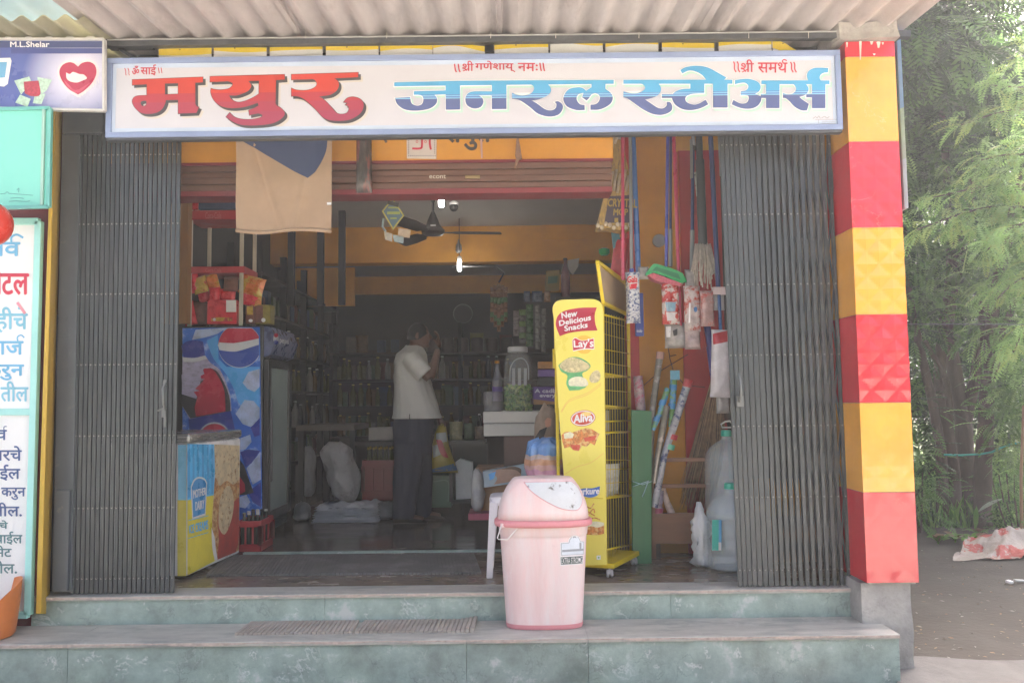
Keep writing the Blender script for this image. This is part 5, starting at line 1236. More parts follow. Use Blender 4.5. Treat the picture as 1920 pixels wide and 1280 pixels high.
# packets on the hooks
def bagpack(x0, y0, x1, y1, Y, t, m, lab, seed, name='mop_pack', cat='pack', rot=0, deco=None, group=None):
    p, q = px(x0, y1, Y), px(x1, y0, Y); c = (p + q)/2; th = thing(name, lab, cat, (c.x, Y, p.z), group)
    b = MB().use(m); pillow(b, c, abs(q.x-p.x), abs(q.z-p.z), t, (0, rot, 0), seed, n=12); b.build('wrapping', th, smooth_=True)
    if deco: d = MB(); deco(d, Surf(b)); d.build('print', th)
    return th
SPK = mat('speckled_yarn', (.55, .57, .60), .8, var=.3, sc=60, col2=(.09, .12, .25), thr=(.5, .56), dsc=55, bump=.6, bsc=120)
CLR = mat('clear_film', (.42, .40, .38), .2, var=.3, sc=14, alpha=.75)
def deco_gala(d, s):
    d.use(mat('print_pale', (.6, .55, .52), .4)); patch(d, [(1177, 517), (1195, 515), (1196, 536), (1177, 538)], s, .002, 4)
    d.use(PK['r']); text(d, 'Gala', [(1177, 519), (1195, 518), (1195, 529), (1177, 530)], s, .004, bold=.5); patch(d, [(1180, 533), (1195, 531), (1193, 541), (1181, 542)], s, .003, 4)
bagpack(1174, 510, 1199, 606, .57, .07, SPK, 'speckled blue and white mop head in a bag lettered in red', 3, deco=deco_gala)
carton(1192, 549, 1206, 630, .66, .03, mat('card_blue', (.03, .05, .24), .35, var=.15), 'flat dark blue box hanging behind the speckled mop head', 'hanging_box', 'box', deco=lambda d, P: (d.use(WHITE), text(d, 'indo', (1194, 617, 1204, 623), P, .001)))
REDP = mat('brush_pack_red', (.48, .06, .05), .3, var=.3, sc=18, col2=(.6, .55, .5), thr=(.5, .55), dsc=16)
def deco_brush(cx):
    def f_(d, s):
        d.use(mat('pack_window_blue', (.22, .36, .46), .25)); patch(d, [(cx-10, 566), (cx+9, 566), (cx+8, 584), (cx-8, 584)], s, .003, 4)
        d.use(mat('pack_pale', (.58, .54, .54), .35)); patch(d, [(cx-9, 585), (cx+9, 585), (cx+7, 601), (cx-7, 601)], s, .003, 4)
    return f_
bagpack(1241, 531, 1273, 608, .60, .06, REDP, 'red and white brush pack with a blue window under the dustpan', 11, 'brush_pack', deco=deco_brush(1258))
bagpack(1283, 536, 1312, 622, .58, .07, mat('brush_pack_clear', (.5, .42, .40), .2, var=.35, sc=16, col2=(.45, .08, .06), thr=(.5, .58), dsc=12), 'clear cylinder pack with a red top left of the string mop', 17, 'brush_pack', deco=lambda d, s: (d.use(WHITE), patch(d, [(1292, 568), (1295, 568), (1294, 605), (1291, 605)], s, .002, 4), d.use(mat('pack_blue_dot', (.07, .18, .4), .3)), patch(d, ell(1304, 580, 3.5, 5), s, .003, 3)))
bagpack(1313, 545, 1338, 612, .57, .06, mat('brush_pack_pink', (.46, .30, .28), .25, var=.3, sc=16, col2=(.5, .09, .07), thr=(.52, .6), dsc=12), 'pinkish clear pack with red stripes under the string mop head', 23, 'brush_pack')
bagpack(1337, 552, 1358, 582, .62, .03, mat('soap_white', (.62, .63, .66), .35, var=.1), 'small white pack behind the blue wiper handle', 29, 'small_pack')
bagpack(1246, 604, 1292, 653, .66, .07, CLR, 'crumpled clear bag of brushes under the brush packs', 31, 'clear_bag', 'bag', deco=lambda d, s: (d.use(WHITE), patch(d, [(1249, 612), (1258, 612), (1257, 632), (1250, 632)], s, .002, 4), d.use(BLACK), patch(d, [(1261, 620), (1270, 616), (1270, 628), (1263, 630)], s, .002, 4)))
bagpack(1284, 612, 1313, 655, .60, .06, mat('clear_film_pink', (.45, .36, .35), .15, var=.35, sc=18, alpha=.85), 'empty-looking clear bag end hanging below the red-topped cylinder pack', 37, 'clear_bag', 'bag')
def deco_tail(d, s): d.use(mat('tail_red', (.45, .04, .05), .3)); patch(d, [(1337, 626), (1364, 620), (1366, 640), (1338, 646)], s, .003, 4)
bagpack(1334, 618, 1370, 745, .56, .08, mat('frosted_film', (.62, .60, .62), .25, var=.15, sc=10), 'long frosted white bag with a red top hanging by the right gate', 41, 'frosted_bag', 'bag', .05, deco_tail)
bagpack(1343, 705, 1366, 775, .60, .07, CLR, 'clear bag tail hanging below the frosted white bag', 43, 'clear_bag', 'bag')
bagpack(1284, 505, 1304, 548, .63, .06, CLR, 'bulging clear bag between the dustpan and the string mop', 47, 'clear_bag', 'bag')
bagpack(1196, 500, 1216, 524, .64, .05, CLR, 'small crumpled clear bag beside the green dustpan', 53, 'clear_bag', 'bag')
# green dustpan with pink brush
dp = thing('dustpan', 'bright green dustpan with a pink brush hung level with the string mop', 'dustpan', px(1250, 530, .6))
G = mat('green_plastic', (.03, .33, .10), .3, var=.1); GD = mat('dark_green_plastic', (.015, .16, .06), .4)
P6 = YP(.58)
MB().use(G).slab([(1211, 512), (1224, 496, 1), (1232, 495, 1), (1262, 504, 1), (1280, 512), (1288, 528), (1278, 531), (1262, 524, 1), (1240, 515, 1), (1225, 511), (1212, 517)], P6, .14).build('pan', dp, bevel=.004)
MB().use(GD).slab([(1222, 508), (1230, 500), (1272, 513), (1276, 524), (1246, 513), (1232, 508)], YP(.576), .003).build('pan_inside', dp)
MB().use(mat('brush_pink', (.5, .12, .16), .8, var=.3, sc=60, bump=.5)).slab([(1214, 515), (1226, 512), (1262, 525), (1280, 531), (1276, 537), (1250, 531), (1228, 525)], YP(.585), .09).build('brush', dp)
# big brown pack of mops
cm = thing('mop_pack', 'tapering yellowish pack of mops with dark lettering hung from the lintel', 'pack', px(1150, 430, .64))
MOPY = mat('mop_pack_yarn', (.36, .24, .07), .7, var=.4, sc=22, col2=(.14, .09, .07), thr=(.52, .6), dsc=14, bump=.4, bsc=60, stretch=(2, 2, .6))
PM = YP(.64); MB().use(MOPY).slab([(1152, 262), (1166, 262), (1180, 330, 1), (1186, 425), (1170, 432, 1), (1145, 428, 1), (1118, 428), (1128, 390, 1), (1146, 310, 1)], PM, .12).build('pack', cm, bevel=.01)
b = MB().use(mat('pack_dark', (.05, .035, .05), .4)).poly(smooth([(1142, 368), (1185, 366), (1186, 418), (1133, 418)]), pl=PM, off=.002)
b.use(mat('pack_letter_gold', (.33, .23, .04), .4)); text(b, 'CRYSTAL', [(1141, 373), (1194, 374), (1194, 390), (1139, 387)], PM, .004, bold=.5); text(b, 'MOP', [(1151, 392), (1177, 392), (1177, 404), (1150, 404)], PM, .004, bold=.5); b.poly(rect(1152, 409, 1159, 417), pl=PM, off=.004); b.build('label', cm)
b = MB().use(mat('mop_pack_cream', (.5, .42, .3), .7, var=.3, sc=30, bump=.5))
for x, y0, y1 in ((1146, 322, 352), (1153, 318, 358), (1160, 326, 362), (1170, 318, 350), (1176, 330, 360), (1149, 258, 282), (1155, 255, 270)): b.tube([px(x + 3, y0, .635), px(x, (y0+y1)/2, .63), px(x - 2, y1, .635)], .009, 6)
for k in range(9): b.ball(px(1121 + k*7.5, 423 + 4*math.sin(k*2), .64), (.014, .02, .016), 8, 6)
b.build('fringe', cm, smooth_=True)
# grass broom leaning on the bench
gb = thing('grass_broom', 'tall brown grass broom leaning on the wooden bench, spreading downwards', 'broom', px(1295, 960, 1.04))
GR_ = mat('dry_grass', (.20, .125, .07), .85, var=.45, sc=25)
GR2 = mat('dry_grass_pale', (.36, .25, .15), .85, var=.35, sc=25); GR3 = mat('dry_grass_dark', (.09, .055, .035), .85, var=.3, sc=25)
rg = random.Random(9); b = MB()
for i in range(260):
    a = rg.uniform(-1, 1); dd = rg.uniform(-.05, .05); b.use(rg.choice([GR_, GR_, GR2, GR3]))
    p0 = px(1344 + a*9, 712 + rg.uniform(-8, 8), 1.0 + dd*.4); p2 = px(1306 + a*30 + rg.uniform(-8, 8), rg.uniform(905, 960), 1.06 + dd*.6); p1 = p0.lerp(p2, .5) + Vector((.02*a + rg.uniform(-.012, .012) + .02, rg.uniform(-.01, .01), 0))
    b.tube([p0, p1, p2], [.003, .0028, .0012], 3, cap=False)
for i in range(90):
    a = rg.uniform(-1, 1)
    p0 = px(1350 + a*10, 715 + rg.uniform(-8, 8), 1.04); p2 = px(1362 + a*14, rg.uniform(770, 800), 1.06); b.tube([p0, p0.lerp(p2, .5), p2], [.003, .0025, .0012], 3, cap=False)
b.build('bristles', gb)
MB().use(PCOL['violet']).tube([px(1326, 612, .9), px(1333, 665, .96), px(1342, 725, 1.0)], [.022, .024, .03], 12).build('handle', gb, smooth_=True)
MB().use(PCOL['lred']).tube([px(1316, 600, .9), px(1324, 650, .92)], .006, 8).build('hanging_loop', gb)

# ------------------------------------------------------------------ wooden bench, wrapped sticks, green board, jugs
wb = thing('wooden_rack', 'low brown wooden rack with two rails holding the wrapped sticks', 'rack', (1.3, .98, 0))
yb = .96
BW = mat('bench_wood', (.26, .13, .075), .55, var=.15, sc=4, stretch=(1, 6, 6))
xa_, xb_ = px(1222, 990, yb).x, px(1440, 990, yb).x; zt2, zb2 = px(1260, 962, yb).z, px(1260, 1019, yb).z
MB().use(BW).box((xa_, yb, zb2), (xb_, yb + .02, zt2)).build('front_board', wb, bevel=.003)
MB().use(BW).box((xa_, yb + .0, zt2 - .02) , (xb_, yb + .17, zt2 - .0185 + .001)).build('shelf', wb)
for y in (862, 911): MB().use(BW).box((xa_, yb - .03, px(1260, y + 3.5, yb - .03).z), (px(1330, 862, yb).x, yb - .005, px(1260, y - 3.5, yb - .03).z)).build('rail', wb, bevel=.003)
for x in (xa_ + .01, px(1326, 862, yb).x): MB().use(BW).box((x - .015, yb - .004, 0), (x + .015, yb - .001 + .0, px(1260, 850, yb).z)).build('post', wb)
for x in (xa_ + .03, xb_ - .04): MB().use(mat('bench_dark', (.06, .035, .025), .6)).box((x, yb + .03, 0), (x + .03, yb + .15, zb2 + .04)).build('leg', wb)
gbd = MB().use(mat('green_board', (.035, .17, .065), .45, var=.15, sc=4, col2=(.06, .2, .1), thr=(.55, .75), dsc=3, stretch=(3, 3, .5)))
gbd.loft([[px(1186, 1056, .80), px(1222, 1057, .80), px(1222, 1057, .80) + Vector((0, .03, 0)), px(1186, 1056, .80) + Vector((0, .03, 0))], [px(1184, 768, .84), px(1222, 770, .84), px(1222, 770, .84) + Vector((0, .03, 0)), px(1184, 768, .84) + Vector((0, .03, 0))]])
tag(gbd.build('green_board', bevel=.004), 'plain dark green board standing on the floor behind the yellow snack rack', 'board')
b = MB().use(mat('tie_cyan', (.35, .55, .6), .4))
b.tube([px(1186, 902, .79), px(1205, 908, .78), px(1222, 902, .79)], .003, 6).tube([px(1186, 912, .79), px(1205, 905, .78), px(1217, 901, .785)], .003, 6).tube([px(1215, 903, .785), px(1208, 922, .78), px(1204, 931, .782)], .0035, 6)
tag(b.build('tie_string', smooth_=True), 'pale blue plastic string tied across the green board', 'string')
def stick(lab, m, pts, r_, Y0, Y1, deco=None, name='wrapped_stick'):
    n = len(pts); P = [px(x, y, Y0 + (Y1 - Y0)*i/(n-1)) for i, (x, y) in enumerate(pts)]
    t = thing(name, lab, 'toy', P[-1], 'wrapped sticks in the wooden rack')
    b = MB().use(m); b.tube(P, [q*(Y0 + 4.6)/F for q in (r_ if isinstance(r_, list) else [r_]*n)], 10); b.build('stick', t, smooth_='auto')
    if deco:
        for mm, a, e_, k in deco:
            p, q = P[0].lerp(P[-1], a), P[0].lerp(P[-1], e_); rr = (r_ if not isinstance(r_, list) else max(r_))*k*(Y0+4.6)/F
            MB().use(mm).tube([p, p.lerp(q, .5), q], rr, 10).build('band', t, smooth_='auto')
    return t
SIL = mat('silver_film', (.27, .25, .22), .22, .3, var=.3, sc=20); WPR = mat('white_print_film', (.42, .43, .47), .22, var=.25, sc=30, col2=(.08, .10, .2), thr=(.53, .58), dsc=18); GBL = mat('green_blue_film', (.20, .38, .14), .25, var=.3, sc=14, col2=(.08, .3, .55), thr=(.48, .54), dsc=14)
stick('grey film-wrapped stick standing tallest behind the others', SIL, [(1238, 662), (1232, 705), (1224, 762), (1218, 890)], [7, 6.5, 6, 5], .93, .90, [(mat('pinkish_film', (.55, .35, .3), .25), -.01, .05, 1.1)])
stick('green and blue patterned stick leaning left over the green board', GBL, [(1252, 728), (1240, 765), (1224, 806)], [6, 5.5, 4.5], .89, .86, [(mat('band_blue', (.07, .28, .55), .3), .3, .42, 1.1), (mat('band_blue', (.07, .28, .55), .3), .7, .8, 1.0)])
stick('green and blue patterned stick hanging straight under its header card', GBL, [(1263, 712), (1261, 755), (1257, 800)], [7, 6, 4.5], .90, .90, [(mat('band_blue'), .1, .22, 1.05), (mat('band_blue'), .5, .62, 1.0)])
MB().use(mat('header_card', (.15, .42, .55), .35, var=.2, sc=30)).box(px(1257, 712, .89), px(1274, 694, .895)).build('header_card', bpy.data.objects['wrapped_stick.002'])
stick('silver and brown film-wrapped stick between the patterned ones', SIL, [(1250, 760), (1243, 800), (1234, 850), (1226, 905)], [7, 7, 6, 5.5], .87, .88)
stick('long white stick with dark print and a red tip leaning to the right', WPR, [(1290, 716), (1268, 785), (1246, 850), (1227, 950)], [8, 7.5, 6.5, 7], .86, .90, [(mat('tip_red', (.5, .06, .07), .3), -.02, .04, 1.15), (mat('tip_red'), .42, .46, 1.02), (mat('band_mint', (.15, .5, .35), .3), .5, .54, 1.02)])
stick('lilac stick foot with a pink base under the rails', mat('lilac_film', (.42, .36, .45), .3, var=.3, sc=30), [(1236, 918), (1233, 945), (1232, 962)], [9, 9, 10], .99, 1.0, [(mat('base_pink', (.42, .10, .18), .35), .75, 1.0, 1.1)])
stick('white and orange stick foot slanting out under the rails', mat('white_orange_film', (.55, .42, .36), .3, var=.25, sc=18), [(1243, 915), (1250, 940), (1259, 962)], [5, 6, 7], 1.0, 1.0)
stick('silver and pink packet standing behind the rack at the left', mat('silver_pink', (.4, .3, .32), .3, var=.4, sc=25, col2=(.45, .08, .16), thr=(.52, .58), dsc=16), [(1196, 705), (1199, 740), (1203, 785)], [9, 10, 9], .92, .90)
b = MB().use(BLACK)
for pts in ([(1252, 645), (1256, 672), (1262, 694)], [(1207, 722), (1240, 694), (1290, 664)], [(1272, 708), (1284, 722), (1322, 726)], [(1255, 668), (1268, 665)]): b.tube([px(x, y, 1.12) for x, y in pts], .0028, 5)
tag(b.build('loose_wires'), 'thin dark wires loose across the orange and red wall', 'wire')
JUG = mat('clear_jug', (.80, .90, .93), .08, var=.04, alpha=.27, rvar=.02, coat=.6); TEALC = mat('cap_teal', (.06, .50, .36), .35); WATER = mat('jug_water', (.45, .50, .52), .05, var=.03, alpha=.35)
def jug(x, ycap, y0, Y, lab, base_z, label=None):
    c = Vector((px(x, 900, Y).x, Y, base_z)); sc_ = .15
    top = px(x, ycap, Y).z; h = top - base_z
    t = thing('water_jug', lab, 'water jug', c, 'clear twenty litre water jugs')
    pr = [(.80, 0), (.97, .012), (1, .03), (1, .16), (.97, .175), (1, .19), (1, .34), (.97, .355), (1, .37), (1, .52), (.96, .54), (1, .56), (.99, .66), (.93, .72), (.78, .79), (.52, .85), (.26, .885), (.22, .90), (.22, .955)]
    MB().use(JUG).lathe(c, [(sc_*a, h*z) for a, z in pr] + [(max(.005, sc_*a - .004), h*z + (.004 if z < .01 else 0)) for a, z in reversed(pr)], 36).build('bottle', t, smooth_=True)
    MB().use(TEALC).lathe(c, [(.03, h*.93), (.034, h*.932), (.034, h*.985), (.031, h), (.01, h)], 24).build('cap', t, smooth_='auto')
    return t
j1 = jug(1368, 905, 1065, .62, 'clear water jug with a teal cap standing on the floor in front', 0.0)
j2 = jug(1364, 806, 960, .93, 'clear water jug with a teal cap standing higher up behind the other', .27)
MB().use(BW).box((px(1316, 1000, .9).x, .79, 0), (XR - .02, .955, .267)).build('jug_ledge', wb)
pp = Plane((0, .62 - .151, 0), (0, -1, 0))
b = MB().use(mat('jug_label_teal', (.07, .52, .42), .25)).poly(rect(1335, 974, 1352, 1031), pl=pp, off=.002); b.use(mat('jug_label_blue', (.15, .45, .72), .25)).poly(rect(1347.5, 974, 1352.5, 1031), pl=pp, off=.003); b.use(WHITE).poly(rect(1347, 1016, 1352, 1031), pl=pp, off=.0036)
b.build('label', j1)
b = MB().use(mat('handle_white', (.6, .6, .6), .3)); b.tube([px(1360, 790, .93), px(1352, 795, .93), px(1354, 801, .93), px(1372, 801, .93), px(1374, 794, .93), px(1368, 789, .93)], .006, 8, closed=True); b.build('carry_ring', j2, smooth_=True)
wbag = MB().use(mat('white_film', (.66, .67, .68), .3, var=.1, sc=8))
p, q = px(1300, 1062, .68), px(1329, 940, .68); c = (p + q)/2; n_ = 26
rings = []
for j in range(17):
    v_ = j/16; z = p.z + (q.z - p.z)*v_; w2 = (.058, .068, .06, .055, .06, .064, .066, .065, .06, .062, .064, .06, .05, .034, .028, .022, .014)[j]*.85
    rings.append([Vector((c.x + math.cos(2*math.pi*k/n_)*w2*(1 + .8*noise.noise((math.cos(2*math.pi*k/n_)*3, math.sin(2*math.pi*k/n_)*3, z*22))) - .02*(v_ - .5), .68 + math.sin(2*math.pi*k/n_)*w2*.8*(1 + .8*noise.noise((k*.6, z*18, 3))), max(z, .003))) for k in range(n_)])
wbag.loft(rings); tag(wbag.build('white_plastic_bag', smooth_=True), 'crumpled white plastic bag standing on the floor beside the front water jug', 'bag')

# ------------------------------------------------------------------ painted lintel, cloth, lamps and fan
PLn = YP(yl)
b = MB().use(mat('wall_letter_dark', (.06, .055, .05), .6, var=.15))
text(b, 'राघुत', [(832, 232), (921, 231), (921, 281), (832, 282)], PLn, .002, bold=1.2); b.build('wall_lettering', bpy.data.objects['lintel']); b = MB().use(mat('wall_letter_dark')); text(b, 'श्या', [(700, 228), (748, 228), (748, 268), (700, 268)], PLn, .002, bold=1.2)
b.build('wall_lettering', bpy.data.objects['lintel'])
tl = MB().use(mat('glazed_white_tile', (.60, .56, .52), .2, var=.08)).slab([(762, 226), (819, 226), (818, 298), (763, 297)], YP(yl - .008), .007)
tile = thing('blessing_tile', 'white glazed tile with a red auspicious symbol on the orange lintel', 'tile', px(790, 298, yl)); tl.build('plate', tile)
b = MB().use(mat('tile_red', (.5, .03, .06), .3)); PT2 = YP(yl - .009)
for pts in ([(791, 240), (791, 276), (786, 279), (773, 279)], [(806, 256), (806, 270), (808, 281)], [(776, 258), (806, 257)], [(776, 258), (776, 240)], [(791, 240), (806, 240)]): stroke(b, pts, 1.9, PT2, .002)
for x, y in ((782, 266), (798, 266)): b.poly(ell(x, y, 2.3, 2.6), [ell(x, y, 1.3, 1.6)], PT2, .002)
b.build('symbol', tile)
b = MB().use(mat('tile_pattern', (.30, .28, .28), .3))
for k in range(14):
    b.poly(ell(766.5 + k*3.8, 292.5, 1.2, 1.4, k), pl=PT2, off=.002)
    if k < 10: b.poly(ell(766, 258 + k*3.3, 1.2, 1.4, k), pl=PT2, off=.002); b.poly(ell(815, 258 + k*3.3, 1.2, 1.4, k), pl=PT2, off=.002)
b.build('border_pattern', tile)
# khaki cloth with a navy corner
cl = thing('hanging_cloth', 'hanging khaki cloth with a navy triangular corner below the name board', 'cloth', px(530, 436, .22))
KH = mat('khaki_cloth', (.36, .255, .17), .9, var=.12, sc=4, bump=.15, bsc=200, col2=(.30, .2, .13), thr=(.55, .75), dsc=3)
NV = mat('navy_cloth', (.04, .06, .13), .9, var=.12, sc=6, bump=.15, bsc=200)
def cf(u, v, d=0):
    x = 443.5 + 178*u; y = 225 + 211*v
    fold = .016*math.exp(-((u - .12 - .35*v)/.035)**2)*(v > .15) + .010*math.exp(-((u - .75 + .25*max(0, v - .4))/.04)**2) + .012*math.sin(u*5 + v*2) + .004*math.sin(v*11 + u*3)
    return px(x, y + (3*math.sin(u*7) if v > .9 else 0), .22) + Vector((0, -fold - d, 0))
MB().use(KH).grid(lambda u, v: cf(u, v), 50, 50).grid(lambda u, v: cf(u, v, -.006), 50, 50).build('cloth', cl, smooth_=True)
nvp = smooth([(452, 225), (614, 225), (612, 276, 1), (604, 300, 1), (591, 322), (577, 334), (551, 321), (452, 264)])
class CS:
    def at(s, x, y, off=0): return cf((x - 443.5)/178, (y - 225)/211, off)
patch(MB().use(NV), nvp, CS(), .004, 8).build('navy_corner', cl, smooth_=True)
MB().use(KH).tube([cf(k/12, .985, .006) for k in range(13)], .011, 8).build('bottom_hem', cl, smooth_=True)
MB().use(WHITE).box(px(613, 384, .19), px(621, 380, .20)).build('clip', cl)
# sachet strip hanging from the lintel
CLR2 = mat('dark_strip_film', (.06, .05, .045), .2, var=.5, sc=20, col2=(.17, .05, .04), thr=(.52, .58), dsc=9, stretch=(3, 1, .6))
b = MB().use(CLR2); q0, q1 = px(667, 362, .26), px(698, 200, .26); pillow(b, (q0 + q1)/2, q1.x - q0.x, q1.z - q0.z, .07, None, 61, n=14)
tag(b.build('sachet_pack', smooth_=True), 'dark clear pack of sachets hanging from the lintel right of the khaki cloth', 'pack')
b = MB().use(mat('talisman_brown', (.22, .12, .07), .8, var=.4, sc=60, bump=.5)); P = YP(.28)
b.slab([(968, 262), (972, 255), (977, 285), (979, 297), (973, 300), (966, 318), (964, 312), (968, 298), (966, 290)], P, .02)
tag(b.build('hanging_charm'), 'small brown charm hanging from the lintel under the middle of the board', 'charm')
b = MB().use(mat('tape_pink', (.5, .33, .28), .6)).slab([(900, 255), (904, 255), (905, 296), (902, 297)], YP(yl - .006), .004)
tag(b.build('paper_strip'), 'thin pinkish paper strip stuck on the orange lintel beside the dark lettering', 'strip')
# energy saving lamps (lit)
LAMP = mat('lit_tube', (.9, .9, .9), .3, emit=(1, .98, .93), es=9)
def lamp(x, y0, y1, Y, lab, hold, en=.7):
    p, q = px(x, y1, Y), px(x, y0, Y); h = q.z - p.z; t = thing('energy_lamp', lab, 'lamp', p, 'lit lamps inside the shop')
    b = MB().use(LAMP)
    for dx, dy in ((-.011, -.011), (.011, -.011), (.011, .011), (-.011, .011)): b.tube([p + Vector((dx, dy, .006)), p + Vector((dx, dy, h*.78))], .0085, 10)
    b.tube([p + Vector((-.011, -.011, .008)), p + Vector((.011, -.011, .008))], .0085, 10).tube([p + Vector((.011, .011, .008)), p + Vector((-.011, .011, .008))], .0085, 10)
    b.build('tube', t, smooth_='auto')
    MB().use(WHITE).lathe(p + Vector((0, 0, h*.78)), [(.02, 0), (.027, .012), (.024, .04), (.014, .05)], 18).build('base', t, smooth_='auto')
    MB().use(BLACK).tube([p + Vector((0, 0, h*.78 + .05)), Vector((p.x, p.y, hold))], .004, 6).build('cord', t)
    l_ = bpy.data.lights.new('lamp_light', 'POINT'); l_.energy = en; l_.color = (1, .96, .88); l_.shadow_soft_size = .04
    o = bpy.data.objects.new('lamp_light', l_); COL.objects.link(o); o.location = p + Vector((0, -.06, h*.3)) - LOC[t.name]; o.parent = t
lamp(827.5, 356, 388, 1.5, 'lit white energy-saving lamp hanging nearest the shutter, above the fan', 2.95)
lamp(861.5, 484, 508, 3.9, 'lit white energy-saving lamp hanging deeper in the shop, below the fan', 2.95, .25)
c = px(860, 465, 4.0); b = MB().use(mat('holder_grey', (.3, .29, .28), .4)).lathe(c, [(.02, -.05), (.034, -.03), (.03, .03), (.015, .05), (.006, .09)], 16); tag(b.build('lamp_holder', smooth_=True), 'empty grey lamp holder hanging above the deeper lit lamp', 'lamp holder')
c = px(851, 388, 2.0); b = MB().use(mat('dome_dark', (.05, .05, .05), .15)).ball(c, (.035, .035, .04), 14, 8).use(WHITE).lathe(c, [(.036, .015), (.038, .03), (.02, .045)], 16); tag(b.build('bulb_fitting', smooth_='auto'), 'small dark round fitting with a pale collar right of the brighter lamp', 'fitting')
# ceiling fan
fc = px(812, 432, 2.75); fn_ = thing('ceiling_fan', 'dark brown three-bladed ceiling fan below the grey ceiling', 'fan', fc)
FB_ = mat('fan_brown', (.05, .04, .035), .4, var=.15)
MB().use(FB_).lathe(fc, [(.03, -.045), (.085, -.04), (.105, -.02), (.105, .0), (.085, .02), (.062, .05), (.05, .09), (.028, .14), (.014, .17)], 28).build('motor', fn_, smooth_='auto')
MB().use(FB_).tube([fc + Vector((0, 0, .15)), Vector((fc.x, fc.y, 2.95))], .011, 10).lathe(Vector((fc.x, fc.y, 2.84)), [(.012, 0), (.04, .06), (.05, .11)], 16).build('downrod', fn_, smooth_='auto')
for a in (R(6), R(126), R(246)):
    d = Vector((math.cos(a), math.sin(a), 0)); s_ = Vector((-d.y, d.x, 0)); b = MB().use(FB_)
    z = Vector((0, 0, -.02)); tl_ = .35
    r0 = lambda r_, w_, t_: [fc + z + d*r_ + s_*(w_*k) + Vector((0, 0, k*w_*tl_ + t_)) for k in (-1, 1)]
    ring = lambda r_, w_: r0(r_, w_, -.004) + list(reversed(r0(r_, w_, .004)))
    b.loft([ring(.1, .02), ring(.17, .025), ring(.2, .05), ring(.4, .062), ring(.6, .055), ring(.615, .04)])
    b.build('blade', fn_)
b = MB().use(WHITE).poly(rect(807, 421, 817, 424), pl=YP(2.66), off=0); b.build('maker_plate', fn_)
# advertising dangler: diamond card and little cards
dg = thing('shop_dangler', 'hanging diamond-shaped advertising card with a yellow border in front of the fan', 'dangler', px(740, 455, 1.1)); PDg = YP(1.1)
b = MB().use(mat('dangler_yellow', (.5, .45, .1), .4)).slab([(736, 371), (758, 404), (737, 431), (716, 396)], PDg, .004); b.build('card', dg)
b = MB().use(mat('dangler_blue', (.10, .18, .24), .4)).poly(smooth([(736, 375), (755, 404), (737, 427), (719, 396)]), pl=PDg, off=.001)
b.use(mat('dangler_green', (.36, .42, .12), .4)).poly(rect(728, 388, 746, 391), pl=PDg, off=.002).poly(rect(726, 397, 750, 402), pl=PDg, off=.002).poly(rect(732, 408, 744, 411), pl=PDg, off=.002)
b.use(BLACK).poly(smooth([(727, 376), (748, 381), (747, 389), (727, 383)]), pl=PDg, off=.003); b.build('print', dg)
for q, m_, w_ in (([(720, 434), (735, 438), (735, 453), (722, 449)], mat('slip_pale', (.5, .48, .42), .5, var=.3, sc=30), 'left'), ([(736, 440), (757, 443), (756, 456), (739, 453)], mat('slip_blue', (.32, .42, .45), .5, var=.3, sc=30), 'middle'), ([(747, 428), (770, 431), (768, 446), (746, 444)], mat('slip_cream', (.5, .42, .32), .5, var=.2, sc=30), 'right')):
    tag(MB().use(m_).slab(q, YP(1.08), .006).build('hanging_slip'), f'small printed slip hanging under the diamond card, the {w_} one of three', 'slip', 'slips under the diamond card')
b = MB().use(mat('slip_blue')).tube([px(723, 434, 1.12), px(717, 425, 1.13), px(719, 410, 1.13)], .008, 6).use(BLACK).tube([px(736, 372, 1.1), px(736, 372, 1.1) + Vector((0, 0, .55))], .0015, 4); b.build('streamer', dg)

# ------------------------------------------------------------------ counter, jar and goods on the right
YCn = 1.78
co_ = thing('counter', 'shop counter with a pale two-band front edge and brown panel below', 'counter', (.3, YCn + .3, 0))
CW = mat('counter_cream', (.52, .52, .48), .45, var=.06); CB = mat('counter_brown', (.13, .075, .06), .5, var=.15, stretch=(1, 1, .3), sc=6)
x0, x1 = px(906, 790, YCn).x, .74
za, zb_, zc = px(960, 771, YCn).z, px(960, 793, YCn).z, px(960, 817, YCn).z
MB().use(CW).box((x0, YCn, zb_ + .002), (x1, YCn + .65, za)).build('top_band', co_, bevel=.004)
MB().use(CW).box((x0 + .003, YCn + .004, zc), (x1, YCn + .65, zb_ - .002)).build('lower_band', co_, bevel=.004)
xm = px(945, 850, YCn).x
MB().use(CB).box((xm, YCn + .03, 0), (x1, YCn + .62, zc - .001)).build('panel', co_)
# jar of green sweets
jc = Vector((px(972, 770, 1.92).x, 1.93, za)); h = px(972, 650, 1.93).z - za; jr = 27*(1.93 + 4.6)/F
jt = thing('sweet_jar', 'large clear plastic jar half full of green sweets on the counter', 'jar', jc)
MB().use(mat('jar_clear', (.42, .44, .42), .08, var=.1, alpha=.22, rvar=.03)).lathe(jc, [(jr*.9, .001), (jr, .02), (jr, h*.72), (jr*.95, h*.8), (jr*.72, h*.9), (jr*.66, h*.92)], 30, e=3).build('jar', jt, smooth_=True)
MB().use(mat('jar_lid', (.4, .4, .4), .3)).lathe(jc, [(jr*.68, h*.915), (jr*.7, h*.92), (jr*.7, h*.99), (jr*.6, h)], 26).build('lid', jt, smooth_='auto')
rj = random.Random(4); GSW = [mat('sweet_green', (.16, .33, .05), .3), mat('sweet_lime', (.34, .45, .12), .3), mat('sweet_dark', (.08, .18, .03), .3)]
b = MB()
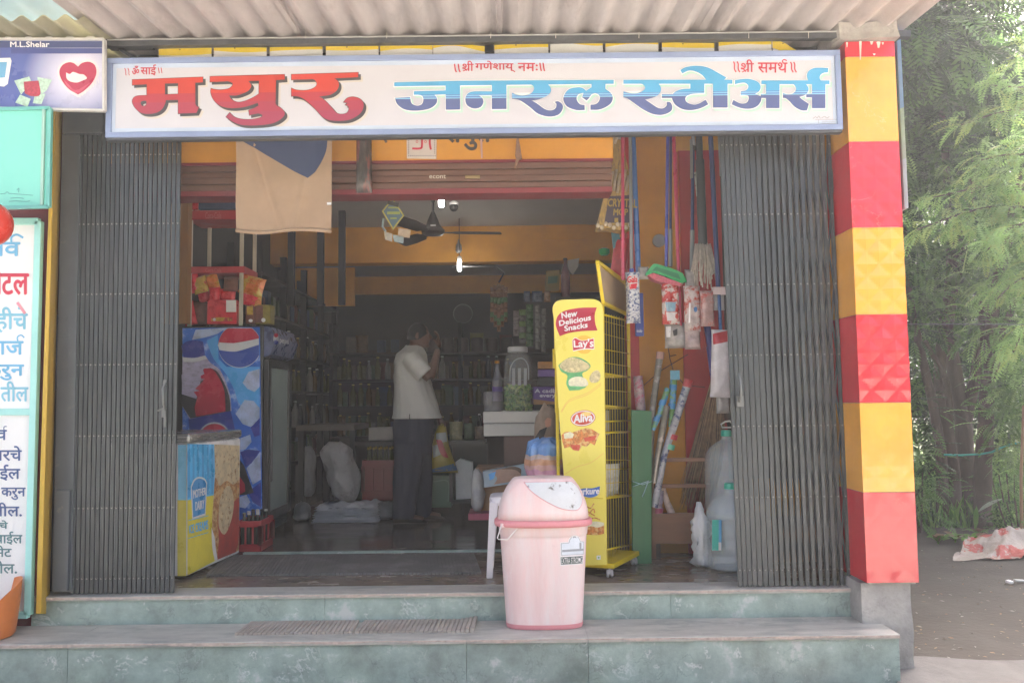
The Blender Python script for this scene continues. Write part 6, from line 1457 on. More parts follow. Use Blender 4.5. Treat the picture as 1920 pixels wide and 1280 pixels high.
for i in range(420):
    a = rj.uniform(0, 6.28); r_ = jr*.93*math.sqrt(rj.uniform(.3, 1)); b.use(rj.choice(GSW)).obox(jc + Vector((r_*math.cos(a), r_*math.sin(a), .012 + rj.uniform(0, h*.37))), (.022, .014, .014), (rj.uniform(0, 3), rj.uniform(0, 3), rj.uniform(0, 3)))
so_ = b.build('sweets', jt); so_['kind'] = 'stuff'
b = MB().use(mat('jar_lens', (.55, .56, .55), .15, alpha=.5)); PJ = YP(1.93 - jr*1.01)
for k in range(3): b.poly(rect(960 + k*11, 690, 966 + k*11, 722), pl=PJ, off=.002)
stroke(b, [(956, 715), (957, 690), (966, 675), (980, 672), (990, 685), (991, 712)], 1.2, PJ, .002); b.build('embossed_arch', jt)
def stand(x0_, y0_, x1_, y1_, Y, d, m, lab, deco=None, name='display_box', cat='box', grp=None):
    return carton(x0_, y0_, x1_, y1_, Y, d, m, lab, name, cat, 0, deco)
PUR = mat('choc_purple', (.10, .05, .22), .35, var=.12); PALP = mat('choc_lilac', (.5, .48, .6), .4)
stand(1000, 724, 1075, 758, 1.9, .18, PUR, 'purple chocolate display box on the counter with pale lettering', lambda d, P: (d.use(PALP), text(d, 'A cadbury', (1003, 729, 1062, 738), P, .002, bold=.5), text(d, 'every day', (1012, 738, 1063, 746), P, .002, bold=.5), d.use(mat('choc_brown', (.25, .13, .06), .4)).poly(smooth([(1000, 748), (1075, 757), (1075, 758), (1000, 758)]), pl=P, off=.001)))
MB().use(BLACK).box(px(1002, 769, 1.93), px(1070, 757.5, 2.05)).build('foot', bpy.data.objects['display_box'])
for k, (y0, y1, m_, lab) in enumerate(((677, 691, mat('tray_orange', (.36, .16, .03), .4, var=.3, sc=30), 'orange-brown sweet carton, topmost of the stack behind the purple box'), (692, 706, mat('tray_purple', (.14, .07, .26), .4, var=.2), 'purple sweet carton in the middle of the stack behind the purple box'), (707, 723.5, mat('tray_black', (.03, .03, .03), .5), 'black carton at the bottom of the stack behind the purple box'))):
    stand(1009, y0, 1075, y1, 1.95, .14, m_, lab)
pb = px(933, 769, 1.95); bottle(Vector((pb.x, 1.95, za)), .40, .042, mat('bottle_clear_dark', (.2, .2, .22), .1, alpha=.6), mat('cap_orange', (.5, .22, .03), .35), 'clear bottle with a purple label and orange cap beside the sweet jar', None, label=PUR)
b = MB().use(mat('clear_tub', (.3, .3, .31), .12, alpha=.5)); p = px(926, 769, 1.9); b.lathe(Vector((p.x, 1.9, za)), [(.07, .001), (.08, .01), (.085, .15), (.08, .155)], 20); tag(b.build('clear_tub', smooth_='auto'), 'low clear plastic tub on the counter end left of the sweet jar', 'tub')
# goods in front of the counter
def crumple(mb, c, w, d, h, seed, amp=.25, n=20, m=12, topw=.75):
    rings = []
    for j in range(m + 1):
        v = j/m; s_ = (math.sin(min(1, v*4 + .25)*math.pi/2))*(1 - (1 - topw)*v) * (1 if v < .9 else (1 - (v - .9)*6))
        rings.append([Vector((c[0] + w/2*s_*math.cos(2*math.pi*k/n)*(1 + amp*noise.noise((math.cos(2*math.pi*k/n)*2 + seed, math.sin(2*math.pi*k/n)*2, v*3.5))), c[1] + d/2*s_*math.sin(2*math.pi*k/n)*(1 + amp*noise.noise((k*.5, v*4, seed))), c[2] + h*v*(1 + .12*noise.noise((k*.4, seed, v*2))))) for k in range(n)])
    return mb.loft(rings)
BRN = mat('brown_paper', (.30, .23, .17), .7, var=.25, sc=8, bump=.4, bsc=30)
yb2 = .62; zs_ = zt_  # placeholder
p = px(1026, 898, .60); z_st = px(915, 932, .42).z
b = MB().use(mat('orange_pink_film', (.52, .28, .2), .25, var=.2, sc=5)); bag_rings = []
BAGM = ramp_z('plastic_bag_bands', [(0, (.45, .12, .20)), (.12, (.52, .26, .36)), (.175, (.55, .33, .30)), (.20, (.55, .30, .18)), (.235, (.52, .40, .34)), (.265, (.14, .28, .55))], .25, True, .3, .05)
b = MB().use(BAGM); cb = Vector((px(1026, 900, .6).x, .60, z_st + .002)); crumple(b, cb, .26, .20, .33, 3.3, .34, 40, 22, .95)
tag(b.build('plastic_bag', smooth_=True, base=cb), 'translucent orange, pink and blue plastic bag of goods on the stool behind the bin', 'bag')
b = MB().use(BRN); c2 = Vector((px(1027, 840, 1.2).x, 1.25, px(1027, 845, 1.2).z)); crumple(b, c2 - Vector((0, 0, .3)), .22, .16, .60, 7.7, .3, 22, 12, .7)
bb = b.build('paper_bag', smooth_=True); tag(bb, 'crumpled greyish brown paper bag leaning at the counter above the plastic bag', 'bag')
b = MB().use(mat('salmon_paper', (.5, .26, .17), .6)); pp_ = YP(1.13); b.slab([(1021, 790), (1026, 783, 1), (1034, 785), (1033, 798), (1024, 802)], pp_, .01); b.build('salmon_patch', bb)
b = MB().use(BLACK); b.slab([(1003, 820), (1012, 806), (1026, 800), (1021, 815), (1013, 838), (1008, 842)], YP(1.12), .008); b.build('opening_shade', bb)  # black plate painted in for the shade inside the bag mouth
KRF = mat('kraft_box', (.34, .20, .11), .75, var=.15, sc=4)
carton(892, 905, 962, 957, 1.55, .3, KRF, 'brown cardboard carton in front of the counter under the printed baby-skin box')
carton(893, 875, 945, 904, 1.62, .28, mat('kraft_dark', (.2, .12, .07), .8), 'darker flattened carton behind the printed box')
pbx = thing('printed_box', 'white and blue box printed with a skin-coloured picture lying tilted on the cartons', 'box', px(945, 910, 1.5))
MB().use(mat('box_pale_blue', (.34, .46, .54), .4, var=.1)).slab([(905, 884), (986, 870), (988, 902), (906, 914)], YP(1.5), .1).build('shell', pbx)
b = MB().use(mat('skin_print', (.46, .30, .22), .5, var=.2, sc=10)).poly(smooth([(922, 884), (935, 879, 1), (960, 876, 1), (974, 882, 1), (976, 893, 1), (958, 902, 1), (926, 908), (932, 896, 1)]), pl=YP(1.5), off=.002).use(mat('hair_print', (.13, .08, .05), .5)).poly(smooth([(940, 879), (960, 874, 1), (976, 878, 1), (977, 888), (965, 880, 1)]), pl=YP(1.5), off=.003)
b.use(mat('print_sky_blue')).poly(smooth([(916, 888), (930, 883), (926, 897), (918, 900)]), pl=YP(1.5), off=.003); b.build('picture', pbx)
b = MB().use(mat('film_grey', (.4, .4, .4), .3, alpha=.8)); crumple(b, px(896, 958, 1.5), .10, .1, .30, 5.1, .5, 18, 10); tag(b.build('clear_bag', smooth_=True), 'crumpled clear bag on the floor at the left end of the kraft carton', 'bag')
carton(878, 962, 935, 975, 1.45, .3, mat('magenta_base', (.30, .05, .10), .5), 'flat magenta carton on the floor under the kraft carton', 'flat_box')
# black framed case with white sheets inside
fcx = thing('display_case', 'low dark framed glass case holding white sheets behind the man', 'case', px(872, 940, 2.9)); Yc = 2.9
b = MB().use(mat('case_dark', (.03, .03, .028), .4)); a0, a1 = px(846, 940, Yc), px(910, 832, Yc)
for (ax, az, bx_, bz) in ((a0.x, a0.z, a1.x, a0.z), (a1.x, a0.z, a1.x, a1.z), (a1.x, a1.z, a0.x, a1.z), (a0.x, a1.z, a0.x, a0.z)): b.beam((ax, Yc, az), (bx_, Yc, bz), .03, .03, (0, 1, 0))
b.box((a0.x, Yc + .4, a0.z), (a1.x, Yc + .42, a1.z)).box((a0.x, Yc, a1.z), (a1.x, Yc + .42, a1.z + .03)); b.build('frame', fcx)
b = MB().use(mat('paper_white', (.62, .64, .64), .6, var=.1, sc=8, bump=.3)).slab([(854, 866), (862, 860), (886, 866), (889, 934), (855, 936)], YP(Yc + .1), .12); b.build('sheets', fcx, bevel=.005)
# magazines and green tins on top
for i, (x0_, x1_, y0_, m_, lab) in enumerate(((840, 866, 797, mat('goods_olive', (.18, .17, .08), .35, var=.4, sc=30), 'olive packet on the glass case nearest the man'), (868, 888, 800, mat('goods_dark_green', (.06, .09, .05), .35, var=.4, sc=30), 'dark green packet on the glass case, middle of three'), (889, 908, 806, mat('goods_brown', (.12, .09, .06), .35, var=.4, sc=30), 'brown packet on the glass case, nearest the counter'))):
    q0, q1 = px(x0_, 829, Yc), px(x1_, y0_, Yc); b = MB().use(m_); pillow(b, ((q0.x + q1.x)/2, Yc + .15, (q0.z + q1.z)/2 + .02), abs(q1.x - q0.x), abs(q1.z - q0.z) + .02, .07, None, i*4.1)
    tag(b.build('goods_packet', smooth_=True), lab, 'packet', 'packets on the glass case')
carton(806, 891, 846, 951, 3.05, .3, mat('drawer_green', (.075, .16, .10), .4, var=.1), 'muted green plastic drawer box on the floor behind the man', 'drawer_box', 'box', deco=lambda d, P: (d.use(mat('drawer_line', (.14, .25, .17), .35)), stroke(d, [(810, 903), (840, 902), (840, 940)], 1, P)))
# strips of sachets hanging at the back right
def strip(lab, x0_, x1_, y0_, y1_, Y, cols, n, grp='sachet strips hanging at the back of the shop'):
    t = thing('sachet_strip', lab, 'sachets', px((x0_+x1_)/2, y1_, Y), grp); hgt = (y1_ - y0_)/n; b = MB()
    for k in range(n):
        b.use(cols[k % len(cols)]); q0, q1 = px(x0_, y0_ + hgt*(k+1), Y), px(x1_, y0_ + hgt*k, Y); pillow(b, (q0 + q1)/2, q1.x - q0.x, (q1.z - q0.z)*.97, .025, None, k*1.3 + x0_, n=5)
    b.build('strip', t, smooth_=True)
SA = {'br': mat('sachet_brown', (.20, .10, .045), .3, var=.4, sc=30), 'gr': mat('sachet_green', (.09, .15, .05), .3, var=.4, sc=30), 'si': mat('sachet_silver', (.20, .20, .19), .2, .3, var=.5, sc=30), 'dg': mat('sachet_dark_green', (.035, .09, .03), .3, var=.3, sc=30), 'pk': mat('sachet_grey_pink', (.2, .17, .18), .3, var=.3, sc=30), 'bl': mat('sachet_blue', (.07, .09, .14), .3, var=.3, sc=30)}
for k in range(5): strip('brown sachet strip in the hanging bundle right of the deeper lamp', 919 + k*6.4, 926 + k*6.4, 532 + abs(k - 2)*3, 622 - abs(k - 2)*9, 3.6 + .03*(k % 2), [SA['br'], SA['br'], SA['gr']], 7, 'brown sachet strips hanging in one bundle')
strip('pale grey-pink sachet strip left of the green ones', 962, 973, 582, 630, 3.0, [SA['pk']], 4)
strip('mixed green and silver sachet strip behind the sweet jar', 973, 986, 580, 645, 2.95, [SA['gr'], SA['si']], 6)
strip('long plain green sachet strip at the back right', 986, 1000, 570, 650, 3.0, [SA['dg']], 6)
strip('silver sachet strip next to the green one', 1003, 1013, 572, 655, 2.95, [SA['si']], 6)
strip('silver sachet strip nearest the yellow rack', 1015, 1024, 578, 662, 2.98, [SA['si']], 7)
for x0_, x1_, lab, m_ in ((982, 994, 'small grey-blue pack hung in a row at the back, leftmost', 'bl'), (997, 1017, 'dark blue pack hung in a row at the back, middle', 'bl'), (1020, 1032, 'brown pack hung in a row at the back, rightmost', 'br')):
    q0, q1 = px(x0_, 566, 3.1), px(x1_, 546, 3.1); b = MB().use(SA[m_]); pillow(b, (q0 + q1)/2, q1.x - q0.x, q1.z - q0.z, .03, None, x0_); tag(b.build('hanging_pack', smooth_=True), lab, 'pack', 'packs hung in a row at the back')
pst = MB().use(mat('poster_olive', (.20, .15, .03), .5, var=.15)).slab([(1024, 508), (1050, 506), (1048, 544), (1022, 546)], YP(3.4), .02).use(mat('poster_green', (.06, .12, .06), .5)).slab([(1028, 518), (1046, 517), (1045, 530), (1027, 532)], YP(3.39), .004)
tag(pst.build('poster'), 'small olive and green card hung high at the back right', 'card')
pbt = px(1061, 560, 2.6); bottle(Vector((pbt.x, 2.6, pbt.z)), .36, .04, mat('bottle_maroon', (.12, .05, .06), .25), BLACK, 'maroon bottle standing high behind the yellow rack', None)
b = MB().use(mat('bag_grey_white', (.35, .35, .34), .4)).slab([(1064, 488), (1086, 484), (1084, 500), (1074, 515), (1066, 505)], YP(2.7), .03); tag(b.build('hung_bag'), 'pale grey bag hung up high behind the yellow rack', 'bag')
ush = MB().use(mat('shelf_dark_wood', (.06, .045, .035), .6)).box((px(1040, 566, 2.7).x, 2.45, px(1060, 563, 2.6).z), (1.9, 2.8, px(1060, 560, 2.6).z - .001)); tag(ush.build('wall_shelf'), 'dark wooden shelf high up behind the yellow rack', 'shelf')
rb = thing('red_toy_pack', 'red and teal patterned pack hanging behind the pink mop handle', 'pack', px(1162, 520, 1.02)); b = MB().use(mat('toy_red', (.38, .03, .04), .4, var=.2, sc=14, col2=(.5, .5, .45), thr=(.66, .7), dsc=25))
q0, q1 = px(1148, 520, 1.02), px(1176, 445, 1.02); pillow(b, (q0+q1)/2, q1.x-q0.x, q1.z-q0.z, .05, (0, .15, 0), 71); b.build('wrapping', rb, smooth_=True)
MB().use(mat('toy_teal', (.05, .16, .2), .4)).slab([(1146, 432), (1162, 436), (1163, 460), (1150, 466)], YP(1.0), .02).build('card', rb)
gl = MB().use(G).lathe(px(1133, 472, 2.2), [(.03, -.03), (.045, -.01), (.045, .02), (.02, .03)], 16); tag(gl.build('green_tub', smooth_='auto'), 'small green tub glimpsed above the yellow rack header', 'tub')
# round steel plate on the back wall, pipe rail
c = px(868, 588, 5.9); b = MB().use(mat('polished_steel', (.10, .10, .10), .35, 1)).lathe(c, [(.108, -.004), (.112, -.012), (.120, -.012), (.124, 0), (.12, .012)], 36, rot=Matrix.Rotation(R(90), 3, 'X'), cap=False).use(mat('plate_dull', (.05, .05, .05), .6)).lathe(c, [(.001, .002), (.109, .0)], 36, rot=Matrix.Rotation(R(90), 3, 'X'), cap=False)
tag(b.build('steel_plate', smooth_='auto'), 'round shiny steel plate hanging on the dark back wall', 'plate')
b = MB().use(mat('rail_grey', (.012, .012, .012), .8)).tube([px(850, 500, 4.0), px(930, 500, 3.7), px(945, 512, 3.6), px(935, 530, 3.6)], .008, 8); tag(b.build('hanging_rail', smooth_=True), 'thin metal rail above the bundle of brown sachets', 'rail')

# ------------------------------------------------------------------ dim left side and back of the shop
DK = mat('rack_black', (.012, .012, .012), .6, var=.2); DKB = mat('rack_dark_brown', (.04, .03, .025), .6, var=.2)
xw = -2.45
sr = thing('shelf_rack', 'dark open shelf rack along the left inner wall full of goods', 'shelves', (-2.2, 4.2, 0))
def bx(nm, par, m, a, b_): return MB().use(m).box(a, b_).build(nm, par)
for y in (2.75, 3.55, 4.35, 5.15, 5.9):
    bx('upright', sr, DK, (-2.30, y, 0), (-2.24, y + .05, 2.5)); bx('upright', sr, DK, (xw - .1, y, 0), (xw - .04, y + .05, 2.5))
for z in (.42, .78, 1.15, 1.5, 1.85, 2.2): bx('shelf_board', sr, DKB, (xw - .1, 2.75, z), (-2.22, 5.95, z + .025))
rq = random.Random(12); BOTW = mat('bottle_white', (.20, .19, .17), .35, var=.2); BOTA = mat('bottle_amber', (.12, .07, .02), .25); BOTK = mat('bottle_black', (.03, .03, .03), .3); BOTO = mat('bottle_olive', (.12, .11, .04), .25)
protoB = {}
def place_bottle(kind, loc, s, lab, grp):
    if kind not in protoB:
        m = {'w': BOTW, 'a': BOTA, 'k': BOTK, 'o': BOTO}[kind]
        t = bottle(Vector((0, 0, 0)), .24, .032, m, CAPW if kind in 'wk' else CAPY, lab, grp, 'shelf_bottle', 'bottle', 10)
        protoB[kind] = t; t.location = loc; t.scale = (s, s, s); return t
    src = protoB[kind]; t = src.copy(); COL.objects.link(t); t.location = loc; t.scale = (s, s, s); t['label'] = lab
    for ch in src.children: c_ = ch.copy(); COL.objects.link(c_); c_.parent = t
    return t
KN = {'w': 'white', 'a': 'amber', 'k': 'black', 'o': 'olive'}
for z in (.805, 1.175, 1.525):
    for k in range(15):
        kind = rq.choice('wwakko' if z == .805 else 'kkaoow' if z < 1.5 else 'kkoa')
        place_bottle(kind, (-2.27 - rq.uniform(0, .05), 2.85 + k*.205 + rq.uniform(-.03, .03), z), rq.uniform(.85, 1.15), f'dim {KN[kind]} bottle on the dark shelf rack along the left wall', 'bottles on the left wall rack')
ib = thing('inner_beam', 'orange loft beam with dark posts in the left rear of the shop', 'loft', (-2.0, 4.9, 2.1))
for x in (545, 600, 640): bx('post', ib, DK, (px(x, 480, 3.4).x - .03, 3.4, 2.0), (px(x, 480, 3.4).x + .03, 3.46, 2.93))
bx('panel', ib, WALLOR, (XL + .02, 5.2, 2.2), (px(665, 500, 5.2).x, 5.24, 2.66))
# back shelves with bottles, behind the man
br = thing('back_shelves', 'dark back shelves with rows of small bottles behind the man', 'shelves', (-.3, 5.4, 0))
xa2, xb2 = px(620, 700, 5.4).x, .9
for z in (.62, .98, 1.3, 1.62): bx('shelf_board', br, DKB, (xa2, 5.3, z), (xb2, 5.7, z + .025))
for x in (xa2, (xa2 + xb2)/2, xb2 - .04): bx('upright', br, DK, (x, 5.32, 0), (x + .04, 5.7, 2.0))
bx('back_panel', br, mat('shelf_back_brown', (.05, .035, .028), .7), (xa2, 5.72, .0), (xb2, 5.74, 1.7))
for z in (.645, 1.005, 1.325):
    for k in range(19):
        kind = rq.choice('aoowk' if z > 1 else 'owaok')
        place_bottle(kind, (xa2 + .12 + k*.112 + rq.uniform(-.02, .02), 5.42 + rq.uniform(0, .1), z), rq.uniform(.8, 1.2), f'small {KN[kind]} bottle standing in the rows on the back shelves', 'bottles on the back shelves')
for k in range(6):
    c = Vector((px(810 + k*28, 625, 5.3).x, 5.4, 1.645)); b = MB().use(DKB if k % 2 else mat('tin_dark', (.07, .05, .045), .4)); b.lathe(c, [(.07, 0), (.075, .01), (.075, .15), (.06, .17)], 16); tag(b.build('storage_tin', smooth_='auto'), 'dark round tin on the top back shelf beside the steel plate', 'tin', 'tins on the top back shelf')
# work table, sacks, crate at the left rear
tb = thing('work_table', 'dark wooden table in the left rear with sacks below', 'table', (-1.75, 3.5, 0)); zt3 = px(600, 797, 3.2).z
bx('tabletop', tb, mat('table_brown', (.10, .08, .065), .6, var=.2), (px(555, 800, 3.2).x, 3.2, zt3 - .05), (px(664, 800, 3.2).x, 4.0, zt3))
for x in (558, 606, 655):
    bx('leg', tb, DK, (px(x, 800, 3.2).x, 3.22, 0), (px(x, 800, 3.2).x + .05, 3.27, zt3 - .05))
SACK = mat('sack_white', (.34, .33, .33), .7, var=.2, sc=6, bump=.7, bsc=22, col2=(.2, .19, .18), thr=(.5, .65), dsc=6)
def sack(x, y0_, y1_, Y, w, d, lean, m, lab, seed, name='sack', amp=.18, tw=.7):
    p = px(x, y1_, Y); p.z = max(p.z, .002); h = px(x, y0_, Y).z - p.z; b = MB().use(m); crumple(b, (p.x, Y, p.z), w, d, h, seed, amp, 26, 16, tw)
    for v in b.v: v.x += lean*(v.z - p.z)
    return tag(b.build(name, smooth_=True), lab, 'sack')
sack(652, 830, 940, 2.95, .27, .26, -.22, SACK, 'tall white sack leaning to the left in front of the dark table', 2.2, 'sack', .4, 1.05)
sack(578, 838, 930, 3.4, .14, .2, 0, SACK, 'narrow dim white sack standing under the table', 8.8, 'sack', .35, .9)
p = px(646, 975, 2.75); FS = mat('folded_sack_white', (.58, .59, .62), .6, var=.15, sc=7, bump=.5, bsc=40); b = MB().use(FS)
for k in range(7):       # folded sheets, one on another, edges not quite in line
    zk = .004 + .021*k; ox, oy = .02*noise.noise((k*3.1, 1, 1)), .02*noise.noise((k*2.3, 5, 1)); wx, wy = .295 - .004*k + .02*noise.noise((k, 2, 8)), .21
    def top_(u, v, zz, lift):
        ex = (1 - abs(2*u - 1)**9)*(1 - abs(2*v - 1)**9)
        x = p.x + ox + (u - .5)*2*wx*(1 + .03*noise.noise((v*4, k, 3))); y = 2.95 + oy + (v - .5)*2*wy*(1 + .05*noise.noise((u*5, k, 6)))
        return Vector((x, y, zz + lift*ex + (.012 + .004*k)*ex*noise.noise((u*6 + k, v*5, k*2.)) + (.010*noise.noise((u*17, v*14, k)) if k == 6 else 0)))
    b.grid(lambda u, v: top_(u, v, zk, .020), 26, 18).grid(lambda u, v: top_(u, v, zk, -.0015), 26, 18)
tag(b.build('folded_sacks', smooth_=True), 'pile of folded bright white sacks lying on the floor near the man', 'sacks')
b = MB().use(mat('grey_film', (.2, .2, .2), .4)); crumple(b, (px(722, 968, 2.9).x, 2.95, .002), .2, .2, .15, 4.4, .4); tag(b.build('grey_bag', smooth_=True), 'crumpled grey bag on the floor between the folded sacks and the man', 'bag')
b = MB().use(mat('grey_film')); crumple(b, (px(566, 968, 2.9).x, 2.9, .002), .16, .16, .16, 6.4, .4); tag(b.build('grey_bag', smooth_=True), 'dim grey bag on the floor left of the folded sacks', 'bag')
bx_t = MB().use(mat('low_plinth_brown', (.10, .045, .035), .6)).box((px(575, 938, 3.0).x, 3.12, 0), (px(735, 938, 3.0).x, 3.6, .10)); tag(bx_t.build('floor_plank', bevel=.005), 'low reddish brown plank on the floor under the sack and crate', 'plank')
cr2, p, q = crate(680, 862, 738, 938, 3.2, .3, mat('crate_dark_red', (.22, .03, .03), .4), 'dim red bottle crate with gold-capped bottles left of the man')
MB().use(mat('crate_dark_red')).box((p.x + .01, 3.21, p.z + .02), (q.x - .01, 3.22, q.z - .06)).build('side_panel', cr2)
for i in range(5):
    for j in range(2): bottle(Vector((p.x + .04 + (q.x - p.x - .08)*i/4, 3.27 + .12*j, p.z + .02)), q.z - p.z + .1, .026, mat('bottle_olive'), CAPY, 'olive bottle with a gold cap in the dim red crate', 'bottles in the dim red crate', n=9)
carton(691, 801, 743, 826, 3.3, .25, mat('dim_white_box', (.36, .34, .31), .6), 'dim white box on the shelf above the red crate, left of the man', 'white_box')
bx_s = MB().use(DKB).box((px(664, 828, 3.2).x, 3.2, px(700, 830, 3.3).z - .02), (px(748, 828, 3.2).x, 3.65, px(700, 826.3, 3.3).z)); tag(bx_s.build('low_shelf'), 'dark low shelf board carrying the dim white box', 'shelf')

# packets and cartons crowding the dim shelves
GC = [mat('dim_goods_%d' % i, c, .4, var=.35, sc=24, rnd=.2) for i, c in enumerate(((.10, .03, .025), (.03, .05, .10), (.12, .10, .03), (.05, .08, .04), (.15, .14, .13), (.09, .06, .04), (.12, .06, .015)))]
protoG = []
for i, m in enumerate(GC):
    b = MB().use(m)
    if i % 2: b.box((-.05, -.035, 0), (.05, .035, .17))
    else: pillow(b, (0, 0, .085), .12, .17, .06, None, i*5.1, n=8)
    protoG.append(b)
gn = ['dark red packet', 'dark blue carton', 'olive yellow packet', 'dull green carton', 'greyish white packet', 'brown carton', 'orange-brown packet']; first = {}
def place_goods(k, loc, s, rz, where, grp):
    if k not in first:
        o = protoG[k].build('shelf_goods', base=(0, 0, 0), smooth_=(k % 2 == 0), bevel=.004 if k % 2 else 0); first[k] = o
    else: o = first[k].copy(); COL.objects.link(o)
    o.location = loc; o.scale = (s, s, s); o.rotation_euler = (0, 0, rz); tag(o, f'dim {gn[k]} among the goods crowding the {where}', 'goods', grp)
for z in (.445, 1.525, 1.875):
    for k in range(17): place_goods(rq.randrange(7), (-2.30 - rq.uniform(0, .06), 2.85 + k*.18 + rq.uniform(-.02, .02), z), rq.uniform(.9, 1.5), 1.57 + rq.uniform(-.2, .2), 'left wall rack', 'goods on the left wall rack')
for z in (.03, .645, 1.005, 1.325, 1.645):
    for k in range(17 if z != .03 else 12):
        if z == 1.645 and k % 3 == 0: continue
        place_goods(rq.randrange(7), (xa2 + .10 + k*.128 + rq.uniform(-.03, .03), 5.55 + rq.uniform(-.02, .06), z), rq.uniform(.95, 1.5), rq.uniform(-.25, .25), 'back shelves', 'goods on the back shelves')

# ------------------------------------------------------------------ the man in the shop
YM = 2.75
def m_(x, y, dy=0): return px(x, y, YM + dy)
man = thing('person', 'man in a white short-sleeved shirt and navy trousers holding a hand to his face', 'person', Vector((m_(772, 978).x, YM, 0)))
SKIN = mat('brown_skin', (.12, .062, .04), .5, var=.1, sc=10); SHIRT = mat('white_shirt', (.50, .50, .47), .85, var=.06, sc=8, bump=.25, bsc=20); TRO = mat('navy_trousers', (.030, .033, .055), .85, var=.15, sc=8, bump=.2, bsc=25); HAIR = mat('black_hair', (.012, .011, .012), .6, bump=.5, bsc=150)
sc_ = (YM + 4.6)/F
# body: one continuous surface fused from overlapping limbs
b = MB().use(SKIN); hc = m_(786, 629)
b.ball(hc, (.092, .078, .108), 22, 16, (0, .1, 0)).ball(hc + Vector((.03, 0, -.05)), (.062, .056, .062), 16, 12)
b.tube([hc + Vector((.086, 0, .012)), hc + Vector((.108, 0, -.022)), hc + Vector((.088, 0, -.032))], [.010, .016, .010], 8)        # nose
b.ball(hc + Vector((.078, 0, -.058)), (.016, .024, .010), 8, 6).ball(hc + Vector((.07, 0, -.092)), (.022, .024, .018), 8, 6)         # lips, chin
for s in (-1, 1):
    b.ball(hc + Vector((-.008, s*.078, -.008)), (.022, .010, .034), 10, 7, (0, .15, 0)).ball(hc + Vector((.076, s*.034, .016)), (.014, .016, .010), 8, 6)
b.tube([hc + Vector((-.015, 0, -.06)), m_(776, 655), m_(772, 672)], [.058, .06, .085], 14)
b.tube([m_(771, 664), m_(772, 700), m_(778, 740), m_(778, 785), m_(774, 815)], [.10, .14, .14, .13, .12], 16)
b.tube([m_(768, 672, -.19), m_(770, 672), m_(772, 672, .19)], [.055, .08, .055], 12)
ns = -.21
b.tube([m_(768, 674, ns), m_(790, 694, ns - .01), m_(806, 709, ns)], [.058, .05, .042], 12)
b.tube([m_(806, 709, ns), m_(814, 683, ns + .03), m_(821, 655, ns + .07)], [.043, .037, .026], 12)
hw = m_(822, 650, ns + .075)
b.ball(hw + Vector((.002, 0, .035)), (.022, .04, .048), 12, 9, (.0, -.25, .2))
for k, (dy, ln) in enumerate(((-.03, .062), (-.010, .072), (.011, .068), (.03, .054))):
    p0 = hw + Vector((.004, dy, .07)); b.tube([p0, p0 + Vector((-.006, 0, ln*.45)), p0 + Vector((-.024, .003, ln*.85)), p0 + Vector((-.042, .004, ln*.95))], [.0098, .0092, .0086, .007], 8)
b.tube([hw + Vector((-.004, -.038, .02)), hw + Vector((-.022, -.046, .048)), hw + Vector((-.042, -.040, .062))], [.012, .0105, .008], 8)
fs = .21
b.tube([m_(773, 674, fs), m_(793, 720, fs + .02), m_(812, 752, fs)], [.056, .048, .04], 12).tube([m_(812, 752, fs), m_(822, 776, fs - .04), m_(826, 792, fs - .06)], [.04, .034, .026], 12)
hb = m_(828, 796, fs - .065); b.ball(hb, (.04, .022, .044), 12, 8)
for k in range(4):
    p0 = hb + Vector((-.03 + k*.02, -.004, -.03)); b.tube([p0, p0 + Vector((.004, -.012, -.03)), p0 + Vector((.002, -.03, -.034)), p0 + Vector((0, -.036, -.014))], [.0098, .0092, .0088, .0075], 8)
b.tube([hb + Vector((.03, -.006, .005)), hb + Vector((.036, -.03, -.008)), hb + Vector((.022, -.042, -.018))], [.0115, .010, .008], 8)
for x0, x1, dy in ((764, 757, -.10), (786, 790, .10)):
    b.tube([m_(x0 + 2, 800, dy), m_(x0 - 1, 880, dy), m_(x1, 960, dy)], [.068, .056, .04], 12)
    f0 = m_(x1, 966, dy); b.tube([Vector((f0.x - .05, f0.y, .045)), Vector((f0.x + .04, f0.y, .045)), Vector((f0.x + .17, f0.y, .03))], [.042, .045, .028], 10)
bd = b.build('body', man, smooth_=True); rmd = bd.modifiers.new('fuse', 'REMESH'); rmd.mode = 'VOXEL'; rmd.voxel_size = .0075; rmd.use_smooth_shade = True
# hair
b = MB().use(HAIR); rings = []
for j in range(11):
    t = math.pi*.62*j/10; ring = []
    for k in range(26):
        a = 2*math.pi*k/26; lim = 1 - .35*max(0, math.cos(a))**1.5 if t > .9 else 1
        tt = t*lim; n_ = .008*noise.noise((k*.8, j*.9, 2))
        ring.append(hc + Vector(((.10 + n_)*math.sin(tt)*math.cos(a) - .008, (.086 + n_)*math.sin(tt)*math.sin(a), (.116 + n_)*math.cos(tt))))
    rings.append(ring)
b.loft(rings); b.build('hair', man, smooth_=True)
# shirt: torso and two sleeves fused, with folds
def fold(z, k): return .016*noise.noise((z*7, math.cos(2*math.pi*k/30)*2.5, math.sin(2*math.pi*k/30)*2.5 + 4)) + .011*noise.noise((z*16, k*.35, 9))
b = MB().use(SHIRT); rings = []
for y, cx_, hw_, hd in ((648, 775, 14.5, .075), (655, 774, 21, .13), (664, 771, 27, .21), (680, 770, 32, .225), (705, 771, 33.5, .215), (730, 775, 36, .205), (755, 779, 41, .205), (775, 781, 45, .21), (784, 782, 48, .212)):
    c = m_(cx_, y); hx = hw_*sc_; ring = []
    for k in range(30):
        a = 2*math.pi*k/30; e = 2.5; q = (abs(math.cos(a))**e + abs(math.sin(a))**e)**(-1/e); f_ = fold(c.z, k)
        ring.append(Vector((c.x + (hx + f_)*math.cos(a)*q, c.y + (hd + f_)*math.sin(a)*q, c.z)))
    rings.append(ring)
b.loft(rings)
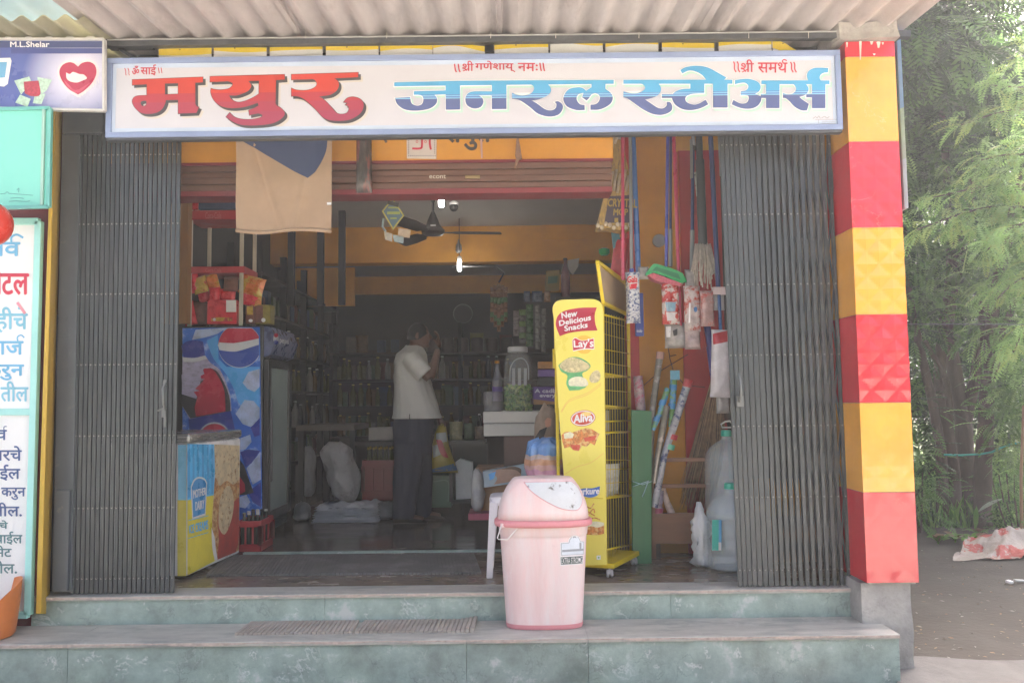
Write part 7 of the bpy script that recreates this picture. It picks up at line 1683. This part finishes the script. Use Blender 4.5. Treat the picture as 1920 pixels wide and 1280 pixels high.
b.tube([m_(769, 671, ns + .03), m_(780, 684, ns - .01), m_(793, 698, ns - .012), m_(797, 702, ns - .012)], [.085, .082, .078, .076], 18)
b.tube([m_(772, 672, fs - .03), m_(785, 700, fs + .02), m_(797, 727, fs + .02)], [.085, .080, .076], 18)
sh_o = b.build('shirt', man, smooth_=True); r2 = sh_o.modifiers.new('fuse', 'REMESH'); r2.mode = 'VOXEL'; r2.voxel_size = .009; r2.use_smooth_shade = True
b = MB().use(SHIRT); b.tube([m_(762, 650, 0), m_(766, 652, -.07), m_(782, 657, -.085), m_(792, 664, -.04), m_(794, 666, .0), m_(792, 664, .04), m_(782, 657, .085), m_(766, 652, .07)], .016, 8, closed=True); b.build('collar', man, smooth_=True)
b = MB().use(BLACK); b.tube([m_(768, 776, -.222), m_(768, 785, -.224)], .004, 5); b.build('side_slit', man)
# trousers
b = MB().use(TRO)
def leg_ring(x, y, hx, hd, dy):
    c = m_(x, y, dy); return [Vector((c.x + (hx*sc_ + fold(c.z, k))*math.cos(2*math.pi*k/30), c.y + (hd + fold(c.z, k))*math.sin(2*math.pi*k/30), max(c.z, .012))) for k in range(30)]
b.loft([leg_ring(776, 776, 37, .17, 0), leg_ring(775, 800, 38, .19, 0), leg_ring(774, 830, 37, .195, 0), leg_ring(775, 850, 34, .18, 0)])
b.loft([leg_ring(768, 830, 29, .105, -.10), leg_ring(766, 860, 27, .10, -.105), leg_ring(762, 900, 24, .09, -.105), leg_ring(758, 940, 22, .08, -.105), leg_ring(756, 971, 21, .078, -.105)])
b.loft([leg_ring(784, 830, 27, .105, .10), leg_ring(786, 860, 25, .10, .105), leg_ring(788, 900, 23, .09, .105), leg_ring(789, 940, 21, .08, .105), leg_ring(790, 968, 20, .078, .105)])
to = b.build('trousers', man, smooth_=True); r3 = to.modifiers.new('fuse', 'REMESH'); r3.mode = 'VOXEL'; r3.voxel_size = .010; r3.use_smooth_shade = True
for x1, dy in ((757, -.10), (790, .10)):
    f0 = m_(x1, 966, dy); b = MB().use(mat('dark_sandal', (.03, .022, .018), .5)); rings = []
    for t_, w_, h_ in ((-.09, .030, .05), (-.06, .044, .06), (.0, .046, .075), (.08, .05, .06), (.15, .048, .042), (.19, .034, .03), (.205, .015, .018)):
        rings.append([Vector((f0.x + t_, f0.y + w_*math.cos(a), max(.002, h_*.5 + h_*.5*math.sin(a)))) for a in [2*math.pi*k/14 for k in range(14)]])
    b.loft(rings); b.build('shoe', man, smooth_=True)
# carrier bag in his other hand
PB_ = YM + fs - .09
bgt = thing('carrier_bag', 'yellow, white and red printed carrier bag hanging from the man\'s hand', 'bag', px(832, 886, PB_))
CBM = mat('carrier_yellow', (.32, .24, .03), .35, var=.25, sc=6, bump=.3, bsc=20); b = MB().use(CBM); rings = []
for y, x0, x1, d in ((797, 822, 836, .02), (812, 815, 838, .04), (835, 810, 842, .06), (860, 808, 850, .07), (880, 806, 858, .05), (886, 807, 859, .02)):
    p, q = px(x0, y, PB_), px(x1, y, PB_); c = (p + q)/2; w = (q.x - p.x)/2
    rings.append([Vector((c.x + w*math.cos(2*math.pi*k/24)*(1 + .05*noise.noise((k*.7, y*.05, 1))), c.y + d*math.sin(2*math.pi*k/24)*(1 + .3*noise.noise((k*.6, y*.06, 5))), c.z)) for k in range(24)])
b.loft(rings); b.build('bag', bgt, smooth_=True); sf = Surf(b)
d = MB().use(mat('carrier_white', (.4, .4, .36), .4)); patch(d, [(818, 812), (836, 810), (838, 828), (818, 830)], sf, .003, 5); patch(d, [(812, 835), (822, 832), (826, 852), (813, 858)], sf, .003, 5)
d.use(mat('carrier_red', (.38, .03, .03), .4)); patch(d, smooth([(818, 824), (828, 826, 1), (834, 842, 1), (841, 858), (832, 856, 1), (824, 846, 1)]), sf, .005, 4)
d.use(mat('carrier_blue', (.08, .14, .24), .4)); patch(d, [(810, 879), (853, 868), (857, 881), (810, 885)], sf, .004, 5); d.build('print', bgt)
b = MB().use(CBM)
for dx in (-.012, .012): b.tube([px(829, 800, PB_) + Vector((dx, 0, -.01)), px(829, 800, PB_) + Vector((dx*.3, -.005, .03)), px(829, 800, PB_) + Vector((dx*2.2, 0, -.02))], .007, 6)
b.build('handles', bgt, smooth_=True)

# ------------------------------------------------------------------ trees and ground cover beside the shop
LEAF = {}
def leafmat(nm, c, tr): return mat(nm, c, .5, var=.35, sc=1.3, transl=tr, rvar=.1, spec=.3)
LEAF['d'] = leafmat('leaf_dark', (.028, .066, .018), .3); LEAF['m'] = leafmat('leaf_mid', (.13, .25, .07), .45); LEAF['l'] = leafmat('leaf_light', (.30, .48, .15), .5); LEAF['y'] = leafmat('leaf_yellow', (.36, .47, .14), .5); LEAF['r'] = leafmat('leaf_dry', (.26, .10, .05), .4)  # lighter tones raised to carry sun, dark tone deepened for shaded gaps
BARK = mat('bark', (.085, .062, .05), .9, var=.35, sc=7, bump=.8, bsc=30, col2=(.17, .13, .10), thr=(.55, .7), dsc=6, stretch=(1, 1, .35))
rt = random.Random(21)
def frond(mb, p, d, ln, pairs, droop, lw):
    """one feathery pinnate leaf: a curved stalk with paired leaflets"""
    d = d.normalized(); s = d.cross(Vector((0, 0, 1)))
    if s.length < .05: s = Vector((1, 0, 0))
    s.normalize(); vs, fs = [], []; q = Vector(p); st = ln/pairs
    roll = rt.uniform(-.5, .5)
    for i in range(pairs):
        d = (d + Vector((0, 0, -droop/pairs))).normalized(); q0 = q; q = q + d*st
        s = (s - d*s.dot(d)).normalized(); up = s.cross(d)
        L_ = lw*(math.sin((i + .8)/(pairs + .6)*math.pi)**.6)
        for sg in (-1, 1):
            o = (s*sg*math.cos(roll*sg) + up*(.15 + math.sin(roll)) + d*.45).normalized(); t = d*(st*.42); dn = Vector((0, 0, -.18*L_))
            k = len(vs); vs += [q - t*.5, q + o*L_*.5 - t + dn*.3, q + o*L_ + dn, q + o*L_*.5 + t + dn*.3]; fs.append((k, k+1, k+2, k+3))
    w = up*.002 if pairs else Vector((0, 0, .002))
    mb.add(vs, fs)
def clump(mb, c, r, n, ln, pairs, lw, keys, droop=.9, bias=Vector((0, 0, 0))):
    for i in range(n):
        v = Vector((rt.gauss(0, 1), rt.gauss(0, 1), rt.gauss(0, .8)))
        if v.length < .1: continue
        v.normalize(); mb.use(LEAF[rt.choice(keys)])
        frond(mb, Vector(c) + v*r*rt.uniform(.15, 1), (v + Vector((0, 0, rt.uniform(-.1, .6))) + bias), ln*rt.uniform(.6, 1.2), pairs, droop*rt.uniform(.6, 1.3), lw*rt.uniform(.75, 1.2))
def limb(mb, pts, r0, r1, n=9):
    P = [Vector(p) for p in pts]; Q = []
    for i in range(len(P)-1):
        for k in range(5):
            u = k/5; a = P[max(0, i-1)]; b = P[i]; c = P[i+1]; d = P[min(len(P)-1, i+2)]
            Q.append(.5*((2*b) + (c - a)*u + (2*a - 5*b + 4*c - d)*u*u + (-a + 3*b - 3*c + d)*u**3) + Vector((noise.noise((i + u, 1, b.x)), noise.noise((i + u, 5, b.x)), 0))*.012)
    Q.append(P[-1]); N = len(Q)
    mb.tube(Q, [(r0 + (r1 - r0)*(i/(N-1))**.8)*(1 + .10*noise.noise((i*.9, b.x, 3))) for i in range(N)], n)
    return Q
def tp(x, y, Y): return px(x, y, Y)
def gz(x, y, Y): p = px(x, y, Y); p.z = -.43; return p
# tree nearest the pillar: several dark leaning stems
ta = thing('tree', 'tree with several dark leaning stems nearest the tiled pillar', 'tree', gz(1785, 990, 4.9), 'trees beside the shop')
b = MB().use(BARK)
limb(b, [gz(1768, 990, 4.9), tp(1766, 900, 4.9), tp(1762, 830, 4.95), tp(1745, 740, 5.0), tp(1722, 640, 5.1), tp(1706, 560, 5.3), tp(1690, 400, 5.6)], .075, .035)
limb(b, [gz(1790, 985, 5.0), tp(1786, 900, 5.0), tp(1778, 820, 5.05), tp(1762, 720, 5.1), tp(1768, 620, 5.2), tp(1782, 520, 5.3), tp(1776, 330, 5.6), tp(1760, 150, 5.8)], .095, .04)
limb(b, [tp(1780, 800, 5.05), tp(1775, 720, 5.0), tp(1752, 670, 4.9), tp(1735, 640, 4.8)], .045, .025)
limb(b, [gz(1812, 985, 5.15), tp(1810, 900, 5.15), tp(1806, 800, 5.2), tp(1790, 700, 5.25), tp(1778, 600, 5.3), tp(1800, 480, 5.4), tp(1830, 300, 5.6)], .13, .05)
limb(b, [tp(1806, 800, 5.2), tp(1826, 720, 5.2), tp(1836, 640, 5.3), tp(1848, 560, 5.3), tp(1880, 420, 5.2)], .08, .03)
limb(b, [tp(1718, 930, 4.9), tp(1740, 890, 4.95), tp(1765, 868, 5.0)], .014, .01)
b.build('trunk', ta, smooth_=True)
b = MB()
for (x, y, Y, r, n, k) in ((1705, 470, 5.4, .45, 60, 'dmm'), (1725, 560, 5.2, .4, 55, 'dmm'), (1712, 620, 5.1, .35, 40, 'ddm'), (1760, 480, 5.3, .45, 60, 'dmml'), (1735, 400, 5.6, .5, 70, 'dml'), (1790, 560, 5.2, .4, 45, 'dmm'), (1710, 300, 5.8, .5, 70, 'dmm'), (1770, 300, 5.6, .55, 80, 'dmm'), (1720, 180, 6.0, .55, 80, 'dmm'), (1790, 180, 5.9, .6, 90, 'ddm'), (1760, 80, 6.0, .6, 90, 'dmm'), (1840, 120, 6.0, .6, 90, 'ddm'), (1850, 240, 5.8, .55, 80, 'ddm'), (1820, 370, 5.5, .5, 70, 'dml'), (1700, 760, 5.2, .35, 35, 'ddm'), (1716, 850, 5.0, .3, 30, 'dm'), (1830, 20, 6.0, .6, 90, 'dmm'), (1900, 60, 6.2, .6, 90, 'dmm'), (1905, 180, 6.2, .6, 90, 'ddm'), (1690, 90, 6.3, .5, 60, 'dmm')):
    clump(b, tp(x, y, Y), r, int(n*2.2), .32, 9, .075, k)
for i in range(170):      # clumps added over the crown to keep the dirt in shade
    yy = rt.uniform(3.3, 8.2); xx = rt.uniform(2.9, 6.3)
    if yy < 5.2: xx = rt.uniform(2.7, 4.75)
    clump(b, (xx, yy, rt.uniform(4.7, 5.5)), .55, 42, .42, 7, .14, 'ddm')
b.build('crown', ta)
# second tree, straight dark trunk
t2_ = thing('tree', 'tree with one straight dark trunk right of the leaning stems', 'tree', gz(1842, 990, 4.75), 'trees beside the shop')
b = MB().use(BARK)
limb(b, [gz(1842, 990, 4.75), tp(1843, 880, 4.75), tp(1848, 780, 4.75), tp(1852, 700, 4.8), tp(1858, 620, 4.8), tp(1876, 500, 4.7), tp(1920, 330, 4.6), tp(1990, 180, 4.6)], .105, .045)
limb(b, [tp(1850, 740, 4.78), tp(1866, 680, 4.7), tp(1872, 640, 4.6), tp(1905, 560, 4.4)], .06, .03)
limb(b, [tp(1852, 700, 4.8), tp(1845, 640, 4.9), tp(1838, 560, 5.0)], .05, .03); b.build('trunk', t2_, smooth_=True)
b = MB()
for (x, y, Y, r, n, k) in ((1880, 520, 4.7, .45, 70, 'mll'), (1850, 600, 4.7, .35, 40, 'ml'), (1905, 620, 4.5, .4, 60, 'mll'), (1915, 720, 4.3, .4, 60, 'mml'), (1890, 780, 4.4, .3, 40, 'mml'), (1900, 450, 4.8, .5, 70, 'mml'), (1960, 560, 4.5, .6, 70, 'mml'), (1980, 740, 4.4, .5, 50, 'mm'), (1990, 400, 4.8, .7, 90, 'mml'), (2080, 250, 5.0, .9, 100, 'mml'), (2100, 550, 4.8, .8, 90, 'mml'), (1940, 300, 5.0, .6, 80, 'dml'), (1980, 120, 5.4, .8, 90, 'dmm'), (1850, 460, 5.0, .4, 50, 'mml'), (1925, 840, 4.3, .3, 30, 'mm')):
    clump(b, tp(x, y, Y), r, int(n*1.9), .30, 9, .068, k)
b.build('crown', t2_)
# pale sunlit branches reaching in from the right
t3_ = thing('tree', 'tree outside the right edge whose pale feathery branches reach into the picture', 'tree', Vector((5.9, 2.6, -.42)), 'trees beside the shop')
b = MB().use(BARK); limb(b, [(5.9, 2.6, -.42), (5.85, 2.6, .8), (5.75, 2.65, 2.0), (5.5, 2.7, 3.2), (5.3, 2.9, 4.6)], .11, .05)
sprays = [((2050, 175), (1930, 165), (1855, 160)), ((2050, 250), (1920, 205), (1800, 235)), ((2050, 330), (1920, 290), (1840, 300)), ((2050, 380), (1900, 345), (1750, 370)), ((2050, 470), (1920, 420), (1850, 470)), ((2050, 560), (1930, 520), (1870, 560)), ((2050, 420), (1880, 385), (1720, 430)), ((2060, 60), (1960, 70), (1905, 120)), ((2050, 640), (1940, 610), (1900, 660))]
cb_ = MB()
for i, pts in enumerate(sprays):
    Y = 3.0 + .25*(i % 4); P = [px(x, y, Y - .15*j) for j, (x, y) in enumerate(pts)]
    Q = limb(b, [Vector((5.5, 2.75, P[0].z + .1)), *P], .022, .006, 6)
    for k, q in enumerate(Q[4:]):
        for r_ in range(5):
            cb_.use(LEAF[rt.choice('llyl' if i not in (1, 3, 6) else 'lyyl')]); side = Vector((rt.uniform(-.9, .2), rt.uniform(-.9, .6), rt.uniform(-.25, .45)))
            frond(cb_, q + Vector((rt.uniform(-.05, .05), rt.uniform(-.08, .08), rt.uniform(-.03, .05))), side, rt.uniform(.20, .34), 10, rt.uniform(.8, 1.7), rt.uniform(.045, .07))
for (x, y, Y, r, n) in ((1880, 330, 3.4, .35, 40), (1900, 420, 3.3, .4, 60), (1840, 420, 3.5, .3, 30), (1990, 300, 3.2, .6, 60), (2000, 480, 3.2, .6, 60), (1915, 520, 3.3, .3, 30), (1790, 400, 3.6, .22, 16)):
    clump(cb_, px(x, y, Y), r, int(n*1.3), .27, 10, .06, 'llym', 1.3)
b.build('trunk', t3_, smooth_=True); cb_.build('crown', t3_)
# thin stake at the right edge
b = MB().use(mat('stake_brown', (.26, .16, .09), .8, var=.2)); limb(b, [gz(1914, 985, 3.6), tp(1915, 880, 3.6), tp(1919, 760, 3.6)], .018, .012, 7); tag(b.build('wooden_stake', smooth_=True), 'thin pale brown stake standing at the right edge of the picture', 'stake')
# distant wall of foliage and grass
b = MB()
for i in range(250):
    Y = rt.uniform(8.5, 13); X = (Y + 4.6)*rt.uniform(.40, .68) if i < 190 else rt.uniform(9, 20); z = rt.uniform(-.1, 7.4)
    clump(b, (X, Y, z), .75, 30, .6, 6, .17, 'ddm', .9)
for i in range(130):     # and on behind the shop, for a viewer who steps aside
    Y = rt.uniform(7.5, 13); X = rt.uniform(2.4, .42*(Y + 4.6)) if i < 90 else rt.uniform(-14, 2); clump(b, (X, Y, rt.uniform(-.1, 7.2)), .8, 26, .65, 6, .2, 'ddm', .9)
o = b.build('far_foliage'); o['kind'] = 'stuff'; o['label'] = 'dark mass of leaves far behind the trees beside the shop'
b = MB()
for i in range(9000):
    Y = 4.7 + 9*rt.random()**1.6; X = rt.uniform(.32, .95)*(Y + 4.6)*1.05
    if X < 2.5: continue
    h = rt.uniform(.10, .42)*(1 + .5*noise.noise((X*.8, Y*.8, 0))); a = rt.uniform(0, 6.28); w = rt.uniform(.006, .018); d = Vector((math.cos(a), math.sin(a), 0)); ln = Vector((rt.uniform(-.5, .5), rt.uniform(-.5, .5), 0))*h
    b.use(LEAF[rt.choice('mmld')]); p = Vector((X, Y, -.44)); b.add([p - d*w, p + d*w, p + ln*.4 + Vector((0, 0, h*.65)) + d*w*.7, p + ln + Vector((0, 0, h)), p + ln*.4 + Vector((0, 0, h*.65)) - d*w*.7], [(0, 1, 2, 3, 4)])
o = b.build('grass'); o['kind'] = 'stuff'; o['label'] = 'tall green grass and weeds growing under the trees'
mb = MB().use(mat('grassy_soil', (.09, .12, .04), .95, var=.4, sc=4, bump=.4, bsc=20)); mb.grid(lambda u, v: Vector((1.5 + u*40, 6.0 + v*40, -.40 + .03*noise.noise((u*60, v*60, 2)))), 60, 60); struct(mb.build('grass_ground', base=(0, 0, 0)))
def leaf_shape(mb, p, d, ln, w, bend=.3):
    d = d.normalized(); s = d.cross(Vector((0, 0, 1))).normalized(); vs = []; n = 7
    for i in range(n + 1):
        t = i/n; ww = w*math.sin(math.pi*min(1, t*.95 + .04))**.8; c = p + d*ln*t + Vector((0, 0, -bend*ln*t*t)); vs += [c - s*ww + Vector((0, 0, .15*ww)), c, c + s*ww + Vector((0, 0, .15*ww))]
    fs = [(i*3 + k, i*3 + k + 1, i*3 + k + 4, i*3 + k + 3) for i in range(n) for k in (0, 1)]
    mb.add(vs, fs)
BL = leafmat('broad_leaf', (.14, .28, .06), .4); BLW = leafmat('broad_leaf_pale', (.42, .46, .34), .4); BLD = leafmat('broad_leaf_brown', (.24, .16, .10), .3)
for i, (x, y, Y, lab) in enumerate(((1758, 1008, 3.7, 'low broad-leaved plant at the tree foot nearest the pillar'), (1790, 1000, 3.8, 'broad-leaved plant with a pale dead leaf in the middle of the plant row'), (1822, 1005, 3.7, 'bright green broad-leaved plant right beside the crumpled sack'), (1835, 975, 4.1, 'plant with one tall pale shining leaf behind the crumpled sack'))):
    t = thing('broadleaf_plant', lab, 'plant', gz(x, y, Y), 'broad-leaved plants at the tree feet'); p = gz(x, y, Y); b = MB()
    for k in range(9):
        a = k*2.4 + i; b.use((BL, BL, BLW if i in (1,) else BL, BLD)[k % 4]); leaf_shape(b, p + Vector((0, 0, .04)), Vector((math.cos(a), math.sin(a)*.8, rt.uniform(.5, 1.3))), rt.uniform(.16, .26), rt.uniform(.035, .05), .5)
    if i == 3:
        b.use(BL); leaf_shape(b, p + Vector((-.05, -.02, .1)), Vector((.1, 0, 1)), .26, .05, .1); b.use(BLW); leaf_shape(b, p + Vector((-.02, -.04, .28)), Vector((1, -.1, .75)), .30, .06, .15)
    b.build('leaves', t)
    MB().use(BL).tube([p, p + Vector((.01, 0, .08))], .008, 6).build('stem', t)
for i, (x, y, Y, r, n, k, lab) in enumerate(((1712, 905, 4.4, .34, 60, 'dmm', 'leafy bush low beside the tiled pillar'), (1888, 905, 4.9, .36, 70, 'mml', 'pale green bush right of the straight dark trunk'), (1760, 930, 6.2, .4, 70, 'mll', 'bright green bush glimpsed between the dark stems'), (1905, 960, 3.9, .22, 40, 'mmd', 'small bush at the right edge behind the crumpled sack'), (1950, 880, 5.2, .5, 90, 'mml', 'large bush just outside the right edge'))):
    t = thing('bush', lab, 'bush', gz(x, y, Y), 'bushes under the trees'); b = MB(); c = px(x, y, Y)
    clump(b, c, r, n, .24, 8, .06, k); clump(b, c - Vector((0, 0, r)), r, n, .24, 8, .06, k); b.build('leaves', t)
    b = MB().use(BARK)
    for k2 in range(4): limb(b, [gz(x, y, Y) + Vector((.04*k2 - .06, 0, 0)), c + Vector((.12*k2 - .18, .05*k2, .1))], .014, .006, 5)
    b.build('stems', t)
# litter
SK = mat('red_white_sack', (.34, .29, .25), .6, var=.25, sc=7, bump=.4, bsc=40, col2=(.34, .055, .045), thr=(.50, .525), dsc=2.2)
b = MB().use(SK)
def skf(u, v):
    a = pz(1786, 1052, -.4); b_ = pz(1842, 1064, -.4); c = px(1822, 982, 3.6); d = px(1985, 1000, 3.4); e = px(1960, 1050, 2.9)
    p = (a*(1-u) + e*u)*(1-v) + (px(1815, 1000, 3.5)*(1-u) + d*u)*v
    z = -.40 + .02 + .16*v*(.55 + .45*math.sin(u*3)) + .09*noise.noise((u*3, v*3, 7)) + .06*(.5 - abs(noise.noise((u*6, v*5, 1)))) + .045*(.4 - abs(noise.noise((u*13, v*11, 2)))) - .05
    return Vector((p.x + .05*noise.noise((u*4, v*5, 9)), p.y + .06*noise.noise((u*5, v*4, 4)), max(-.395, z)))
b.grid(skf, 46, 30); tag(b.build('crumpled_sack', smooth_=True), 'crumpled red and cream plastic sack lying on the dirt at the right edge', 'sack')
b = MB().use(SK); b.grid(lambda u, v: skf(.15 + .5*u, .02 + .2*v) + Vector((-.02, -.06 - .05*v, .02 - .16*v*0)), 16, 6)
for i in range(70):
    pass
lt = MB()
for i in range(170):
    x = rt.uniform(1712, 1960); y = rt.uniform(1000, 1235); p = pz(x, y, -.405); p.z = dz(p.x, p.y) + .006; lt.use(rt.choice([mat('litter_brown', (.20, .13, .08), .8), mat('litter_tan', (.2, .15, .09), .8), mat('litter_grey', (.2, .19, .17), .8)]))
    a = rt.uniform(0, 6.28); s_ = rt.uniform(.005, .012) ; d = Vector((math.cos(a), math.sin(a), rt.uniform(-.1, .2)))*s_*1.6; e = Vector((-math.sin(a), math.cos(a), rt.uniform(-.1, .3)))*s_*.7
    lt.add([p - d, p + e, p + d, p - e + Vector((0, 0, .004))], [(0, 1, 2, 3)])
o = lt.build('leaf_litter'); o['kind'] = 'stuff'; o['label'] = 'fallen leaves and bits scattered over the dirt'
b = MB().use(WHITE); p = pz(1893, 1093, -.40); b.obox(p + Vector((0, 0, .012)), (.05, .04, .02), (.2, .1, .6)); tag(b.build('paper_scrap', bevel=.004), 'small white scrap of paper on the dirt below the crumpled sack', 'scrap')
b = MB().use(mat('scrap_pale', (.5, .5, .48), .6)).obox(pz(1912, 1090, -.4) + Vector((0, 0, .01)), (.09, .03, .012), (.1, .1, .2)); tag(b.build('paper_scrap', bevel=.003), 'flat pale scrap at the right edge beside the white scrap', 'scrap')
b = MB().use(mat('cable_grey', (.09, .095, .1), .6)).tube([px(1640 + 50*k, 607 + .8*math.sin(k/3.) + (k - 3)**2*.06, 2.4) for k in range(13)], .0035, 6); tag(b.build('overhead_cable', smooth_=True), 'thin grey cable stretched level in front of the trees', 'cable')
b = MB().use(mat('rope_teal', (.06, .40, .34), .5)).tube([tp(1770, 852, 4.75), tp(1800, 853, 4.72), tp(1838, 851, 4.62), tp(1860, 847, 4.6), tp(1885, 835, 4.5), tp(1920, 828, 4.4)], .011, 7); tag(b.build('rope', smooth_=True), 'teal green rope tied between the dark tree trunks', 'rope')

# unseen trees added across the road to darken reflections and block low sky
b = MB()
for i in range(420):
    c = Vector((rt.uniform(-26, 26), rt.uniform(-14.5, -12.5), rt.uniform(-.3, 3.6) + rt.uniform(0, 1.2)))
    for k in range(46):
        v = Vector((rt.gauss(0, .55), rt.gauss(0, .5), rt.gauss(0, .45))); b.use(LEAF[rt.choice('ddm')]); s1 = Vector((rt.uniform(-1, 1), rt.uniform(-1, 1), rt.uniform(-1, 1))).normalized()*.17; s2 = s1.orthogonal().normalized()*.08
        b.add([c + v - s1, c + v + s2, c + v + s1, c + v - s2], [(0, 1, 2, 3)])
o = b.build('far_foliage'); o['kind'] = 'stuff'; o['label'] = 'row of dark trees added across the road behind the viewer'

# ------------------------------------------------------------------ thin haze added to stand in for lens veil
hz = bpy.data.materials.new('veil_air'); hz.use_nodes = True; n = hz.node_tree.nodes; n.remove(n['Principled BSDF'])
pv_ = n.new('ShaderNodeVolumePrincipled'); pv_.inputs['Color'].default_value = (.93, .94, .96, 1); pv_.inputs['Density'].default_value = HAZE; pv_.inputs['Anisotropy'].default_value = .3
hz.node_tree.links.new(pv_.outputs[0], n['Material Output'].inputs['Volume'])
o = MB().use(hz).box((-215, -75, -1.6), (215, 415, 9.5)).build('haze', base=(0, 0, -1.6)); o['kind'] = 'stuff'
